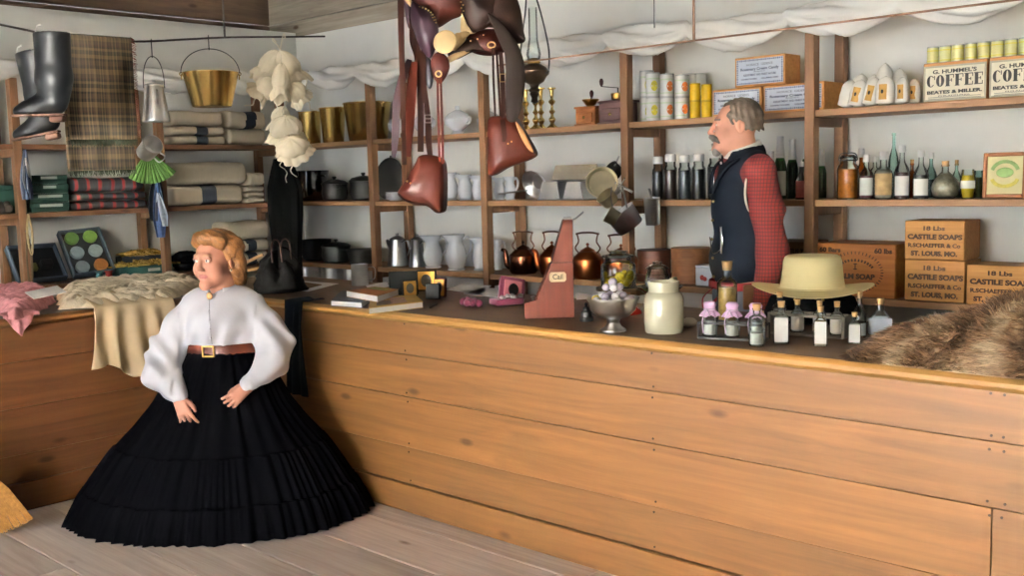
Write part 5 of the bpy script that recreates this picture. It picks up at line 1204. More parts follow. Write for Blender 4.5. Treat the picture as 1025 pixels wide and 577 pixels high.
for k, (dy, dx, s, c, nm) in enumerate(((-.04, .03, (.05, .06, .03), '#6b6a3a', 'small olive box lying in the dark tipped tray'), (.05, .02, (.05, .07, .045), '#16171a', 'small black box lying in the dark tipped tray'))):
    b = B(); b.box((0, 0, s[2] / 2), s, bev=.003); ob = b.obj('small_box', plain('small_box_' + 'ab'[k], c, .6)); ob.matrix_world = Matrix.Translation(t.location) @ t.rotation_euler.to_matrix().to_4x4() @ Matrix.Translation((dx, dy, .0155)); tag(ob, nm, 'box')
A, Bq = atx(118, 270, XS - .25), atx(160, 270, XS - .25)
FR_Y = plain('golden_fringe', '#a8843a', .9, 0, .35, 50)
t = tray('display_tray', 'dark grey tray at the back with golden trim along it', (XS - .230, (A.y + Bq.y) / 2, SC + .0015), Bq.y - A.y, .095, .12, (0, 0, 0), TRAY_D)
def braid(name, parent, L, D, z, seed):
    r = random.Random(seed); b = B()
    for k in range(46):
        x = r.uniform(-D / 2, D / 2); y = r.uniform(-L / 2, L / 2); b.tube(spline([(x, y, z), (x + r.uniform(-.03, .03), y + r.uniform(-.05, .05), z + r.uniform(.012, .03)), (x + r.uniform(-.05, .05), y + r.uniform(-.07, .07), z + .004), (x + r.uniform(-.06, .06), y + r.uniform(-.09, .09), z - .004)], 4), .006, 5)
    return b.obj(name, FR_Y, parent, 180)
b_ = braid('gold_trim', None, (Bq.y - A.y) * .7, .06, .128, 4); b_.location = t.location; tag(b_, 'golden trim heaped on the dark grey tray at the back', 'trim'); b_.location.z += 0
A, Bq = atx(119, 278, XS - .07), atx(172, 278, XS - .07); L = Bq.y - A.y
t = thing('green_box', 'open green box with a white label heaped with golden trim', 'box', (XS - .112, (A.y + Bq.y) / 2, SC + .0015), 0, 'green boxes on the low shelf')
b = B(); b.box((0, 0, .03), (.13, L, .06), bev=.003); b.obj('tray', plain('teal_card', '#1e4a45', .7, 0, .1, 20), t); b = B(); b.box((.0662, .05, .032), (.002, .085, .02), bev=0); b.obj('label', GREYL, t)
b_ = braid('gold_trim', None, L * .95, .11, .068, 5); b_.location = t.location; tag(b_, 'golden fringe trim heaped in the open green box', 'trim')
q = atx(109, 277, XS - .03); b = B(); b.lathe([(0, 0), (.026, 0), (.026, .005), (.02, .007), (.02, .043), (.026, .045), (.026, .05), (0, .05)], 20); o = b.obj('thread_reel', plain('red_thread', '#a5342c', .7, 0, .1, 80), None, loc=(XS - .03, q.y, SC + .0015)); tag(o, 'red thread reel under the tipped tray of tins', 'reel')
q = atx(100, 277, XS - .02); b = B(); b.lathe([(0, 0), (.026, 0), (.026, .005), (.02, .007), (.02, .043), (.026, .045), (.026, .05), (0, .05)], 20); o = b.obj('thread_reel', plain('teal_thread', '#234f50', .7, 0, .1, 80), None, loc=(XS - .028, q.y, SC + .0015)); tag(o, 'dark teal thread reel beside the red one', 'reel')
# things hung on the shelf posts
def hank(label, px, pt, pb, x, n, mat, r=.004, wpx=7, name='rope_hank', cat='rope'):
    top, bot = atx(px, pt, x), atx(px, pb, x); H = top.z - bot.z; w = wpx * mpp(top) / 2; t = thing(name, label, cat, (x, top.y, top.z)); rr = random.Random(int(px))
    b = B(); b.tube([(-.022, 0, .0), (0, 0, .004), (.01, 0, -.005)], .004, 6); b.obj('peg', NAIL, t)
    for k in range(n):
        dw = w * (.5 + .5 * rr.random()); hh = H * (.75 + .25 * rr.random()); b = B(); b.tube(spline([(.004 * k, 0, 0), (.004 * k, -dw, -hh * .4), (.004 * k, -dw * .8, -hh * .85), (.004 * k, 0, -hh), (.004 * k, dw * .8, -hh * .85), (.004 * k, dw, -hh * .4), (.004 * k, 0, 0)], 6), r, 6); b.obj('rope_loop', mat, t)
    return t
ROPE = plain('hemp_rope', '#a8926c', .9, 0, .2, 60, .3, bscale=90)
hank('hemp rope hank hanging on the post above the pink cloth', 28, 214, 262, XS + .058, 3, ROPE)
hank('longer brown cord hank hanging behind the hemp one', 27, 232, 298, XS + .04, 2, plain('brown_cord', '#5c4a36', .9), .005, 5, 'cord_hank', 'cord')
def kerchief(label, px, pt, pb, x, wpx, cols, seed, parts=3):
    top, bot = atx(px, pt, x), atx(px, pb, x); H = top.z - bot.z; W = wpx * mpp(top); t = thing('kerchief', label, 'kerchief', (x, top.y, top.z), -.55)
    for k in range(parts):
        def fn(u, v, k=k):
            f = (.25 + .75 * math.sin(min(1, v * 1.15) * PI * .6)) * (1 - .35 * max(0, v - .7) / .3)
            return (.012 * k + .02 * math.sin(u * 9 + seed + k) * f, (u - .5) * W * f * (1 - .15 * k) + (k - 1) * W * .3 * v, -H * (k * .16 + v * (1 - k * .16) * (.75 + .25 * ((k + seed) % 2))))
        b = B(); b.grid(fn, 20, 18, .002); b.obj('cloth', plain('kerchief_' + 'abcdefghi'[(seed * 3 + k) % 9], cols[k % len(cols)], .9, 0, .2, 70), t, 180)
    return t
kerchief('blue and white kerchiefs hanging on the post beside the green boxes', 25, 150, 200, XS + .045, 9, ['#7d8aa8', '#c9c6c6', '#27304a'], 1)
kerchief('navy and pale blue checked kerchiefs hanging on the post beside the striped blankets', 157, 172, 238, XS + .045, 15, ['#20222e', '#4a5f8a', '#b9bfc9'], 2)
GRN = plain('green_ribbon_cloth', '#5d8040', .9, 0, .15, 30)
top = atx(148, 150, XS + .05); t = thing('green_fan', 'pleated bright green cloth fan hanging above the kerchiefs', 'fan', top, -.55); Rr = 34 * mpp(top)
def fan(u, v):
    a = -PI * .5 + (u - .5) * 1.5 + .1; r = Rr * (.12 + .88 * v); return (.007 * (1 if int(u * 24) % 2 else -1) * v, r * math.cos(a), r * math.sin(a))
b = B(); b.grid(fan, 48, 10, .002); b.obj('pleated_cloth', GRN, t, 30)
# black garment hanging at the corner
BLACKC = plain('black_hanging_cloth', '#040404', .95, 0, .3, 30, .4, spec=.05, bscale=60)
top, bot = aty(283, 160, YS - .28), aty(283, 275, YS - .28); W = 34 * mpp(top); H = top.z - bot.z
t = thing('black_shawl', 'long black woolly cloth hanging at the shelf corner under the bonnets', 'cloth', (top.x, top.y, top.z), .4)
def bs(u, v):
    a = 2 * PI * u; w = W / 2 * (.55 + .45 * min(1, v * 4)) * (1 + .12 * math.sin(v * 5)); return (w * math.cos(a) * (1 + .08 * math.sin(a * 9)), .055 * math.sin(a) * (1 + .2 * fb(math.cos(a) * 2, v * 4, 1)), -H * v + .01 * math.sin(a * 6))
b = B(); b.grid(bs, 40, 24, wrap=True); bmesh.ops.holes_fill(b.bm, edges=[e for e in b.bm.edges if e.is_boundary], sides=0); b.obj('cloth', BLACKC, t, 180)
b = B(); b.tube([(0, .0, -.03), (0, .0, .03), (0, .05, .05)], .004, 6); b.obj('hanging_loop', WIRE, t)
# ================================================================== goods on the counters
ZT = HC + .0022
def cput(px, py): P = atz(px, py, HC); P.z = ZT; return P
def cdim(px0, px1, pyt, pyb):
    P = cput((px0 + px1) / 2, pyb); m = mpp(P); return P, (px1 - px0) * m, (pyb - pyt) * m
def flat(name, label, cat, corners, thick, mat, group=None, z=None, bev=.002, parts=None):
    """slab lying on the counter with the outline of the given pixel corners"""
    z = z or ZT; Q = [atz(px, py, z + thick) for px, py in corners]; c = sum(Q, Vector()) / len(Q); c.z = z
    b = B(); lo = [b.bm.verts.new((q.x - c.x, q.y - c.y, 0)) for q in Q]; hi = [b.bm.verts.new((q.x - c.x, q.y - c.y, thick)) for q in Q]; n = len(Q)
    b.bm.faces.new(hi); b.bm.faces.new(list(reversed(lo)))
    for i in range(n): b.bm.faces.new((lo[i], lo[(i + 1) % n], hi[(i + 1) % n], hi[i]))
    o = b.obj(name, mat, None, 30, loc=c); tag(o, label, cat, group); return o, c, Q
WPAPER = plain('letter_paper', '#dcdde0', .85, 0, .03, 10)
for corners, lab in (([(447, 290), (461, 285), (492, 286), (480, 295)], 'white paper sheet by the posts, farther from the pink case'), ([(464, 294), (482, 288), (503, 289), (500, 298)], 'white paper sheet partly under the pink open case'), ([(577, 293), (595, 295), (592, 299), (577, 300)], 'white paper sheet between the wedge-shaped case and the candy bowl'), ([(366, 286), (387, 282), (390, 287), (370, 290)], 'bluish paper sheet beside the tin mug'), ([(285, 288), (300, 281), (339, 284), (308, 292)], 'white paper sheet at the corner end of the counter')):
    flat('paper_sheet', lab, 'paper', corners, .0012, WPAPER, 'paper sheets on the long counter')
flat('cloth_scrap', 'tan cloth scrap lying on the paper at the counter corner', 'cloth', [(288, 286), (300, 282), (322, 285), (306, 289)], .003, plain('tan_cloth', '#7b6148', .9, 0, .15, 30), z=ZT + .0025)
# books
def book(label, corners, thick, cover, z=ZT, pic=None):
    z0 = z; Q = [atz(px, py, z0 + thick) for px, py in corners]; c = sum(Q, Vector()) / 4; t = thing('book', label, 'book', (c.x, c.y, z0), 0, 'books on the long counter')
    def slab(name, mat, za, zb, k, parent):
        b = B(); P = [((q.x - c.x) * k, (q.y - c.y) * k) for q in Q]; lo = [b.bm.verts.new((x, y, za)) for x, y in P]; hi = [b.bm.verts.new((x, y, zb)) for x, y in P]
        b.bm.faces.new(hi); b.bm.faces.new(list(reversed(lo)))
        for i in range(4): b.bm.faces.new((lo[i], lo[(i + 1) % 4], hi[(i + 1) % 4], hi[i]))
        return b.obj(name, mat, parent, 30)
    slab('page_block', plain('page_edges', '#d8d6d0', .8, 0, .05, 120), .002, thick - .002, .975, t); cv = slab('cover', cover, thick - .002, thick, 1, t); slab('back_cover', cover, 0, .002, 1, t)
    if pic:
        b = B()
        for k, (u0, u1, v0, v1, mi) in enumerate(pic):
            def bl(u, v): p = (Q[0] * (1 - u) + Q[1] * u) * (1 - v) + (Q[3] * (1 - u) + Q[2] * u) * v; return (p.x - c.x, p.y - c.y, thick + .0006)
            b.mi = mi; f = b.bm.faces.new([b.bm.verts.new(bl(*w_)) for w_ in ((u0, v0), (u1, v0), (u1, v1), (u0, v1))]); f.material_index = mi
        b.obj('cover_picture', [plain('brown_picture', '#6d5a4a', .5, 0, .4, 60), plain('pink_picture', '#b58f80', .5, 0, .3, 60), plain('orange_picture', '#b0632e', .5, 0, .3, 40), plain('green_picture', '#7c8a3e', .5, 0, .3, 60)], cv, smooth=False)
    return t
book('thick white-edged book with a dark cover, undermost of the three', [(331, 301), (342, 291), (380, 291.5), (362, 303)], .026, plain('navy_cover', '#2b3146', .5), pic=None)
book('brown and orange covered book lying across the dark one', [(346, 291), (375, 287), (399, 289.5), (378, 296.5)], .03, plain('ochre_cover', '#8e5c28', .5), z=ZT + .0275, pic=[(.1, .55, .1, .9, 2), (.6, .95, .1, .8, 3)])
book('cream booklet with a picture on its cover, nearest the counter edge', [(371, 307), (425, 300.5), (417, 293.5), (373, 297.5)], .028, plain('cream_cover', '#bd9c48', .5), z=ZT, pic=[(.14, .45, .15, .6, 0), (.42, .72, .15, .85, 1)])
bpy.data.objects['book.002'].location += V(.04, -.045, 0)
flat('fountain_pen', 'dark pen lying beside the picture booklet', 'pen', [(429, 306), (437, 302), (438, 303), (430, 307.5)], .008, plain('dark_wood_pen', '#3a271d', .5))
# photograph cases
GILT = plain('gilt_mat', '#b3823a', .35, .7, .2, 40); CASE = plain('black_leatherette', '#060504', .5, 0, .2, 40, .15, spec=.15); CASE_R = plain('red_leatherette', '#3a0d0a', .5, 0, .2, 40, .15, spec=.2); TINTY = plain('dark_portrait', '#3a322a', .35, 0, .4, 50)
def photo_case(label, px0, px1, pyt, pyb, cover, yaw_=0, oval=True, gilt=True, thick=.02):
    P, W, H = cdim(px0, px1, pyt, pyb); t = thing('photograph_case', label, 'photograph case', P, 0, 'photograph cases on the long counter', rot=(-.12, 0, face_cam(P) + yaw_))
    b = B(); b.box((0, 0, H / 2), (W, thick, H), bev=.003); b.obj('case', cover, t)
    if gilt:
        b = B(); b.box((0, -thick / 2 - .001, H / 2), (W * .84, .003, H * .86), bev=.001); g = b.obj('gilt_frame', GILT, t)
        b = B(); b.lathe([(1, 0), (1, .001), (0, .001)], 24, (0, -thick / 2 - .0025, H / 2), Matrix.Rotation(PI / 2, 3, 'X') @ Matrix.Diagonal((W * .26, H * .3, 1))); b.obj('portrait', TINTY, g)
    return t
photo_case('large black photograph case standing closed at the back of the group', 390, 419, 272, 296, CASE, .1, gilt=False)
photo_case('gilt-framed oval portrait, tallest of the photograph cases', 417, 437, 271, 292, CASE, -.1)
photo_case('smaller gilt-framed oval portrait before the black case', 403, 418, 281, 297.5, CASE, .2)
photo_case('small black photograph case standing open with a pale edge', 426, 441, 284.5, 300, CASE, -.4, gilt=False)
photo_case('dark red photograph case standing open, nearest the paper sheets', 434, 447, 279, 298, CASE_R, -.5)
# tin mug
P, W, H = cdim(352, 369, 265, 286); t = thing('tin_mug', 'shiny tin mug with a looped handle, beside the books', 'mug', P, face_cam(P)); R = W / 2
b = B(); b.lathe([(0, .001), (R * .97, 0), (R, .004), (R * .97, H - .003), (R * 1.02, H), (R * .93, H), (R * .92, .006), (0, .006)], 30); b.obj('body', STEEL, t); b = B(); b.tube(spline([(R * .97, 0, H * .85), (R * 1.75, 0, H * .8), (R * 1.7, 0, H * .3), (R * .98, 0, H * .22)], 6), .004, 6, .6); b.obj('handle', STEEL_D, t)
# pink open case with an oval mirror
PINK = plain('magenta_plush', '#651634', .75, 0, .15, 40, .15, sheen=.3); PINKL = plain('rose_satin', '#b0656a', .55, 0, .08, 20)
P, W, H = cdim(494, 534, 278, 304); t = thing('jewel_case', 'magenta plush case propped open with an oval mirror in its lid', 'case', P, face_cam(P) + .35)
b = B(); M = Matrix.Rotation(.45, 3, 'Y') ; b.box((0, .02, H * .52), (W * .66, .03, H * .92), Matrix.Rotation(-.35, 3, 'X') @ Matrix.Rotation(.22, 3, 'Y'), .008, 2); b.obj('lid', PINK, t)
b = B(); b.box((0, .004, H * .52), (W * .46, .012, H * .72), Matrix.Rotation(-.35, 3, 'X') @ Matrix.Rotation(.22, 3, 'Y'), .003); ln = b.obj('lid_lining', PINKL, t)
b = B(); b.lathe([(1, 0), (1, .004), (0, .004)], 24, (0, -.003, H * .52), Matrix.Rotation(-.35, 3, 'X') @ Matrix.Rotation(.22, 3, 'Y') @ Matrix.Rotation(PI / 2, 3, 'X') @ Matrix.Diagonal((W * .13, H * .24, 1))); b.obj('oval_mirror', plain('grey_mirror', '#6c7278', .1, 1, .05), ln)
b = B(); b.box((-W * .28, -.05, .018), (W * .75, .09, .03), Matrix.Rotation(.1, 3, 'Z'), .008, 2); b.obj('tray', PINK, t)
b = B(); r = random.Random(4)
for k in range(9): b.ball((-W * .28 + r.uniform(-.04, .04), -.05 + r.uniform(-.03, .03), .036), r.uniform(.008, .014), u=10, v=6)
b.obj('trinket', STEEL_D, t)
P = cput(472, 307); b = B(); r = random.Random(8)
for k in range(16): b.ball((r.uniform(-.05, .05), r.uniform(-.02, .03), .012 + r.uniform(0, .014)), (r.uniform(.010, .018),) * 3, u=10, v=7)
o = b.obj('cloth_flower', PINK, None, 180, loc=P); tag(o, 'bunch of dark pink cloth flowers lying before the magenta case', 'flowers')
P, W, H = cdim(520, 530, 288, 305)
b = B(); b.lathe([(0, 0), (.016, 0), (.02, .012), (.012, .024), (.014, .04), (0, .046)], 18); o = b.obj('perfume_bottle', STEEL, None, loc=cput(521, 304)); tag(o, 'tiny silver scent bottle between the magenta case and the wedge-shaped case', 'bottle')
# wedge-shaped case
RW = wood('red_brown_case_wood', '#542315', '#431b10', 2, .5, 1.2, .2, .08, False)
P, W, H = cdim(525, 574, 221, 317.5); t = thing('wedge_case', 'tall red-brown wedge-shaped wooden case with a metal label plate', 'case', P, face_cam(P) + .05)
x0, x1 = -W / 2, W / 2; k = H / 97.0; sl = lambda h: x0 + W * .25 + (W * .66) * (h / H - .19) / .81
th = .11
b = B(); hs = 55 * k; b.prism([(x0, 0), (x1, 0), (x1, hs - .001), (sl(hs), hs - .001), (x0 + W * .25, H * .185), (x0, H * .16)], th, Matrix.Translation((0, 0, .0))); bmesh.ops.bevel(b.bm, geom=b.bm.edges[:], offset=.0025, segments=2, affect='EDGES'); b.obj('case_body', RW, t)
b = B(); b.prism([(sl(hs) + .001, hs + .002), (x1, hs + .002), (x1 + .001, H), (x1 - W * .17, H)], th); bmesh.ops.bevel(b.bm, geom=b.bm.edges[:], offset=.0025, segments=2, affect='EDGES'); b.obj('case_lid', RW, t)
b = B(); b.box((sl(hs) * .5 + x1 * .5, 0, hs + .0005), (x1 - sl(hs) - .006, th - .006, .002), bev=0); b.obj('lid_seam', HOLE, t)
b = B(); b.box((x1 - W * .085, 0, H + .006), (W * .15, th * .5, .012), bev=.003); b.tube([(x1, 0, H - .004), (x1 + .02, 0, H + .006), (x1 + .05, 0, H + .03)], .004, 6); b.obj('top_fitting', STEEL_D, t)
b = B(); w2, h2 = W * .17, H * .05; b.prism([(w2 * c, h2 * s) for c, s in ((-1, -.6), (-.8, -1), (.8, -1), (1, -.6), (1, .6), (.8, 1), (-.8, 1), (-1, .6))], .003, Matrix.Translation((W * .18, -th / 2 - .0015, 41 * k))); lp = b.obj('label_plate', plain('worn_pale_plate', '#b8ab8c', .4, .3, .15, 60), t, 20)
lettering([('Cail', h2 * 1.5, 0, 0, w2 * 1.2, .0006)], INK, lp, 'lettering', Matrix.Translation((W * .18, -th / 2 - .0034, 41 * k)))
b = B(); b.lathe([(.004, 0), (.006, .01), (.010, .018), (0, .022)], 12, (x0 + W * .18, -.02, H * .175)); b.obj('knob', STEEL_D, t)
# small dark weight
P, W, H = cdim(580, 594, 303, 322); b = B(); R = W / 2; b.lathe([(0, .001), (R, 0), (R, H * .2), (R * .8, H * .24), (R * .75, H * .5), (R * .5, H * .56), (R * .42, H * .72), (R * .2, H * .78), (R * .26, H * .92), (0, H)], 20); o = b.obj('scale_weight', IRON_G, None, loc=P); tag(o, 'small dark stepped scale weight beside the silver bowl', 'weight')
# silver bowl with candies
P, W, H = cdim(588, 640, 298, 332); t = thing('footed_bowl', 'silver footed bowl heaped with candy balls', 'bowl', P, 0); R = W / 2
PEW = plain('pewter', '#cbcac8', .3, 1, .08, 10, .06)
b = B(); b.lathe([(0, .001), (R * .5, 0), (R * .5, .006), (R * .32, .018), (R * .24, .032), (R * .28, H * .36), (R * .62, H * .45), (R * .86, H * .62), (R * .93, H * .86), (R * 1.02, H * .96), (R * 1.02, H), (R * .9, H * .95), (R * .84, H * .7), (R * .5, H * .5), (0, H * .45)], 40); b.obj('bowl', PEW, t)
CW = plain('white_candy', '#d9d4d6', .4, 0, .15, 60); CY = plain('yellow_candy', '#d8bf5a', .4, 0, .1, 40); CP = plain('lilac_candy', '#b9aebf', .4, 0, .15, 60)
r = random.Random(5); spots = []
for lvl, (n, rr, z) in enumerate(((9, .68, .9), (6, .40, 1.02), (4, .26, 1.27), (1, .0, 1.42))):
    for k in range(n): a = 2 * PI * k / n + lvl * .4; spots.append((R * rr * math.cos(a), R * rr * math.sin(a), H * z))
for k, (x, y, z) in enumerate(spots):
    b = B(); rad = R * .165 * r.uniform(.9, 1.05); b.ball((0, 0, 0), (rad, rad, rad * .93), u=14, v=10)
    m = CY if k in (4, 5) else (CW, CP)[k % 2]; o = b.obj('candy_ball', m, None, 180, loc=P + V(x, y, z + .004)); nm = 'yellow' if m is CY else 'white' if m is CW else 'lilac-grey'
    tag(o, nm + ' candy ball heaped in the silver footed bowl', 'candy', nm + ' candy balls in the silver bowl')
# jar of yellow candy on a stand, red stand, dish and second jar
PED = plain('brown_wood_stand', '#4e3a25', .4, 0, .15, 20); REDS = plain('red_enamel', '#b3261c', .25, 0, .08, 20, coat=.4)
P, W, H = cdim(597, 642, 288, 314); t = thing('cake_stand', 'brown stand with a red foot under the jar of yellow candy', 'stand', P, 0); zt = H
b = B(); b.lathe([(0, zt - .012), (W / 2, zt - .012), (W / 2, zt), (0, zt)], 36); b.obj('plate', PED, t); b = B(); b.lathe([(0, .001), (W * .52, 0), (W * .50, .014), (W * .22, .05), (W * .1, zt * .7), (W * .18, zt - .013), (0, zt - .013)], 32); b.obj('foot', REDS, t)
Pj = P + V(0, 0, zt + .001); m = mpp(P); Wj, Hj = 35 * m, 37 * m
t = bottle('candy_jar', 'glass jar half full of yellow candy, standing on the brown stand', Pj, Wj, Hj * .80, 'jar', CLEAR, None, 0, None, None, 'jar')
b = B(); R = Wj / 2; b.lathe([(R * .76, Hj * .80), (R * .95, Hj * .82), (R * .9, Hj * .86), (R * .5, Hj * .9), (R * .4, Hj * .93), (R * .55, Hj * .97), (0, Hj)], 28); b.obj('lid', CLEAR, t)
b = B(); r = random.Random(2)
for k in range(60): a = r.random() * 6.28; q = math.sqrt(r.random()) * R * .78; z = .014 + r.random() * Hj * (.22 + .16 * math.cos(a - .6)); b.ball((q * math.cos(a), q * math.sin(a), z), .012, u=8, v=6)
o = b.obj('yellow_candy', plain('lemon_candy', '#d9b82e', .35, 0, .12, 40), None, 180, loc=Pj); tag(o, 'yellow candy pieces filling the glass jar on the stand', 'candy', None, 'stuff')
P, W, H = cdim(637, 684, 287, 316); t = thing('serving_dish', 'olive dish on a foot behind the stoneware jar', 'dish', P, 0); R = W / 2
b = B(); b.lathe([(0, .001), (R * .45, 0), (R * .4, .01), (R * .14, .03), (R * .12, H * .55), (R * .5, H * .7), (R * .9, H * .92), (R, H), (R * .9, H * .97), (R * .4, H * .8), (0, H * .76)], 36); b.obj('dish', plain('olive_glaze', '#5c5630', .25, 0, .12, 20, coat=.3), t)
m = mpp(P); Pj = P + V(-.01, .0, H * .80 + .004); t = bottle('apothecary_jar', 'clear lidded jar standing in the olive dish', Pj, 25 * m, 22 * m, 'barrel', CLEAR, None, 0, None, None, 'jar')
b = B(); R2 = 12.5 * m; b.lathe([(R2 * .7, 22 * m), (R2 * .95, 22.5 * m), (R2 * .6, 26 * m), (R2 * .3, 27 * m), (R2 * .4, 29 * m), (0, 30 * m)], 24); b.obj('lid', CLEAR, t)
for k, (dx, dy, ry, L) in enumerate(((.055, -.03, -.55, .10), (.075, -.045, -.3, .09))):
    b = B(); b.box((0, 0, 0), (L, .035, .016), Matrix.Rotation(ry, 3, 'Y'), .004); o = b.obj('soap_bar', plain('grey_green_soap', '#7f8066', .6, 0, .12, 30), None, loc=P + V(dx, dy, H + .014 - k * .004)); tag(o, ('upper' if k == 0 else 'lower') + ' grey-green bar leaning against the jar in the olive dish', 'soap', 'bars in the olive dish')
P, W, H = cdim(645, 684.5, 282, 333); t = thing('stoneware_jar', 'cream glazed stoneware jar, largest jar at the counter edge', 'jar', P, 0); R = W / 2
b = B(); b.lathe([(0, .001), (R * .93, 0), (R * .97, .006), (R * 1.0, H * .2), (R * 1.0, H * .66), (R * .9, H * .76), (R * .78, H * .80), (R * .77, H * .86), (R * .8, H * .97), (R * .78, H), (R * .68, H), (R * .67, H * .8), (R * .85, H * .66), (R * .85, .1 * H), (0, .1 * H)], 44); b.obj('body', plain('cream_stoneware', '#b9b59c', .16, 0, .05, 8, coat=.5), t)
P = cput(690, 328); b = B(); b.ball((0, 0, .018), (.03, .025, .018), u=18, v=10, fn=lambda p: 1 + .12 * fb(p.x * 2, p.y * 2, p.z * 2)); o = b.obj('wax_lump', plain('white_wax', '#b9b3a6', .5, 0, .08, 30), None, 180, loc=P); tag(o, 'pale lump of wax between the stoneware jar and the lilac-topped jars', 'lump')
# rack with three lilac-capped jars
LIL = plain('lilac_cloth', '#d8b4d4', .85, 0, .08, 20, .2); LILT = plain('lilac_ribbon', '#c9b3c9', .7, 0, .05); RACK = plain('dark_iron_rack', '#161514', .5, .4, .1, 20)
P0, P1 = cput(697, 341.5), cput(764, 345); mid = (P0 + P1) / 2 + V(-.012, .048, 0); L = (P1 - P0).length; rz = math.atan2((P1 - P0).y, (P1 - P0).x); m = mpp(mid)
t = thing('bottle_rack', 'dark iron rack carrying the three lilac-topped jars', 'rack', mid, rz)
b = B(); b.box((0, 0, .006), (L, .06, .008), bev=.001); b.obj('rack_floor', RACK, t); hz = 17 * m
for nm, segs in (('rail', [((-L / 2, -.03, hz), (L / 2, -.03, hz))]), ('rail', [((-L / 2, .03, hz), (L / 2, .03, hz))]), ('end_frame', [((-L / 2, -.03, .008), (-L / 2, -.03, hz)), ((-L / 2, .03, .008), (-L / 2, .03, hz)), ((-L / 2, -.03, hz), (-L / 2, .03, hz))]), ('end_frame', [((L / 2, -.03, .008), (L / 2, -.03, hz)), ((L / 2, .03, .008), (L / 2, .03, hz)), ((L / 2, -.03, hz), (L / 2, .03, hz))])):
    b = B()
    for a, c in segs: a, c = Vector(a), Vector(c); d = c - a; b.box((a + c) / 2, (abs(d.x) + .005, abs(d.y) + .004, abs(d.z) + .008), bev=.001)
    b.obj(nm, RACK, t)
POW = plain('white_powder', '#dcd9d2', .8, 0, .05, 40)
for k, (f, nm) in enumerate(((-.36, 'jar with a lilac cloth top, nearest the stoneware jar'), (-.02, 'jar with a lilac cloth top in the middle of the iron rack'), (.33, 'jar with a lilac cloth top, nearest the cream hat'))):
    q = mid + Vector((math.cos(rz) * L * f, math.sin(rz) * L * f, .0115)); W, H = 15 * m, 34 * m
    j = bottle('lilac_jar', nm, q, W, H * .76, 'vial', CLEAR, POW, .55, None, None, 'jar', 'lilac-topped jars in the iron rack')
    def cov(u, v):
        a = 2 * PI * u; pr = [(0, 1.02), (.55, 1.0), (.72, .93), (.62, .84), (.58, .78), (.95, .68), (1.12, .60)]; kk = v * 6; i = min(int(kk), 5); f_ = kk - i; r_ = pr[i][0] * (1 - f_) + pr[i + 1][0] * f_; z = pr[i][1] * (1 - f_) + pr[i + 1][1] * f_
        fr = max(0, v - .6) / .4; return (W * .56 * r_ * (1 + .12 * fr * math.sin(a * 9)) * math.cos(a), W * .56 * r_ * (1 + .12 * fr * math.sin(a * 9)) * math.sin(a), H * z + .004 * fr * math.sin(a * 5))
    b = B(); b.grid(cov, 54, 18, .0015, wrap=True); bmesh.ops.remove_doubles(b.bm, verts=b.bm.verts[:], dist=1e-5); b.obj('cloth_top', LIL, j, 180)
    b = B(); b.torus((0, 0, H * .80), W * .36, .003, None, 20, 6); b.tube(spline([(0, -W * .38, H * .8), (.012, -W * .55, H * .7), (.02, -W * .6, H * .62)], 5), .0025, 5); b.tube(spline([(0, -W * .38, H * .8), (-.004, -W * .80, H * .5), (0, -W * .82, H * .12)], 5), .0025, 5, .5); b.obj('ribbon', LILT, j)
# tall corked bottle behind the rack
P, W, H = cdim(719, 737, 262, 330); P = P + V(-.05, .1, 0); P.z = ZT; m = mpp(P)
GOLDC = plain('golden_content', '#a98643', .5, 0, .3, 60)
q = atz(728, 327, HC); q.z = ZT; m = mpp(q); bottle('tall_bottle', 'tall corked bottle with golden contents behind the lilac-topped jars', q, 20 * m, (327 - 262) * m, 'vial', CLEAR, GOLDC, .66, 'cork', None, 'bottle', stop_h=.09)
# small corked bottles
def small(px0, px1, pt, pb, label, kind='vial', content=POW, fill=.7, lab=None, square=False, sy=1.0, glass=None, stop='cork', lz=(.12, .62), name='vial', base=None):
    P, W, H = cdim(px0, px1, pt, pb)
    if base is not None: P = base
    return bottle(name, label, P, W, H, kind, glass or CLEAR, content, fill, stop, lab, 'bottle', 'small corked bottles on the long counter', square, face_cam(P), .1, sy, lz)
LABW = plain('white_vial_label', '#dedbd5', .8, 0, .05, 30); BLURL = plain('blue_white_label', '#c5ccd6', .8, 0, .08, 40); DARKC = plain('dark_powder', '#4a4540', .8, 0, .2, 40)
small(749.5, 765.5, 305, 346.5, 'corked vial half full of white powder with a brown neck ring', fill=.34)
small(773, 791, 302, 344, 'square corked bottle with a large white label before the wooden rack', square=True, content=POW, lab=LABW, lz=(.08, .70), kind='round')
small(813.5, 829, 307, 346.5, 'square corked bottle with a tall white label, in front of the wooden rack', square=True, content=GOLDC, lab=LABW, lz=(.07, .70), kind='round')
small(848, 862.5, 313, 344, 'corked bottle with a white label nearest the fur', square=True, content=POW, lab=LABW, lz=(.05, .68), kind='round')
small(853.5, 867, 292, 338, 'taller clear corked bottle behind the labelled one nearest the fur', content=DARKC, fill=.2, lab=BLURL, lz=(.05, .35), kind='tall')
small(868.5, 893.5, 299, 338, 'flat flask-shaped corked bottle with an oval white label', kind='flask', content=BLURL, fill=.6, sy=.45, lab=BLURL, lz=(.1, .55), name='flask_bottle')
small(773, 788, 293, 328.5, 'dark corked bottle just behind the square labelled one', content=DARKC, fill=.6, kind='round')
RKW = plain('grey_wood_rack', '#6a6358', .7, 0, .2, 30, .15)
P0, P1 = cput(771, 335), cput(845, 341); mid = (P0 + P1) / 2 + V(-.005, .03, 0); L = (P1 - P0).length; rz = math.atan2((P1 - P0).y, (P1 - P0).x); m = mpp(mid); hz = 21 * m
t = thing('vial_rack', 'grey wooden rack holding three corked bottles below the cream hat', 'rack', mid, rz)
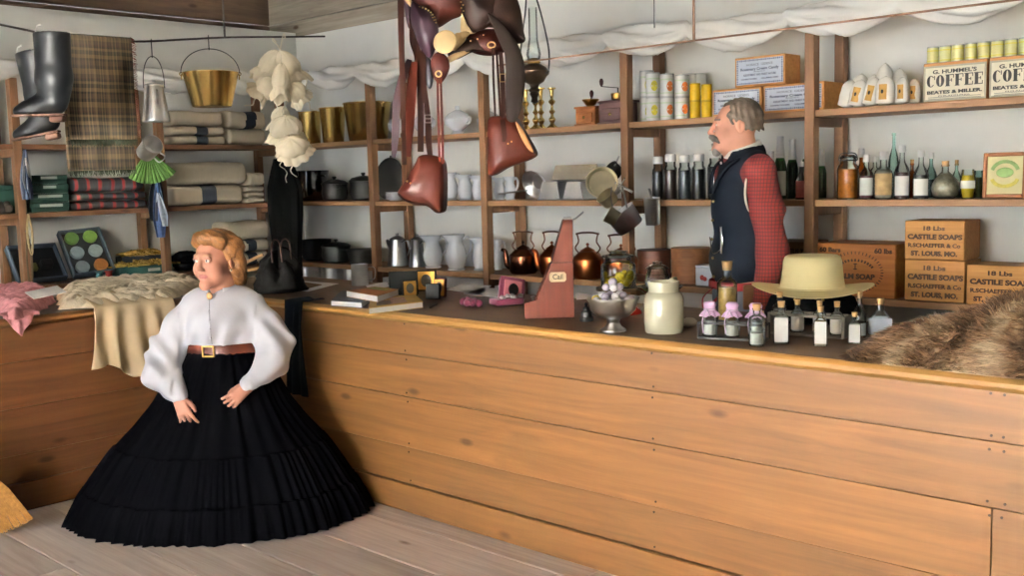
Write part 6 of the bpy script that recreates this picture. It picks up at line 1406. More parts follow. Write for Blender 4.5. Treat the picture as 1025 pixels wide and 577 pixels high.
b = B(); b.box((0, 0, .005), (L, .07, .008), bev=.001); b.obj('rack_floor', RKW, t)
for s in (-1, 1):
    b = B(); b.box((s * L / 2, 0, hz / 2 + .005), (.012, .07, hz), bev=.002); b.obj('end_board', RKW, t)
b = B(); b.box((0, -.03, hz), (L - .012, .008, .012), bev=.002); b.obj('rail', RKW, t); b = B(); b.box((0, .03, hz), (L - .012, .008, .012), bev=.002); b.obj('rail', RKW, t)
for f, w_, nm in ((-.16, 14, 'corked bottle in the wooden rack, nearest the square labelled bottle'), (.14, 14, 'corked bottle in the middle of the wooden rack'), (.37, 14, 'corked bottle in the wooden rack, nearest the fur')):
    q = mid + Vector((math.cos(rz) * L * f, math.sin(rz) * L * f, .0105)); bottle('vial', nm, q, w_ * m, 33 * m, 'round', CLEAR, POW if f > 0 else BLURL, .66, 'cork', LABW, 'bottle', 'small corked bottles on the long counter', False, face_cam(q), .12, 1, (.1, .6))
# cream hat upon a black one
YH = .72; q = aty(813, 300, YH); P = V(q.x, YH, ZT); m = mpp(P)
FELT = plain('black_felt_hat', '#050506', .95, 0, .1, 30, .15, bscale=80, spec=.05); GOLD = plain('gold_stud', '#a8873d', .35, .9, .05)
zbr = aty(816, 291.5, YH).z - ZT; R = 45 * m
t = thing('black_hat', 'black felt hat with gold studs under the cream one', 'hat', P, face_cam(P))
b = B(); b.lathe([(0, .002), (R * .86, .0), (R * 1.02, .012), (R * 1.04, .03), (R * .98, zbr * .5), (R * .9, zbr * .8), (R * .78, zbr - .012), (0, zbr - .008)], 44); b.obj('crown', FELT, t)
for k in range(8):
    a = -PI / 2 + (k - 3.5) * .17; z = zbr * (.93 - .022 * (k - 3) ** 2); rr = R * (.85 + .1 * (1 - z / zbr)); b = B(); b.ball((rr * math.cos(a), rr * math.sin(a), z), .006, u=10, v=6); b.obj('stud', GOLD, t)
CREAMF = plain('cream_felt', '#d3c493', .9, 0, .03, 6, .1, bscale=90)
Ph = P + V(0, 0, zbr + .004); Rb = 59 * m; Rc = 29 * m; Hc = 34 * m
t = thing('cream_hat', 'cream felt hat with a wide brim, resting on the black hat', 'hat', Ph, face_cam(P) + .0, rot=None)
def hatf(a, i): return 1
b = B()
def hat(u, v):
    a = 2 * PI * u; pr = [(0, Hc * .97), (.55, Hc * 1.0), (.82, Hc), (.90, Hc * .96), (.95, Hc * .85), (1.0, Hc * .4), (1.06, .012), (1.14, .005), (1.5, .004), (1.85, .006), (2.03, .012)]
    k = v * (len(pr) - 1); i = min(int(k), len(pr) - 2); f = k - i; r = pr[i][0] * (1 - f) + pr[i + 1][0] * f; z = pr[i][1] * (1 - f) + pr[i + 1][1] * f
    fr = max(0, r - 1.1) / .93; z += fr * fr * (.016 * math.cos(2 * a) - .006); return (Rc * r * math.cos(a), Rc * r * .93 * math.sin(a), z)
b.grid(hat, 60, 40, .003, wrap=True); bmesh.ops.remove_doubles(b.bm, verts=b.bm.verts[:], dist=1e-5); b.obj('felt', CREAMF, t, 60)
b = B(); b.lathe([(Rc * 1.062, .012), (Rc * 1.045, .032), (Rc * 1.035, .032), (Rc * 1.05, .012)], 60, sy=.93, cap=False); b.obj('hat_band', plain('cream_hat_band', '#cbbb8c', .8, 0, .03), t)
# fur pelt
def fur_mat():
    m, nt, b = _new('brown_grey_fur'); geo = N(nt, 'ShaderNodeNewGeometry'); vec = coords(nt); f = noise_tex(nt, vec, 7, 4, .6, .5)
    c = ramp(nt, f, [(.32, lin('#33221a')), (.46, lin('#5c4533')), (.56, lin('#8c6c50')), (.68, lin('#b8a185'))])
    c = mix(nt, 1.0, c, ramp(nt, geo.outputs['Random Per Island'], [(0, (.55, .55, .55, 1)), (1, (1.3, 1.28, 1.25, 1))]), 'MULTIPLY'); nt.links.new(c, b.inputs['Base Color']); b.inputs['Roughness'].default_value = .65; b.inputs['Specular IOR Level'].default_value = .2; return m
FUR = fur_mat()
px0, px1, py0, py1 = 3.45, 4.60, -.045, .64
def pelt_h(x, y):
    u = (x - px0) / (px1 - px0); v = (y - py0) / (py1 - py0)
    if u <= 0 or v <= 0 or v >= 1 or u >= 1: return 0.0
    su = max(0, min(1, (u - .03) / .14)); e = (.16 * min(1, u * 14) + .84 * su * su * (3 - 2 * su)) * min(1, v * 5.0) ** .6 * min(1, (1 - v) * 5) ** .7
    if u < .3: vv = .32 - .1 * u; e *= max(0.0, 1 - ((v - vv) / (.2 + 1.6 * u)) ** 2) ** .5
    v = min(max(v, 0), 1)
    h = e * (.065 + .075 * min(1, u * 2.2) + .035 * noise.noise(Vector((x * 4, y * 4, 1))) + .06 * min(1, max(0, u - .2) * 1.6))
    return max(h, .0)
t = thing('fur_pelt', 'thick brown and grey fur pelt lying heaped on the counter', 'fur', (px0, 0, ZT))
b = B()
def pf(u, v):
    x = px0 + (px1 - px0) * u; y = py0 + (py1 - py0) * v; return (x - px0, y, .003 + pelt_h(x, y))
nu, nv = 70, 36
top = [[Vector(pf(i / nu, j / nv)) for j in range(nv + 1)] for i in range(nu + 1)]
keep = lambda i, j: max(top[i][j].z, top[i + 1][j].z, top[i][j + 1].z, top[i + 1][j + 1].z) > .0045
vt = {}; vb = {}
def gv(d, i, j, z=None):
    if (i, j) not in d: p = top[i][j].copy(); p.z = p.z if z is None else z; d[(i, j)] = b.bm.verts.new(p)
    return d[(i, j)]
for i in range(nu):
    for j in range(nv):
        if keep(i, j): b.bm.faces.new((gv(vt, i, j), gv(vt, i + 1, j), gv(vt, i + 1, j + 1), gv(vt, i, j + 1)))
b.obj('hide', FUR, t, 180)
b = B(); r = random.Random(11); cnt = 0
ax = [.5, -.3]
while cnt < 20000:
    u, v = r.random(), r.random() ** (1.0 if r.random() < .6 else 2.2); x = px0 + (px1 - px0) * u; y = py0 + (py1 - py0) * v; h = pelt_h(x, y)
    if h < .004 or (x - px0 > 1.0 and r.random() < .5): continue
    cnt += 1; e = .01; nx = -(pelt_h(x + e, y) - pelt_h(x - e, y)) / (2 * e); ny = -(pelt_h(x, y + e) - pelt_h(x, y - e)) / (2 * e); n = Vector((nx, ny, 1)).normalized()
    cl = Vector((noise.noise(Vector((x * 7, y * 7, 3))), noise.noise(Vector((x * 7, y * 7, 9))), 0)) * 1.6 + Vector((-.35, -.6, -.15)) + Vector((noise.noise(Vector((x * 30, y * 30, 3))), noise.noise(Vector((x * 30, y * 30, 9))), 0)) * .8
    d = (n * .55 + cl * .55).normalized(); L = r.uniform(.03, .058) * (.55 + .45 * min(1, h / .05)); w_ = r.uniform(.0009, .0018)
    p = Vector((x - px0, y, .002 + h)); s = d.cross(Vector((r.uniform(-1, 1), r.uniform(-1, 1), .3))).normalized() * w_
    p1 = p + d * L * .5; p2 = p + d * L * .95 + Vector((r.uniform(-.2, .2), r.uniform(-.2, .2), -.35)) * L * .5
    if p2.y > -.033: p2.z = max(p2.z, .002)
    if p1.y > -.033: p1.z = max(p1.z, .002)
    a = [b.bm.verts.new(q) for q in (p - s, p + s, p1 + s * .8, p1 - s * .8, p2)]; b.bm.faces.new(a[:4]); b.bm.faces.new((a[3], a[2], a[4]))
o = b.obj('fur_hair', FUR, t, 180); o['kind'] = 'stuff'
# ------------------------------------------------------------------ cloth heaps on the short counter
def heap(name, label, cat, px_poly, hmax, mat, seed, fold=18, name_part='cloth', over=None):
    Q = [atz(px, py, HC) for px, py in px_poly]; c = sum(Q, Vector()) / len(Q); xs = [q.x for q in Q]; ys = [q.y for q in Q]
    x0, x1, y0, y1 = min(xs), max(xs), min(ys), max(ys); n = len(Q)
    def inside(x, y):
        d = 1e9; s = False
        for i in range(n):
            a, bq = Q[i], Q[(i + 1) % n]
            if (a.y > y) != (bq.y > y) and x < (bq.x - a.x) * (y - a.y) / (bq.y - a.y) + a.x: s = not s
            ab = bq - a; tt = max(0, min(1, ((x - a.x) * ab.x + (y - a.y) * ab.y) / (ab.x ** 2 + ab.y ** 2))); d = min(d, math.hypot(x - a.x - tt * ab.x, y - a.y - tt * ab.y))
        return d if s else -d
    def h(x, y):
        d = inside(x, y) + .02 * noise.noise(Vector((x * 12, y * 12, seed)))
        if d <= 0: return 0
        e = min(1, d / .07) ** .55; w_ = noise.noise(Vector((x * 5, y * 5, seed + 3))) * 2.5
        w2 = noise.noise(Vector((x * 11, y * 11, seed + 8))); rd = abs(math.sin(fold * (x * .6 + y * .8) + w_ * 3.2 + w2)) ** .6; rd2 = abs(math.sin(fold * 1.7 * (x * .9 - y * .5) + w_ * 4 + seed + 2 * w2)) ** .6; tb = noise.turbulence(Vector((x * 12, y * 12, seed)), 3, False)
        return e * hmax * (.34 + .30 * rd + .20 * rd2 + .16 * tb)
    b = B(); nx = max(8, int((x1 - x0) / .007)); ny = max(8, int((y1 - y0) / .007)); vt = {}
    H = [[h(x0 + (x1 - x0) * i / nx, y0 + (y1 - y0) * j / ny) for j in range(ny + 1)] for i in range(nx + 1)]
    def gv(i, j):
        if (i, j) not in vt: vt[(i, j)] = b.bm.verts.new((x0 + (x1 - x0) * i / nx - c.x, y0 + (y1 - y0) * j / ny - c.y, H[i][j] + .001))
        return vt[(i, j)]
    for i in range(nx):
        for j in range(ny):
            if max(H[i][j], H[i + 1][j], H[i][j + 1], H[i + 1][j + 1]) > 0: b.bm.faces.new((gv(i, j), gv(i + 1, j), gv(i + 1, j + 1), gv(i, j + 1)))
    t = thing(name, label, cat, (c.x, c.y, ZT)); b.obj(name_part, mat, t, 180); return t, c
LACE = plain('cream_lace', '#e6d9bf', .9, 0, .12, 50, .5, bscale=120); PINKC = plain('pink_gingham', '#cf8d93', .9, 0, .2, 45, .3)
lt, lc = heap('lace_dress', 'cream lace garment heaped on the short counter with a skirt hanging over its front', 'garment', [(60, 311), (95, 309), (170, 301), (205, 288), (190, 281), (130, 283), (66, 290), (58, 298)], .070, LACE, 2, 20, 'bodice')
ZTOP = HC + .004
def drape(u, v):
    """panel over the front edge of the short counter (its nosing is at x = .032)"""
    ya, yb = atx(93, 309, .035).y, atx(172, 301, .035).y; y = ya + (yb - ya) * u; L = .36 * (.82 + .45 * u - .10 * abs(math.sin(u * 7)))
    if v < .2: f = v / .2; return (-.14 + .165 * f, y, ZTOP + .03 * (1 - f) + .014 + .012 * math.sin(u * 30 + 1) * (1 - f * .5))
    f = (v - .2) / .8; a = max(0, min(1, f * 4)); sp = (u - .5) * .10 * f
    return (.045 + .028 * a * (1 + math.sin(u * 26 + .8 * math.sin(f * 4) + 1)) * (.4 + .6 * f), y + sp + .02 * f * math.sin(u * 13), ZTOP + .008 - L * f)
b = B(); b.grid(drape, 90, 40, .003)
for vtx in b.bm.verts: vtx.co -= Vector((lc.x, lc.y, ZT))
b.obj('skirt', plain('cream_muslin_skirt', '#c8b290', .9, 0, .08, 10, .15, bscale=50), lt, 180)
pt_, pc = heap('pink_cloth', 'crumpled pink and white checked cloth at the picture edge of the short counter', 'cloth', [(-25, 308), (0, 316), (14, 322), (42, 311), (54, 304), (48, 294), (20, 292), (-25, 296)], .075, PINKC, 6, 26)
b = B()
def pd(u, v): y = atx(2 + 36 * u, 317, .036).y; f = v; tri = 1 - abs(2 * u - .9); return (-.02 + .07 * min(1, f * 3) + .008 * math.sin(u * 20), y, ZTOP + .02 - .11 * f * max(.15, tri))
b.grid(pd, 24, 14, .003)
for vtx in b.bm.verts: vtx.co -= Vector((pc.x, pc.y, ZT))
b.obj('hanging_corner', PINKC, pt_, 180)
q = atz(46, 296, HC + .09); t = B(); t.box((0, 0, 0), (.10, .15, .003), Matrix.Rotation(.25, 3, 'Y') @ Matrix.Rotation(.12, 3, 'X'), 0); o = t.obj('paper_card', plain('grey_white_card', '#c9c9c6', .6), None, loc=(q.x, q.y, HC + .105)); tag(o, 'pale card lying on the pink checked cloth', 'card')
# leather bag and feather dusters at the counter corner
BAGL = plain('black_brown_leather', '#060403', .7, 0, .2, 14, .2, spec=.15); HND = plain('brown_strap_leather', '#4a2c22', .45, 0, .15, 20)
P, W, H = cdim(247, 298, 256, 294); t = thing('leather_bag', 'dark slouching leather bag with upright brown handles at the counter corner', 'bag', P + V(-.02, .06, 0), face_cam(P)); 
b = B()
def bagf(u, v):
    a = 2 * PI * u; pr = [(0, 0), (.9, .0), (1.02, .15), (.95, .42), (.72, .66), (.42, .86), (0, .92)]; k = v * 6; i = min(int(k), 5); f = k - i; r = pr[i][0] * (1 - f) + pr[i + 1][0] * f; z = pr[i][1] * (1 - f) + pr[i + 1][1] * f
    n = 1 + .30 * fb(math.cos(a) * 1.8, math.sin(a) * 1.8, v * 3 + 2) + .05 * math.sin(a * 7 + v * 5); return (W * .5 * r * n * math.cos(a), W * .3 * r * n * math.sin(a), max(0, H * z * (1 + .22 * math.sin(a * 2 + 1) + .12 * math.sin(a * 5))))
b.grid(bagf, 40, 24, wrap=True); bmesh.ops.remove_doubles(b.bm, verts=b.bm.verts[:], dist=1e-5); b.obj('body', BAGL, t, 180)
for dx, dy in ((-.0, -.02), (.05, .02)):
    b = B(); h0, h1 = H * .8, H * 1.4; b.tube(spline([(dx - .03, dy - .02, h0), (dx - .03, dy - .02, h1 * .9), (dx - .01, dy - .02, h1), (dx + .012, dy - .02, h1 * .92), (dx + .02, dy - .02, h0)], 6), .007, 8, .5); b.obj('handle', HND, t)
def duster(label, p0, p1, d, fx, fcol, tipc):
    A, Bq = atd(*p0, d), atd(*p1, d); t = thing('feather_duster', label, 'feather duster', A, 0, 'feather dusters at the counter corner'); v = Bq - A
    b = B(); b.tube([v * 0, v * 1.0], .009, 8); b.obj('handle', plain('pale_wood_handle', '#b58a5c', .5, 0, .1, 20), t); r = random.Random(3); b = B()
    for k in range(140):
        d_ = (-v.normalized() + Vector((r.uniform(-.7, .7), r.uniform(-.7, .7), r.uniform(-.9, .5)))).normalized(); L = r.uniform(.05, .10); e = d_ * L; s = e.cross(Vector((0, 0, 1))).normalized() * .008; b.mi = 1 if r.random() < .35 else 0
        f = b.bm.faces.new([b.bm.verts.new(q) for q in (Vector(), e * .5 + s, e, e * .5 - s)]); f.material_index = b.mi
    b.obj('feathers', [plain('white_feather', fcol, .9, 0, .1), plain('grey_feather', tipc, .9, 0, .1)], t, 180); return t
dd = depth(cput(262, 290))
duster('feather duster with a pale wooden handle pointing up beside the leather bag', (240, 266), (263, 255), dd + .05, 0, '#2a2622', '#5a5550')
duster('white and black feather duster with a short red handle, behind the woman\'s shoulder', (248, 271), (266, 267), dd - .02, 0, '#c9c7c4', '#26221f')
# corn broom at the picture edge
BR = plain('broom_straw', '#a8783c', .8, 0, .3, 60); base = atz(3, 533, 0); top = base + V(-.03, -.34, 1.0); t = thing('corn_broom', 'straw broom standing on the floor at the picture edge', 'broom', (base.x, base.y, 0), 0)
ax = (top - base).normalized(); r = random.Random(9); b = B(); fwd = Vector((-_F.x, -_F.y, 0)).normalized(); side = ax.cross(fwd).normalized(); fwd = side.cross(ax)
for k in range(420):
    a = r.uniform(-1, 1); c = r.uniform(-1, 1) * math.sqrt(1 - a * a); p0 = ax * .36 + side * a * .028 + fwd * c * .022; p1 = side * a * .15 + fwd * c * .03 + ax * (.004 + .02 * a * a); mid_ = p0.lerp(p1, .5) + side * a * .02
    p1.z = max(p1.z, .004); p0.z = max(p0.z, .004); s = side * .0022; q = [b.bm.verts.new(v_) for v_ in (p0 - s, p0 + s, mid_ + s, mid_ - s, p1 + s * .6, p1 - s * .6)]; b.bm.faces.new(q[:4]); b.bm.faces.new((q[3], q[2], q[4], q[5]))
o = b.obj('straw_bristles', BR, t, 180); o['kind'] = 'stuff'
b = B(); b.lathe([(.034, 0), (.032, .05), (.016, .10), (0, .1)], 20, ax * .35, ax.to_track_quat('Z', 'Y').to_matrix()); b.obj('binding', BR, t); b = B(); b.tube([ax * .40, ax * 1.25], .012, 10); b.obj('handle', plain('pale_wood_handle', '#b58a5c'), t)
# dark blue cloth hanging over the long counter's edge behind the woman's arm
A, Bq = aty(285, 325, -.05), aty(304, 325, -.05); zb = aty(295, 396, -.05).z
t = thing('blue_cloth', 'dark blue-grey cloth hanging over the counter edge just behind the woman\'s arm', 'cloth', (A.x, 0, HC))
def bc(u, v):
    x = (Bq.x - A.x) * u
    if v < .25: return (x, .08 - .118 * v / .25, .006 + .004 * math.sin(u * 9))
    f = (v - .25) / .75; return (x + .012 * math.sin(f * 3 + u * 4), -.042 - .016 * (1 + math.sin(u * 14 + f * 2)) * min(1, f * 4) * .5, .006 - (HC - zb) * f)
b = B(); b.grid(bc, 26, 24, .003); b.obj('hanging_cloth', plain('dark_blue_grey_cloth', '#10171f', .9, 0, .15, 20, .15, spec=.1), t, 180)
# ================================================================== saddle and oil lamp
LTH = plain('red_brown_leather', '#34100a', .5, 0, .2, 12, .15, coat=.06, spec=.22, bscale=90); LTH_D = plain('dark_brown_leather', '#1c0c07', .5, 0, .2, 12, .15, spec=.22, bscale=90)
LTH_P = plain('purplish_leather', '#2a1a22', .42, 0, .15, 12, .12, coat=.08, spec=.22, bscale=90); LTH_R = plain('russet_leather', '#3f150c', .5, 0, .2, 10, .12, coat=.08, spec=.22, bscale=90)
RAWH = plain('rawhide', '#d8b987', .5, 0, .08, 15, .1); TANL_ = plain('tan_flesh_side', '#b08050', .7, 0, .15, 30); STRAPM = plain('dark_strap_leather', '#1f0d08', .8, 0, .2, 12, .1, spec=.06); STRAPR = plain('russet_strap_leather', '#42160c', .75, 0, .2, 12, .1, spec=.1); STRAPP = plain('purple_grey_strap', '#3a2b30', .7, 0, .15, 12, .1, spec=.2)
STUD = plain('small_brass_stud', '#c9b27a', .35, .8, .05)
D0 = 4.35
saddle = thing('saddle', 'brown leather riding saddle with a pale horn and hooded stirrups, hanging over the counter', 'saddle', atd(455, 30, D0), 0)
SO = saddle.location.copy()
def smooth_out(pts, n=5):
    pts = [Vector((x, y, 0)) for x, y in pts]; m = len(pts); out = []
    for i in range(m):
        a, b_, c, d = pts[i - 1], pts[i], pts[(i + 1) % m], pts[(i + 2) % m]
        for k in range(n):
            t = k / n; out.append(.5 * ((2 * b_) + (c - a) * t + (2 * a - 5 * b_ + 4 * c - d) * t * t + (3 * b_ - a - 3 * c + d) * t ** 3))
    return [(p.x, p.y) for p in out]
def leather(name, outline, d, thick, bulge, mat, parent=None, smooth=True, slope=(0, 0)):
    """curved hide panel of real thickness: outline, bulging towards -depth in its middle; SLOPE tilts it in depth per metre"""
    parent = parent or saddle; ol = smooth_out(outline) if smooth else outline; n = len(ol); cx = sum(p[0] for p in ol) / n; cy = sum(p[1] for p in ol) / n; m = d / F_PX
    b = B()
    def ring(s, off): return [b.bm.verts.new(atd(cx + (x - cx) * s, cy + (y - cy) * s, d + off + ((x - cx) * slope[0] + (y - cy) * slope[1]) * m * s) - SO) for x, y in ol]
    lv = [(1.0, 0), (.985, -thick * .4), (.95, -thick * .5 - bulge * .12), (.8, -thick * .5 - bulge * .45), (.55, -thick * .5 - bulge * .8), (.25, -thick * .5 - bulge)]
    rings = [ring(s, o) for s, o in lv]; back = [ring(.985, thick * .4), ring(.95, thick * .5 - bulge * .12), ring(.8, thick * .5 - bulge * .45), ring(.55, thick * .5 - bulge * .8), ring(.25, thick * .5 - bulge)]
    def skin(seq):
        for a, c in zip(seq, seq[1:]):
            for i in range(n): b.bm.faces.new((a[i], a[(i + 1) % n], c[(i + 1) % n], c[i]))
        b.bm.faces.new(seq[-1])
    skin(rings); skin([rings[0]] + back); return b.obj(name, mat, parent, 60)
def strap(name, pts, wpx, d, thick, mat, parent=None, twist=0):
    parent = parent or saddle; P = spline([atd(x, y, d + (q[0] if q else 0)) - SO for x, y, *q in pts], 6); n = len(P); ws = wpx if isinstance(wpx, (list, tuple)) else [wpx, wpx]
    b = B(); rs = []
    for i, p in enumerate(P):
        f = i / (n - 1) * (len(ws) - 1); k = min(int(f), len(ws) - 2); w = (ws[k] + (ws[k + 1] - ws[k]) * (f - k)) * d / F_PX / 2
        t = (P[min(i + 1, n - 1)] - P[max(i - 1, 0)]).normalized(); s = t.cross(_F).normalized(); s = (s * math.cos(twist) + _F * math.sin(twist)); o = t.cross(s).normalized() * thick / 2
        rs.append([b.bm.verts.new(q) for q in (p - s * w - o, p + s * w - o, p + s * w + o, p - s * w + o)])
    for a, c in zip(rs, rs[1:]):
        for k in range(4): b.bm.faces.new((a[k], a[(k + 1) % 4], c[(k + 1) % 4], c[k]))
    b.bm.faces.new(rs[0]); b.bm.faces.new(list(reversed(rs[-1]))); return b.obj(name, mat, parent, 40)
def studs(pts, d, parent, r=.0035):
    for x, y in pts: b = B(); b.ball(atd(x, y, d) - SO, r, u=8, v=6); b.obj('stud', STUD, parent)
# tree and seat
leather('seat', [(409, -16), (440, -26), (470, -20), (468, 4), (463, 15), (452, 20), (438, 28), (434, 18), (424, 8), (413, 4)], D0 + .02, .012, .05, LTH, slope=(0, .3))
leather('swell', [(412, 2), (420, 5), (431, 11), (436, 20), (439, 30), (437, 46), (431, 58), (423, 52), (416, 37), (411, 20)], D0 - .04, .010, .045, LTH_P)
studs([(416.5 + 20 * math.sin(k / 9 * 1.5), 6.8 + 17 * (1 - math.cos(k / 9 * 1.5))) for k in range(10)], D0 - .055, saddle); studs([(418 + 17 * math.sin(k / 7 * 1.5), 11.0 + 13 * (1 - math.cos(k / 7 * 1.5))) for k in range(7)], D0 - .06, saddle)
leather('fork_edge', [(406, -10), (412, -6), (413, 8), (410, 28), (407, 22), (404, 2)], D0 + .03, .012, .02, LTH_P)
leather('skirt', [(462, -22), (500, -24), (514, -8), (521, 9), (524, 30), (526, 40), (521, 43.5), (508, 43), (500, 30), (486, 28), (474, 33), (466, 24), (462, 8)], D0 - .01, .012, .05, LTH_D)
leather('rear_skirt', [(498, 30), (508, 42), (505, 52), (492, 56), (476, 54), (466, 47), (468, 36), (480, 30)], D0 + .04, .012, .04, LTH)
leather('jockey', [(463, -14), (484, -16), (497, -4), (499, 12), (492, 24), (480, 31), (470, 26), (464, 12)], D0 - .045, .008, .03, LTH_D); studs([(461.5, 2), (463.5, 5), (461.8, 8), (464, 11), (462.5, 14), (471, 41), (478, 39), (484, 35)], D0 - .075, saddle)
leather('rawhide_bar', [(462, 14), (465, 15), (469, 25), (476, 33), (464, 34), (461, 30)], D0 + .0, .014, .015, RAWH); leather('rawhide_bar', [(456, 36), (466, 30), (471, 33), (462, 42), (457, 45)], D0 + .0, .02, .015, RAWH)
leather('rawhide_bar', [(446, 58), (470, 47), (472, 51), (450, 63), (446, 63)], D0 + .01, .014, .01, RAWH)
leather('rawhide_bar', [(404, -8), (409, -4), (414, 6), (411, 7), (405, 0)], D0 + .0, .014, .01, RAWH)
leather('bar_cover', [(448, 53), (462, 42), (480, 36), (492, 40), (490, 52), (474, 52), (456, 60)], D0 + .02, .012, .02, LTH_D)
# horn with its broad pale cap facing us
hc_ = atd(445.5, 42, D0 - .12) - SO; hx = (-_F * .94 + CU * .12 - CR * .25).normalized(); Mh = hx.to_track_quat('Z', 'Y').to_matrix(); Rh = 12.2 * (D0 - .12) / F_PX
b = B(); b.lathe([(0, -.012), (Rh * .8, -.012), (Rh * .97, -.006), (Rh, .002), (Rh * .95, .008), (Rh * .7, .011), (0, .012)], 40, hc_, Mh); hn = b.obj('horn_cap', RAWH, saddle, 60)
b = B(); b.tube([hc_, hc_ + _F * .08 + CR * .03, atd(460, 38, D0 - .0) - SO], [.022, .018, .026], 12); b.obj('horn_neck', RAWH, saddle)
# flap with a ring below the horn
leather('ring_flap', [(433, 56), (440, 52), (448, 58), (450, 68), (446, 78), (440, 84), (434, 78), (431, 66)], D0 - .06, .010, .02, LTH)
b = B(); b.torus(atd(439, 74, D0 - .09) - SO, .012, .0032, (-_F).to_track_quat('Z', 'Y').to_matrix(), 18, 6); b.obj('ring', STUD, saddle); b = B(); b.torus(atd(492, 45, D0 - .03) - SO, .012, .0032, (-_F).to_track_quat('Z', 'Y').to_matrix(), 18, 6, sx=1.3); b.obj('ring', STUD, saddle)
leather('small_flap', [(425, 58), (431, 60), (434, 76), (431, 89), (426, 82)], D0 - .03, .006, .01, plain('blue_black_leather', '#22222a', .35, 0, .1))
# straps on the near side
strap('long_strap', [(401, -16), (401.5, 30), (403, 90), (405, 165)], [6.5, 6, 5, 4], D0 - .09, .006, STRAPM)
strap('billet_strap', [(410, 60, .02), (403, 78), (397, 105), (395.5, 140), (394, 158)], [5, 8, 8, 7, 3.5], D0 - .05, .006, STRAPP)
strap('billet_strap', [(414, 62), (412, 90), (410, 125), (408.5, 157)], [8, 10, 9, 5], D0 - .03, .006, STRAPR)
strap('billet_strap', [(412, 10, .02), (414, 40, .01), (419, 60), (421, 100), (421, 152)], [5, 8, 8, 6, 6], D0 + .0, .006, STRAPM)
sl = strap('stirrup_leather', [(424, 50), (424, 80), (427, 105), (428.5, 120), (429, 140), (431, 160)], [5, 5, 5, 6, 6, 5], D0 - .04, .007, STRAPM)
b = B(); q = atd(428.5, 119, D0 - .052) - SO
Mq = Matrix((CR, CU, -_F)).transposed(); b.tube([q + Mq @ Vector(p) for p in ((-.013, .016, 0), (.013, .016, 0), (.013, -.016, 0), (-.013, -.016, 0))], .0028, 6, closed=True); b.tube([q + Mq @ Vector((-.013, 0, .002)), q + Mq @ Vector((.012, 0, .004))], .0022, 5); b.obj('buckle', STEEL, sl)
for pts in ([(438, 76), (438.5, 110), (440, 162)], [(441, 76), (442.5, 120), (443.5, 164)]): strap('saddle_string', pts, 2.2, D0 - .085, .004, STRAPR)
for pts in ([(493.5, 48), (494, 80), (496, 121)], [(497, 50), (499.5, 90), (501, 117)]): strap('saddle_string', pts, 2.2, D0 - .035, .004, STRAPM)
# broad fender on the far end, buckle strap behind it
leather('fender', [(488, 13), (495, 17), (507, 29), (519, 46), (525, 66), (525, 90), (518, 119), (507, 119), (506, 90), (506, 66), (503, 44), (492, 22)], D0 - .10, .008, .02, plain('grey_brown_leather', '#190f0b', .75, 0, .15, 12, .15, spec=.22, bscale=90))
q = atd(503.5, 78, D0 - .075) - SO; b = B(); b.tube([q + Mq @ Vector(p) for p in ((-.012, .016, 0), (.012, .016, 0), (.012, -.016, 0), (-.012, -.016, 0))], .0028, 6, closed=True); b.obj('buckle', STUD, saddle)
strap('latigo', [(501, 52), (503, 80), (504, 120)], [4, 5, 4], D0 - .06, .006, STRAPM)
# hooded stirrups: bent leather hoods with an opening
def hood(outline, d, depth_m, mat, spx, inner):
    ol = smooth_out(outline); n = len(ol); b = B(); m = d / F_PX
    cx = sum(p[0] for p in ol) / n; cy = sum(p[1] for p in ol) / n
    F_ = [b.bm.verts.new(atd(x, y, d) - SO) for x, y in ol]; G_ = [b.bm.verts.new(atd(cx + (x - cx) * .96, cy + (y - cy) * .96, d - .02) - SO) for x, y in ol]
    I_ = [b.bm.verts.new(atd(cx + (x - cx) * .6, cy + (y - cy) * .6, d - .045) - SO) for x, y in ol]; K_ = [b.bm.verts.new(atd(cx + (x - cx) * .97 + spx, cy + (y - cy) * .97, d + depth_m) - SO) for x, y in ol]
    for a, c in ((F_, G_), (G_, I_), (K_, F_)):
        for i in range(n): b.bm.faces.new((a[i], a[(i + 1) % n], c[(i + 1) % n], c[i]))
    b.bm.faces.new(I_); b.bm.faces.new(K_); return b.obj('stirrup_hood', mat, saddle, 60)
h = hood([(420, 156), (432, 155), (442, 160), (444.5, 174), (444.5, 200), (443, 212), (436, 213), (427, 206.5), (412, 204.5), (402, 199), (398, 193), (405, 182), (411, 172), (416, 163)], D0 - .06, .10, LTH_R, 4, None)
studs([(407.5, 181.5), (411, 183.5)], D0 - .10, h, .005)
b = B(); pts_ = [(399, 194), (404, 199.5), (413, 202.5), (427, 204), (436, 210), (443, 209)]; b.tube(spline([atd(x, y, D0 - .083) - SO for x, y in pts_], 5), .003, 6); b.obj('stitched_edge', LTH_D, h)
h = hood([(489, 119), (500, 116), (513, 116), (519, 124), (527, 138), (535, 153), (531, 159), (518, 164), (505, 169), (491, 176.5), (488, 168), (488, 140)], D0 - .04, .10, LTH_R, 4, None)
studs([(508.5, 144), (512, 142)], D0 - .082, h, .005)
leather('hood_lining', [(516, 122), (522, 128), (531, 144), (534, 152), (529, 150), (521, 137)], D0 - .075, .006, .004, TANL_, h)
strap('hood_strap', [(503, 120), (505, 135), (504, 142)], [5, 5, 3], D0 - .09, .005, STRAPM)
# rope that carries the saddle
b = B(); b.tube([atd(455, -14, D0 + .05) - SO, Vector((0, 0, ZC - SO.z - .002)) + (atd(455, -14, D0 + .05) - SO) * 0 + Vector((0, .05, 0))], .008, 8); b.obj('hanging_rope', ROPE, saddle)
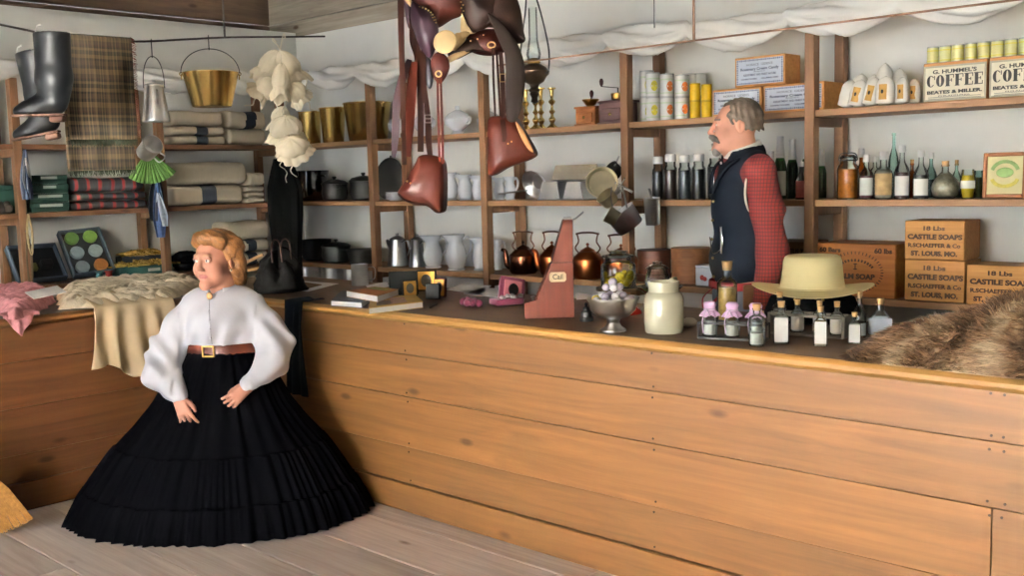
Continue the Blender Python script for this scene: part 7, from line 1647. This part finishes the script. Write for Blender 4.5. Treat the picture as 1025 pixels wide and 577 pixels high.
# oil lamp on a wire
P = atd(535, 92, 4.95); m = mpp(P)
lamp = thing('oil_lamp', 'dark brass oil lamp with a tall glass chimney, hung on a wire above the candlesticks', 'oil lamp', P)
BRZ = plain('dark_bronze', '#4a3d33', .3, .85, .15, 20)
b = B(); b.lathe([(0, 0), (5 * m, 0), (6 * m, 2 * m), (4 * m, 4 * m), (5 * m, 7 * m), (10 * m, 10 * m), (12 * m, 14 * m), (15 * m, 17 * m), (15.5 * m, 20 * m), (12 * m, 24 * m), (7 * m, 27 * m), (0, 27 * m)], 36); b.obj('font', BRZ, lamp)
b = B(); b.lathe([(5 * m, 27 * m), (6.5 * m, 28 * m), (6.5 * m, 31 * m), (4 * m, 33 * m), (0, 33 * m)], 24); b.obj('burner', BRASS_D, lamp)
b = B(); b.lathe([(6 * m, 31 * m), (7.5 * m, 37 * m), (6 * m, 44 * m), (4.5 * m, 52 * m), (4.3 * m, 83 * m)], 28, cap=False); b.obj('chimney', CLEAR, lamp)
b = B(); b.lathe([(0, -12 * m), (4 * m, -10 * m), (3 * m, -6 * m), (5 * m, -2 * m), (4 * m, 0), (0, 0)], 20); b.obj('drop_finial', BRZ, lamp)
b = B(); b.tube(spline([(14 * m, 0, 17 * m), (19 * m, 0, 20 * m), (20 * m, 0, 40 * m), (12 * m, 0, 72 * m), (2 * m, 0, 100 * m), (-6 * m, 0, 125 * m)], 8), .004, 6); b.obj('wire_arm', WIRE, lamp)
b = B(); b.tube(spline([(-15 * m, 0, 17 * m), (-19 * m, 0, 30 * m), (-13 * m, 0, 65 * m), (-9 * m, 0, 85 * m), (-6 * m, 0, 125 * m)], 8), .004, 6); b.obj('wire_arm', WIRE, lamp); b = B(); b.tube([(-6 * m, 0, 125 * m), (-6 * m, 0, ZC - P.z - .002)], .004, 6); b.obj('wire_arm', WIRE, lamp)
# thin iron rod over the long counter with its two drops
YR = .30; A, Bq = aty(560, 57, YR), aty(1040, -2, YR)
t = thing('hanging_rod', 'thin rusty rod running along in front of the white swag over the counter', 'rod', (0, 0, 0)); RUST = plain('rusty_rod', '#8a6a54', .7, .4, .25, 40)
zav = (A.z + Bq.z) / 2; b = B(); b.tube([(A.x - .35, YR, zav), (4.6, YR, zav)], .0036, 8); b.obj('crossbar', RUST, t)
q = aty(694.5, 33, YR); b = B(); b.tube([(q.x, YR, zav + .002), (q.x, YR, ZC - .002)], .005, 8); b.obj('drop_rod', RUST, t); b = B(); b.tube([(4.5, YR, zav + .002), (4.5, YR, ZC - .002)], .005, 8); b.obj('drop_rod', RUST, t)
q = atd(655, 28, 5.0); b = B(); b.tube([(0, 0, 0), (0, 0, ZC - q.z - .002)], .0022, 6); o = b.obj('hanging_wire', plain('dark_wire', '#252527', .6, .3), None, loc=q); tag(o, 'thin dark wire hanging straight down beside the rusty rod\'s drop', 'wire')
# ================================================================== people
def head(s, c, R, sc_=1.0, male=True):
    """adds a head to the field: c centre, R 3x3 (columns = head axes), face towards head -y; returns colour points"""
    c = np.array(c, float); R = np.array(R); T = lambda p: c + R @ (np.array(p, float) * sc_)
    E = lambda p, r, k=.012, sub=False: s.ell(T(p), tuple(x * sc_ for x in r) if not isinstance(r, (int, float)) else r * sc_, R, k, sub)
    Cp = lambda a, b, r1, r2=None, k=.01, sub=False: s.cap(T(a), T(b), r1 * sc_, (r2 or r1) * sc_, k, sub)
    E((0, .014, .032), (.074, .094, .080)); E((0, -.022, -.015), (.062, .070, .082), .02); E((0, -.028, -.068), (.050 if male else .046, .056, .044), .02)
    E((0, -.089 if male else -.080, -.097), (.026, .020, .020), .025)
    if male: E((0, -.045, -.072), (.044, .050, .036), .02)
    for x in (-1, 1):
        E((x * .036, -.060, -.026), (.024, .024, .024), .02); E((x * .075, .012, -.006), (.008, .019, .031), .006); E((x * .079, .016, -.006), (.004, .010, .018), .004, True)
    Cp((-.032, -.084, .028), (.032, -.084, .028), .010 if male else .008, k=.02)
    for x in (-1, 1): E((x * .031, -.098, .010), (.016, .016, .011), .010, True)
    for x in (-1, 1):
        E((x * .031, -.0785, .009), (.0125,) * 3, .003); Cp((x * .019, -.088, .017), (x * .043, -.083, .016), .0045, k=.006)
    nt_ = 0 if male else .006
    Cp((0, -.090, .018), (0, -.113 + nt_, -.020), .0075, .0105 - nt_ * .3, k=.010); E((0, -.112 + nt_, -.024), (.012, .012, .010), .008)
    if not male:
        for x in (-1, 1): E((x * .040, -.050, -.042), (.026, .026, .028), .02)
    for x in (-1, 1): E((x * .0105, -.100, -.028), (.008, .010, .007), .006); E((x * .006, -.110, -.034), (.003, .004, .003), .003, True)
    ly = 0 if male else .006
    E((0, -.086 + ly, -.052), (.026, .012, .0065), .008); E((0, -.087 + ly, -.063), (.021, .011, .0065), .008); Cp((-.021, -.097 + ly, -.0572), (.021, -.097 + ly, -.0572), .0026, k=.004, sub=True)
    nr = .057 if male else .049
    s.cap(T((0, .020, -.045)), T((0, .040, -.165)), nr * sc_, nr * 1.06 * sc_, .02)
    return T, R
def head_colour(fc, c, R, sc_, out, male):
    L = (fc - np.array(c)) @ np.array(R) / sc_; x, y, z = L[:, 0], L[:, 1], L[:, 2]; front = y < -.06
    lip = front & (((x / .024) ** 2 + ((z + .0575) / (.0125 if male else .0098)) ** 2) < 1) & (y < -.078); out[lip] = 1
    for sx in (-1, 1):
        e = (x - sx * .031) ** 2 + (y + .0785) ** 2 + (z - .009) ** 2 < .0142 ** 2
        vis = e & (y < -.086) & (np.abs(z - .0075) < .0043); out[vis] = 2; iris = vis & ((x - sx * .031 + .002) ** 2 + (z - .0085) ** 2 < .0053 ** 2); out[iris] = 3
    br = front & (np.abs(np.abs(x) - .031) < .017) & (np.abs(z - .031 + .12 * np.maximum(0, np.abs(x) - .034)) < .0042) & (y < -.07); out[br] = 4
    return out
def hand(s, w, f, n, side, sc_=1.0, curl=.5, spread=.0, thumb_out=.7):
    """w wrist, f towards the fingers, n palm-facing normal, SIDE unit vector towards the thumb"""
    w, f, n, l = (np.array(v, float) for v in (w, f, n, side)); f /= np.linalg.norm(f); l -= f * (l @ f); l /= np.linalg.norm(l); n2 = np.cross(f, l); n = n2 if n2 @ n > 0 else -n2
    P = lambda a, b, c: w + (f * a + l * b + n * c) * sc_
    for b_ in (.024, .008, -.008, -.024): s.cap(P(.012, b_ * .7, 0), P(.085, b_, 0), .0135 * sc_, .0115 * sc_, .014)
    for b_, ln, sp in ((.027, .074, .10), (.0095, .082, .02), (-.009, .076, -.06), (-.026, .060, -.16)):
        a0 = np.array([.088, b_, .0]); ang = .25 * curl; pts = [a0]
        for q in (.45, .32, .25): d = np.array([math.cos(ang) * math.cos(sp * (1 + spread)), math.sin(sp * (1 + spread)) * math.cos(ang), math.sin(ang)]); pts.append(pts[-1] + d * ln * q); ang += .75 * curl
        rs = (.0088, .0080, .0073, .0064)
        for k in range(3): s.cap(P(*pts[k]), P(*pts[k + 1]), rs[k] * sc_, rs[k + 1] * sc_, .003 if k else .006)
    pts = [(.022, .022, .004), (.050, .022 + .026 * thumb_out, .010), (.078, .024 + .034 * thumb_out, .014), (.098, .024 + .034 * thumb_out, .016)]
    for k in range(3): s.cap(P(*pts[k]), P(*pts[k + 1]), (.0125, .0100, .0090)[k] * sc_, (.0100, .0090, .0078)[k] * sc_, .006)
# ------------------------------------------------------------------ the seated woman
SKIN = plain('fair_skin', '#b07b66', .5, 0, .05, 25, .05, spec=.35); LIP = plain('lip', '#9d5a55', .4, 0, .03); EYEW = plain('eye_white', '#d8d2ca', .25, 0, 0); IRIS = plain('grey_blue_iris', '#3f4a52', .2, 0, 0); BROWB = plain('light_brow', '#b5866a', .7, 0, .05)
WP = Vector((.80, -.52, 0)); WRZ = math.atan2(CR.y, CR.x)
wm = thing('person', 'seated woman in a white blouse with full sleeves and a wide black skirt, looking away', 'person', WP, WRZ)
hcn = (-.005, -.01, 1.160); HR = np.array(Matrix.Rotation(-.42, 3, 'Z') @ Matrix.Rotation(.05, 3, 'X'))
# -- body (local -y towards the viewer's side)
s = SDF((-.36, -.36, .0), (.36, .30, 1.32), .0042)
head(s, hcn, HR, 1.06, False)
s.cap((.0, .03, 1.04), (0, .03, .96), .052, .07, .03); s.ell((0, .025, .86), (.155, .10, .16), k=.05); s.ell((0, .02, .68), (.14, .105, .14), k=.05); s.ell((0, .02, .56), (.16, .13, .11), k=.05)
s.cap((-.12, .02, .955), (.12, .02, .955), .046, k=.04)
for x in (-1, 1): s.cap((x * .08, .0, .54), (x * .10, -.15, .36), .075, .055, .03); s.cap((x * .10, -.15, .36), (x * .10, -.12, .07), .052, .034, .02); s.cap((x * .10, -.09, .04), (x * .11, -.24, .03), .034, .026, .02)
s.cap((-.135, .02, .94), (-.235, -.03, .72), .042, .036, .03); s.cap((-.235, -.03, .72), (-.155, -.185, .595), .034, .026, .02); s.cap((.135, .02, .94), (.232, -.01, .74), .042, .036, .03); s.cap((.232, -.01, .74), (.165, -.165, .635), .034, .026, .02)
hand(s, (-.15, -.192, .588), (.36, -.28, -.80), (.3, .8, -.25), (.8, -.1, .5), .92, .45, .6, .7)
hand(s, (.160, -.175, .628), (-.62, -.25, -.52), (-.1, .8, -.3), (-.7, -.2, .6), .90, .75, .2, .3)
def wcol(fc):
    out = np.zeros(len(fc)); hd = fc[:, 2] > 1.0; o2 = head_colour(fc, hcn, HR, 1.06, np.zeros(len(fc)), False); out[hd] = o2[hd]; return out
s.obj('body', [SKIN, LIP, EYEW, IRIS, BROWB], wm, 1, wcol)
# -- blouse
BLOUSE = plain('white_cotton_blouse', '#c2c1c8', .85, 0, .03, 8, .25, bscale=30, sheen=.1)
s = SDF((-.42, -.38, .55), (.42, .28, 1.09), .0065)
s.ell((0, .02, .88), (.166, .122, .165), k=.04); s.ell((0, -.045, .875), (.135, .085, .085), k=.04); s.cap((-.10, .03, .975), (.10, .03, .975), .056, k=.05); s.ell((0, .02, .80), (.160, .118, .05), k=.03)
s.cap((0, .032, .98), (0, .024, 1.035), .066, .060, .015)
s.box((0, -.02, .70), (.168, .2, .078), .01, k=.01, sub=True)
for x, el, lo, wr in ((-1, (-.238, -.02, .76), (-.240, -.09, .665), (-.160, -.178, .600)), (1, (.232, -.005, .775), (.238, -.06, .705), (.168, -.158, .642))):
    s.cap((x * .138, .02, .945), (x * .185, .01, .87), .058, .068, .03); s.cap((x * .185, .01, .87), el, .068, .076, .04); s.cap(el, lo, .076, .078, .04); s.cap(lo, wr, .076, .042, .03)
    d = np.array(wr) - np.array(lo); d /= np.linalg.norm(d); s.cap(np.array(wr) - d * .005, np.array(wr) + d * .022, .036, .035, .004)
s.cap((0, .02, 1.02), (0, .0, 1.10), .052, .056, .004, sub=True); s.ell((-.02, -.075, 1.045), (.026, .05, .05), k=.008, sub=True)
s.disp(lambda X, Y, Z: np.where(np.abs(X) > .17, .0115 * np.sin(42 * X + 26 * Y + 14 * Z + 2.5 * np.sin(19 * Z + 9 * X)) * np.clip((np.abs(X) - .16) * 14, 0, 1) * np.clip((1.0 - Z) * 6, 0, 1) * np.clip((Z - .62) * 12 + .35, 0, 1) + .006 * np.sin(-30 * X + 33 * Z + 20 * Y + 1.7), .006 * np.sin(75 * X + 3 * np.sin(11 * Z)) * np.clip((.96 - Z) * 8, 0, 1)))
bl = s.obj('blouse', BLOUSE, wm, 2)
b = B(); b.tube([(-.008, -.130 + .02 * (1 - abs(k - 4) / 4) * 0 - .012 * math.sin(k / 8 * PI), .80 + .20 * k / 8) for k in range(9)], .004, 6, .5)
for k in range(4): b.ball((-.008, -.143 - .006 * math.sin(k / 4 * PI), .83 + .04 * k), .0055, u=10, v=6)
b.obj('button_placket', BLOUSE, bl)
b = B(); b.grid(lambda u, v: (.074 * math.sin(.45 + u * 5.38) - .004, .018 - (.072 - .006 * v) * math.cos(.45 + u * 5.38), 1.012 + .036 * v - .010 * math.cos(u * 2 * PI)), 40, 5, .005); b.obj('collar', BLOUSE, bl, 180)
BRO = plain('cameo', '#c99a6a', .4, .3, .2, 80); b = B(); b.ball((-.022, -.075, 1.008), (.014, .008, .017), u=16, v=10); b.obj('brooch', BRO, wm)
# -- belt and buckle
BELT = plain('brown_leather_belt', '#3d170d', .45, 0, .15, 25, .1, spec=.2); b = B(); b.lathe([(.165, .745), (.170, .748), (.168, .789), (.165, .792), (.155, .79), (.155, .746)], 48, (0, .018, 0), sy=.76); bt_ = b.obj('belt', BELT, wm)
BK = plain('brass_buckle', '#c9a45a', .3, .9, .05); b = B(); xb, yb, zb = -.03, -.116, .768
for dx, dz, w_, h_ in ((-.024, 0, .007, .05), (.024, 0, .007, .05), (0, .022, .055, .007), (0, -.022, .055, .007)): b.box((xb + dx, yb, zb + dz), (w_, .006, h_), Matrix.Rotation(-.12, 3, 'Z'), .0015)
b.obj('buckle', BK, bt_)
# -- skirt with two flounces, squeezed by the counters behind her
BLACK = plain('black_skirt_cloth', '#030304', .95, 0, .12, 12, .1, spec=.0, bscale=40)
prof = [(.775, .158), (.74, .175), (.70, .205), (.62, .25), (.52, .305), (.42, .385), (.34, .46), (.335, .472), (.30, .50), (.22, .555), (.15, .60), (.145, .612), (.10, .64), (.05, .665), (.006, .682)]
WM = Matrix.Translation(WP) @ Matrix.Rotation(WRZ, 4, 'Z'); WMi = WM.inverted()
def skirt(u, v):
    a = 2 * PI * u; k = v * (len(prof) - 1); i = min(int(k), len(prof) - 2); f = k - i; z = prof[i][0] * (1 - f) + prof[i + 1][0] * f; r = prof[i][1] * (1 - f) + prof[i + 1][1] * f
    dn = 1 - z / .775; ca, sa = math.cos(a), math.sin(a); ex = 1.0; ey = .78 - .10 * dn if sa < 0 else .74 - .12 * dn
    n = .012 * math.sin(a * 15 + 2.6 * math.sin(a * 5) + 1.3 * math.sin(a * 11)) * min(1, dn * 3) * (1 - .3 * dn) + .004 * math.sin(a * 41 + 4 * math.sin(3 * a)) * min(1, dn * 2)
    if z < .336: n += .009 * math.sin(a * 88 + 4 * math.sin(a * 9) + 3 * math.sin(a * 4)) * (.35 + (.336 - z) * 3) * (1 if z > .147 else .5)
    if z < .147: n += .011 * math.sin(a * 64 + 4 * math.sin(a * 7) + 3 * math.sin(a * 3)) * (.4 + (.147 - z) * 5)
    r = r + n; p = Vector((r * ca * ex - .055 * dn, r * sa * ey + .02, z + .004 * math.sin(a * 20) * dn * (1 if z > .01 else 0)))
    w = WM @ p; m = .035
    if w.y > -m - .01 * math.sin(a * 40) : w.y = -m - .008 * abs(math.sin(a * 40))
    if w.x < .05: w.x = .05 + .008 * abs(math.sin(a * 40))
    q = WMi @ w; return (q.x, q.y, max(q.z, .003))
b = B(); b.grid(skirt, 420, 64, wrap=True); b.obj('skirt', BLACK, wm, 180)
# -- hair
HAIRW = plain('strawberry_hair', '#80552f', .5, 0, .35, 60, .5, spec=.4, bscale=150)
T = lambda p: np.array(hcn) + HR @ (np.array(p, float) * 1.06)
s = SDF((-.16, -.16, 1.0), (.17, .18, 1.34), .0048)
s.ell(T((0, .028, .045)), (.090, .098, .092), HR, .02); s.ell(T((0, -.035, .098)), (.072, .052, .036), HR, .02); s.ell(T((-.052, -.038, .082)), (.030, .032, .030), HR, .015); s.ell(T((.055, -.03, .080)), (.032, .034, .032), HR, .015)
for x in (-1, 1): s.ell(T((x * .072, .022, .03)), (.030, .046, .056), HR, .02)
s.ell(T((.066, .050, -.015)), (.040, .046, .062), HR, .02); s.ell(T((.072, .040, .055)), (.040, .050, .045), HR, .02); s.ell(T((.058, .075, -.070)), (.034, .036, .045), HR, .02)
s.ell(T((0, .075, -.045)), (.062, .045, .07), HR, .03); s.ell(T((.02, .070, -.09)), (.045, .036, .05), HR, .02)
s.ell(T((0, -.088, .008)), (.058, .062, .070), HR, .010, True); s.ell(T((0, -.05, -.06)), (.068, .072, .09), HR, .01, True)
for x in (-1, 1): s.ell(T((x * .085, .008, -.018)), (.022, .022, .026), HR, .008, True)
s.disp(lambda X, Y, Z: .0028 * np.sin(70 * X + 55 * Z + 4 * np.sin(38 * Y + 20 * Z)) + .0014 * np.sin(190 * Y + 40 * Z + 5 * np.sin(40 * X + 30 * Z)))
s.obj('hair', HAIRW, wm, 1)
b = B(); e = T((.078, -.004, -.042)); b.ball(e, .0055, u=10, v=8); b.obj('earring', plain('pearl', '#e2dcd2', .2), wm)
# ------------------------------------------------------------------ the shopkeeper
SKIN_M = plain('ruddy_skin', '#c18a74', .5, 0, .06, 25, .06, spec=.35); LIP_M = plain('man_lip', '#a4645a', .45, 0, .03); BROW_M = plain('grey_brow', '#6a5a4e', .7, 0, .05)
q = aty(745, 250, 1.17); MP = Vector((q.x - .013, 1.158, 0)); MRZ = -.60
mn = thing('person', 'standing man with a grey moustache in a red checked shirt and navy waistcoat', 'person', MP, MRZ)
ry = -.33; MR = np.array(Matrix.Rotation(ry, 3, 'Z') @ Matrix.Rotation(.02, 3, 'X')); mh = (.006, -.022, 1.692)
s = SDF((-.36, -.34, .0), (.38, .26, 1.83), .0048)
head(s, mh, MR, 1.02, True)
s.cap((0, -.02, 1.60), (0, .01, 1.51), .058, .075, .03); s.ell((0, .01, 1.34), (.165, .105, .22), k=.05); s.ell((0, .005, 1.05), (.15, .105, .17), k=.05); s.cap((-.145, .02, 1.49), (.145, .02, 1.49), .055, k=.04); s.ell((0, .01, .92), (.155, .12, .12), k=.05)
for x in (-1, 1):
    s.cap((x * .09, .01, .90), (x * .105, -.01, .50), .082, .055, .03); s.cap((x * .105, -.01, .50), (x * .11, .03, .09), .054, .036, .02); s.cap((x * .11, .05, .045), (x * .12, -.13, .03), .036, .03, .02)
    s.cap((x * .175, .02, 1.48), (x * .215, .05, 1.18), .048, .040, .03); s.cap((x * .215, .05, 1.18), (x * .215, -.0, .91), .038, .028, .02); hand(s, (x * .215, -.004, .90), (x * -.02, -.22, -.97), (-x, 0, .1), (0, -1, .2), 1.0, .6, .1, .4)
def mcol(fc):
    out = np.zeros(len(fc)); hd = fc[:, 2] > 1.56; o2 = head_colour(fc, mh, MR, 1.02, np.zeros(len(fc)), True); out[hd] = o2[hd]; return out
s.obj('body', [SKIN_M, LIP_M, EYEW, IRIS, BROW_M], mn, 1, mcol)
def check_mat():
    m, nt, b = _new('red_checked_cotton'); tc = N(nt, 'ShaderNodeTexCoord'); sep = N(nt, 'ShaderNodeSeparateXYZ'); nt.links.new(tc.outputs['Object'], sep.inputs[0])
    def line(out, n, w):
        mu = N(nt, 'ShaderNodeMath', operation='MULTIPLY'); mu.inputs[1].default_value = n; fr = N(nt, 'ShaderNodeMath', operation='FRACT'); lt = N(nt, 'ShaderNodeMath', operation='LESS_THAN'); lt.inputs[1].default_value = w
        nt.links.new(out, mu.inputs[0]); nt.links.new(mu.outputs[0], fr.inputs[0]); nt.links.new(fr.outputs[0], lt.inputs[0]); return lt.outputs[0]
    rd, bk = lin('#6b110b'), lin('#260a0a'); add = N(nt, 'ShaderNodeMath', operation='ADD'); nt.links.new(sep.outputs['X'], add.inputs[0]); nt.links.new(sep.outputs['Y'], add.inputs[1])
    c = mix(nt, line(sep.outputs['Z'], 62, .28), rd, mix(nt, .6, rd, bk)); c = mix(nt, line(add.outputs[0], 56, .28), c, mix(nt, .6, c, bk)); nt.links.new(c, b.inputs['Base Color']); b.inputs['Roughness'].default_value = .85; return m
SHIRT = check_mat()
s = SDF((-.38, -.24, .86), (.40, .26, 1.66), .0065)
s.ell((0, .01, 1.34), (.172, .115, .22), k=.04); s.ell((0, .005, 1.08), (.156, .115, .18), k=.04); s.cap((-.145, .02, 1.497), (.145, .02, 1.497), .066, k=.04); s.cap((0, .01, 1.53), (0, .008, 1.568), .088, .080, .03)
for x in (-1, 1): s.cap((x * .160, .02, 1.485), (x * .200, .035, 1.32), .068, .070, .03); s.cap((x * .200, .035, 1.32), (x * .212, .045, 1.14), .066, .062, .03); s.cap((x * .216, .05, 1.14), (x * .216, .005, .93), .066, .044, .03)
s.cap((0, .01, 1.57), (0, .01, 1.65), .062, .066, .004, sub=True)
s.disp(lambda X, Y, Z: .006 * np.sin(38 * Z + 22 * Y + 12 * X + 2 * np.sin(14 * Z)) * np.clip((np.abs(X) - .17) * 14, 0, 1) * np.clip((1.42 - Z) * 7, 0, 1))
sh = s.obj('shirt', SHIRT, mn, 2)
COLL = plain('white_collar', '#d9d4cc', .8, 0, .03, 20)
b = B(); b.lathe([(.088, -.022), (.090, -.017), (.081, .022), (.078, .025), (.074, .02), (.082, -.021)], 40, (.004, .012, 1.582), Matrix.Rotation(.32, 3, 'X'), sy=1.06); b.obj('collar', COLL, mn)
b = B(); b.ball((0, -.092, 1.530), (.007, .005, .007), u=10, v=6); b.obj('collar_button', COLL, mn)
VEST = plain('navy_waistcoat', '#0b0f17', .85, 0, .1, 40, .15, bscale=90, spec=.1)
s = SDF((-.24, -.24, .93), (.24, .22, 1.62), .0058)
s.ell((0, .01, 1.33), (.185, .130, .225), k=.04); s.ell((0, .0, 1.09), (.174, .134, .16), k=.05); s.cap((-.112, .025, 1.505), (.112, .025, 1.505), .075, k=.03); s.cap((0, .022, 1.50), (0, .018, 1.555), .112, .100, .03)
for x in (-1, 1): s.ell((x * .228, .025, 1.395), (.080, .092, .165), k=.006, sub=True)
s.cap((0, -.06, 1.68), (0, -.165, 1.44), .080, .010, .01, sub=True); s.cap((0, .008, 1.555), (0, .01, 1.66), .082, .088, .01, sub=True); s.box((0, 0, .93), (.3, .3, .045), .005, k=.005, sub=True)
vs_ = s.obj('waistcoat', VEST, mn, 2)
for x in (-1, 1):
    b = B(); b.tube(spline([(x * .010, -.136, 1.40), (x * .040, -.122, 1.46), (x * .070, -.085, 1.52), (x * .088, -.03, 1.55)], 6), [.014] * 19, 8, .5, up=(0, -1, .3)); b.obj('lapel', VEST, vs_)
for k in range(5):
    b = B(); b.ball((.004, -.140 + .004 * abs(k - 2), 1.02 + .085 * k), .007, u=10, v=6); b.obj('button', plain('brass_button', '#8f7a4c', .4, .8, .05), vs_)
CHN = plain('silver_chain', '#b5b3ab', .25, 1, .05); b = B(); b.tube(spline([(.005, -.150, 1.20), (.04, -.150, 1.13), (.09, -.128, 1.16), (.085, -.132, 1.24)], 6), .003, 6); b.tube(spline([(.085, -.132, 1.25), (.088, -.131, 1.18), (.086, -.132, 1.13)], 4), .005, 6); b.obj('watch_chain', CHN, vs_)
LIN = plain('cream_armhole_lining', '#cfc4ae', .85, 0, .05); b = B(); b.tube([(.168 + .004 * math.cos(a), .025 + .078 * math.cos(a), 1.40 + .140 * math.sin(a)) for a in [PI * (.62 + .80 * k / 16) for k in range(17)]], .008, 6, .6); b.obj('armhole_lining', LIN, vs_)
TROU = plain('grey_blue_trousers', '#6d7684', .85, 0, .12, 40, .15, bscale=70)
s = SDF((-.24, -.22, .02), (.24, .22, 1.03), .007)
s.ell((0, .01, .93), (.168, .130, .12), k=.04)
for x in (-1, 1): s.cap((x * .09, .01, .88), (x * .105, -.005, .50), .095, .072, .03); s.cap((x * .105, -.005, .50), (x * .11, .03, .10), .072, .058, .02)
s.box((0, 0, 1.06), (.3, .3, .05), .004, k=.004, sub=True); s.obj('trousers', TROU, mn, 2)
REDB = plain('red_braces', '#8f1f26', .7, 0, .08, 30); b = B(); b.lathe([(.176, .965), (.179, .97), (.178, .995), (.174, 1.0), (.17, .98)], 44, (0, .005, 0), sy=.79); b.tube(spline([(.03, -.142, .975), (.02, -.19, .93), (.06, -.2, .88), (.10, -.16, .93), (.11, -.12, .975)], 6), .007, 6, .4); b.obj('red_sash', REDB, mn)
b = B(); b.box((.168, -.04, .94), (.02, .05, .11), None, .008, 2); b.obj('leather_pouch', plain('tan_brown_leather', '#6b4a2c', .5, 0, .15, 20), mn)
SHO = plain('black_shoe', '#17130f', .4); 
for x in (-1, 1):
    b = B(); b.ball((x * .115, -.04, .04), (.046, .135, .048), u=18, v=12, fn=lambda p: 1); [setattr(v_.co, 'z', max(v_.co.z, .002)) for v_ in b.bm.verts]; b.obj('shoe', SHO, mn)
# hair, moustache, goatee
HAIRM = plain('grey_brown_hair', '#54483e', .55, 0, .3, 70, .4, bscale=160); GREYH = plain('grey_beard', '#8c8680', .6, 0, .25, 90, .4, bscale=160); MOU = plain('dark_grey_moustache', '#5a544f', .6, 0, .25, 90, .4, bscale=160)
T = lambda p: np.array(mh) + MR @ (np.array(p, float) * 1.02)
s = SDF((-.14, -.22, 1.5), (.14, .12, 1.84), .0045)
s.ell(T((0, .022, .038)), (.082, .098, .086), MR, .02); s.ell(T((0, .050, -.03)), (.074, .072, .085), MR, .02)
s.ell(T((0, -.100, .028)), (.082, .070, .088), MR, .008, True); s.ell(T((0, -.05, -.06)), (.10, .068, .10), MR, .008, True); s.cap(T((0, .05, -.08)), T((0, .055, -.2)), .09, .1, .01, True)
for x in (-1, 1): s.ell(T((x * .084, .012, -.02)), (.024, .024, .036), MR, .006, True); s.ell(T((x * .05, -.06, .078)), (.026, .03, .03), MR, .01, True)
s.disp(lambda X, Y, Z: .0022 * np.sin(190 * Y + 60 * Z + 3 * np.sin(80 * X)) + .0018 * np.sin(150 * Z + 120 * X)); s.obj('hair', HAIRM, mn, 1)
s = SDF((-.12, -.24, 1.5), (.10, .02, 1.75), .0032)
for x in (-1, 1): s.cap(T((x * .004, -.106, -.041)), T((x * .028, -.094, -.052)), .0125, .0115, .008); s.cap(T((x * .028, -.094, -.052)), T((x * .040, -.078, -.070)), .0115, .005, .006)
s.obj('moustache', MOU, mn, 1)
s = SDF((-.12, -.24, 1.5), (.10, .02, 1.75), .0032)
s.ell(T((0, -.090, -.099)), (.028, .018, .021), MR, .012); s.ell(T((0, -.086, -.114)), (.022, .017, .014), MR, .012); s.ell(T((0, -.103, -.078)), (.010, .007, .010), MR, .008); s.obj('goatee', GREYH, mn, 1)
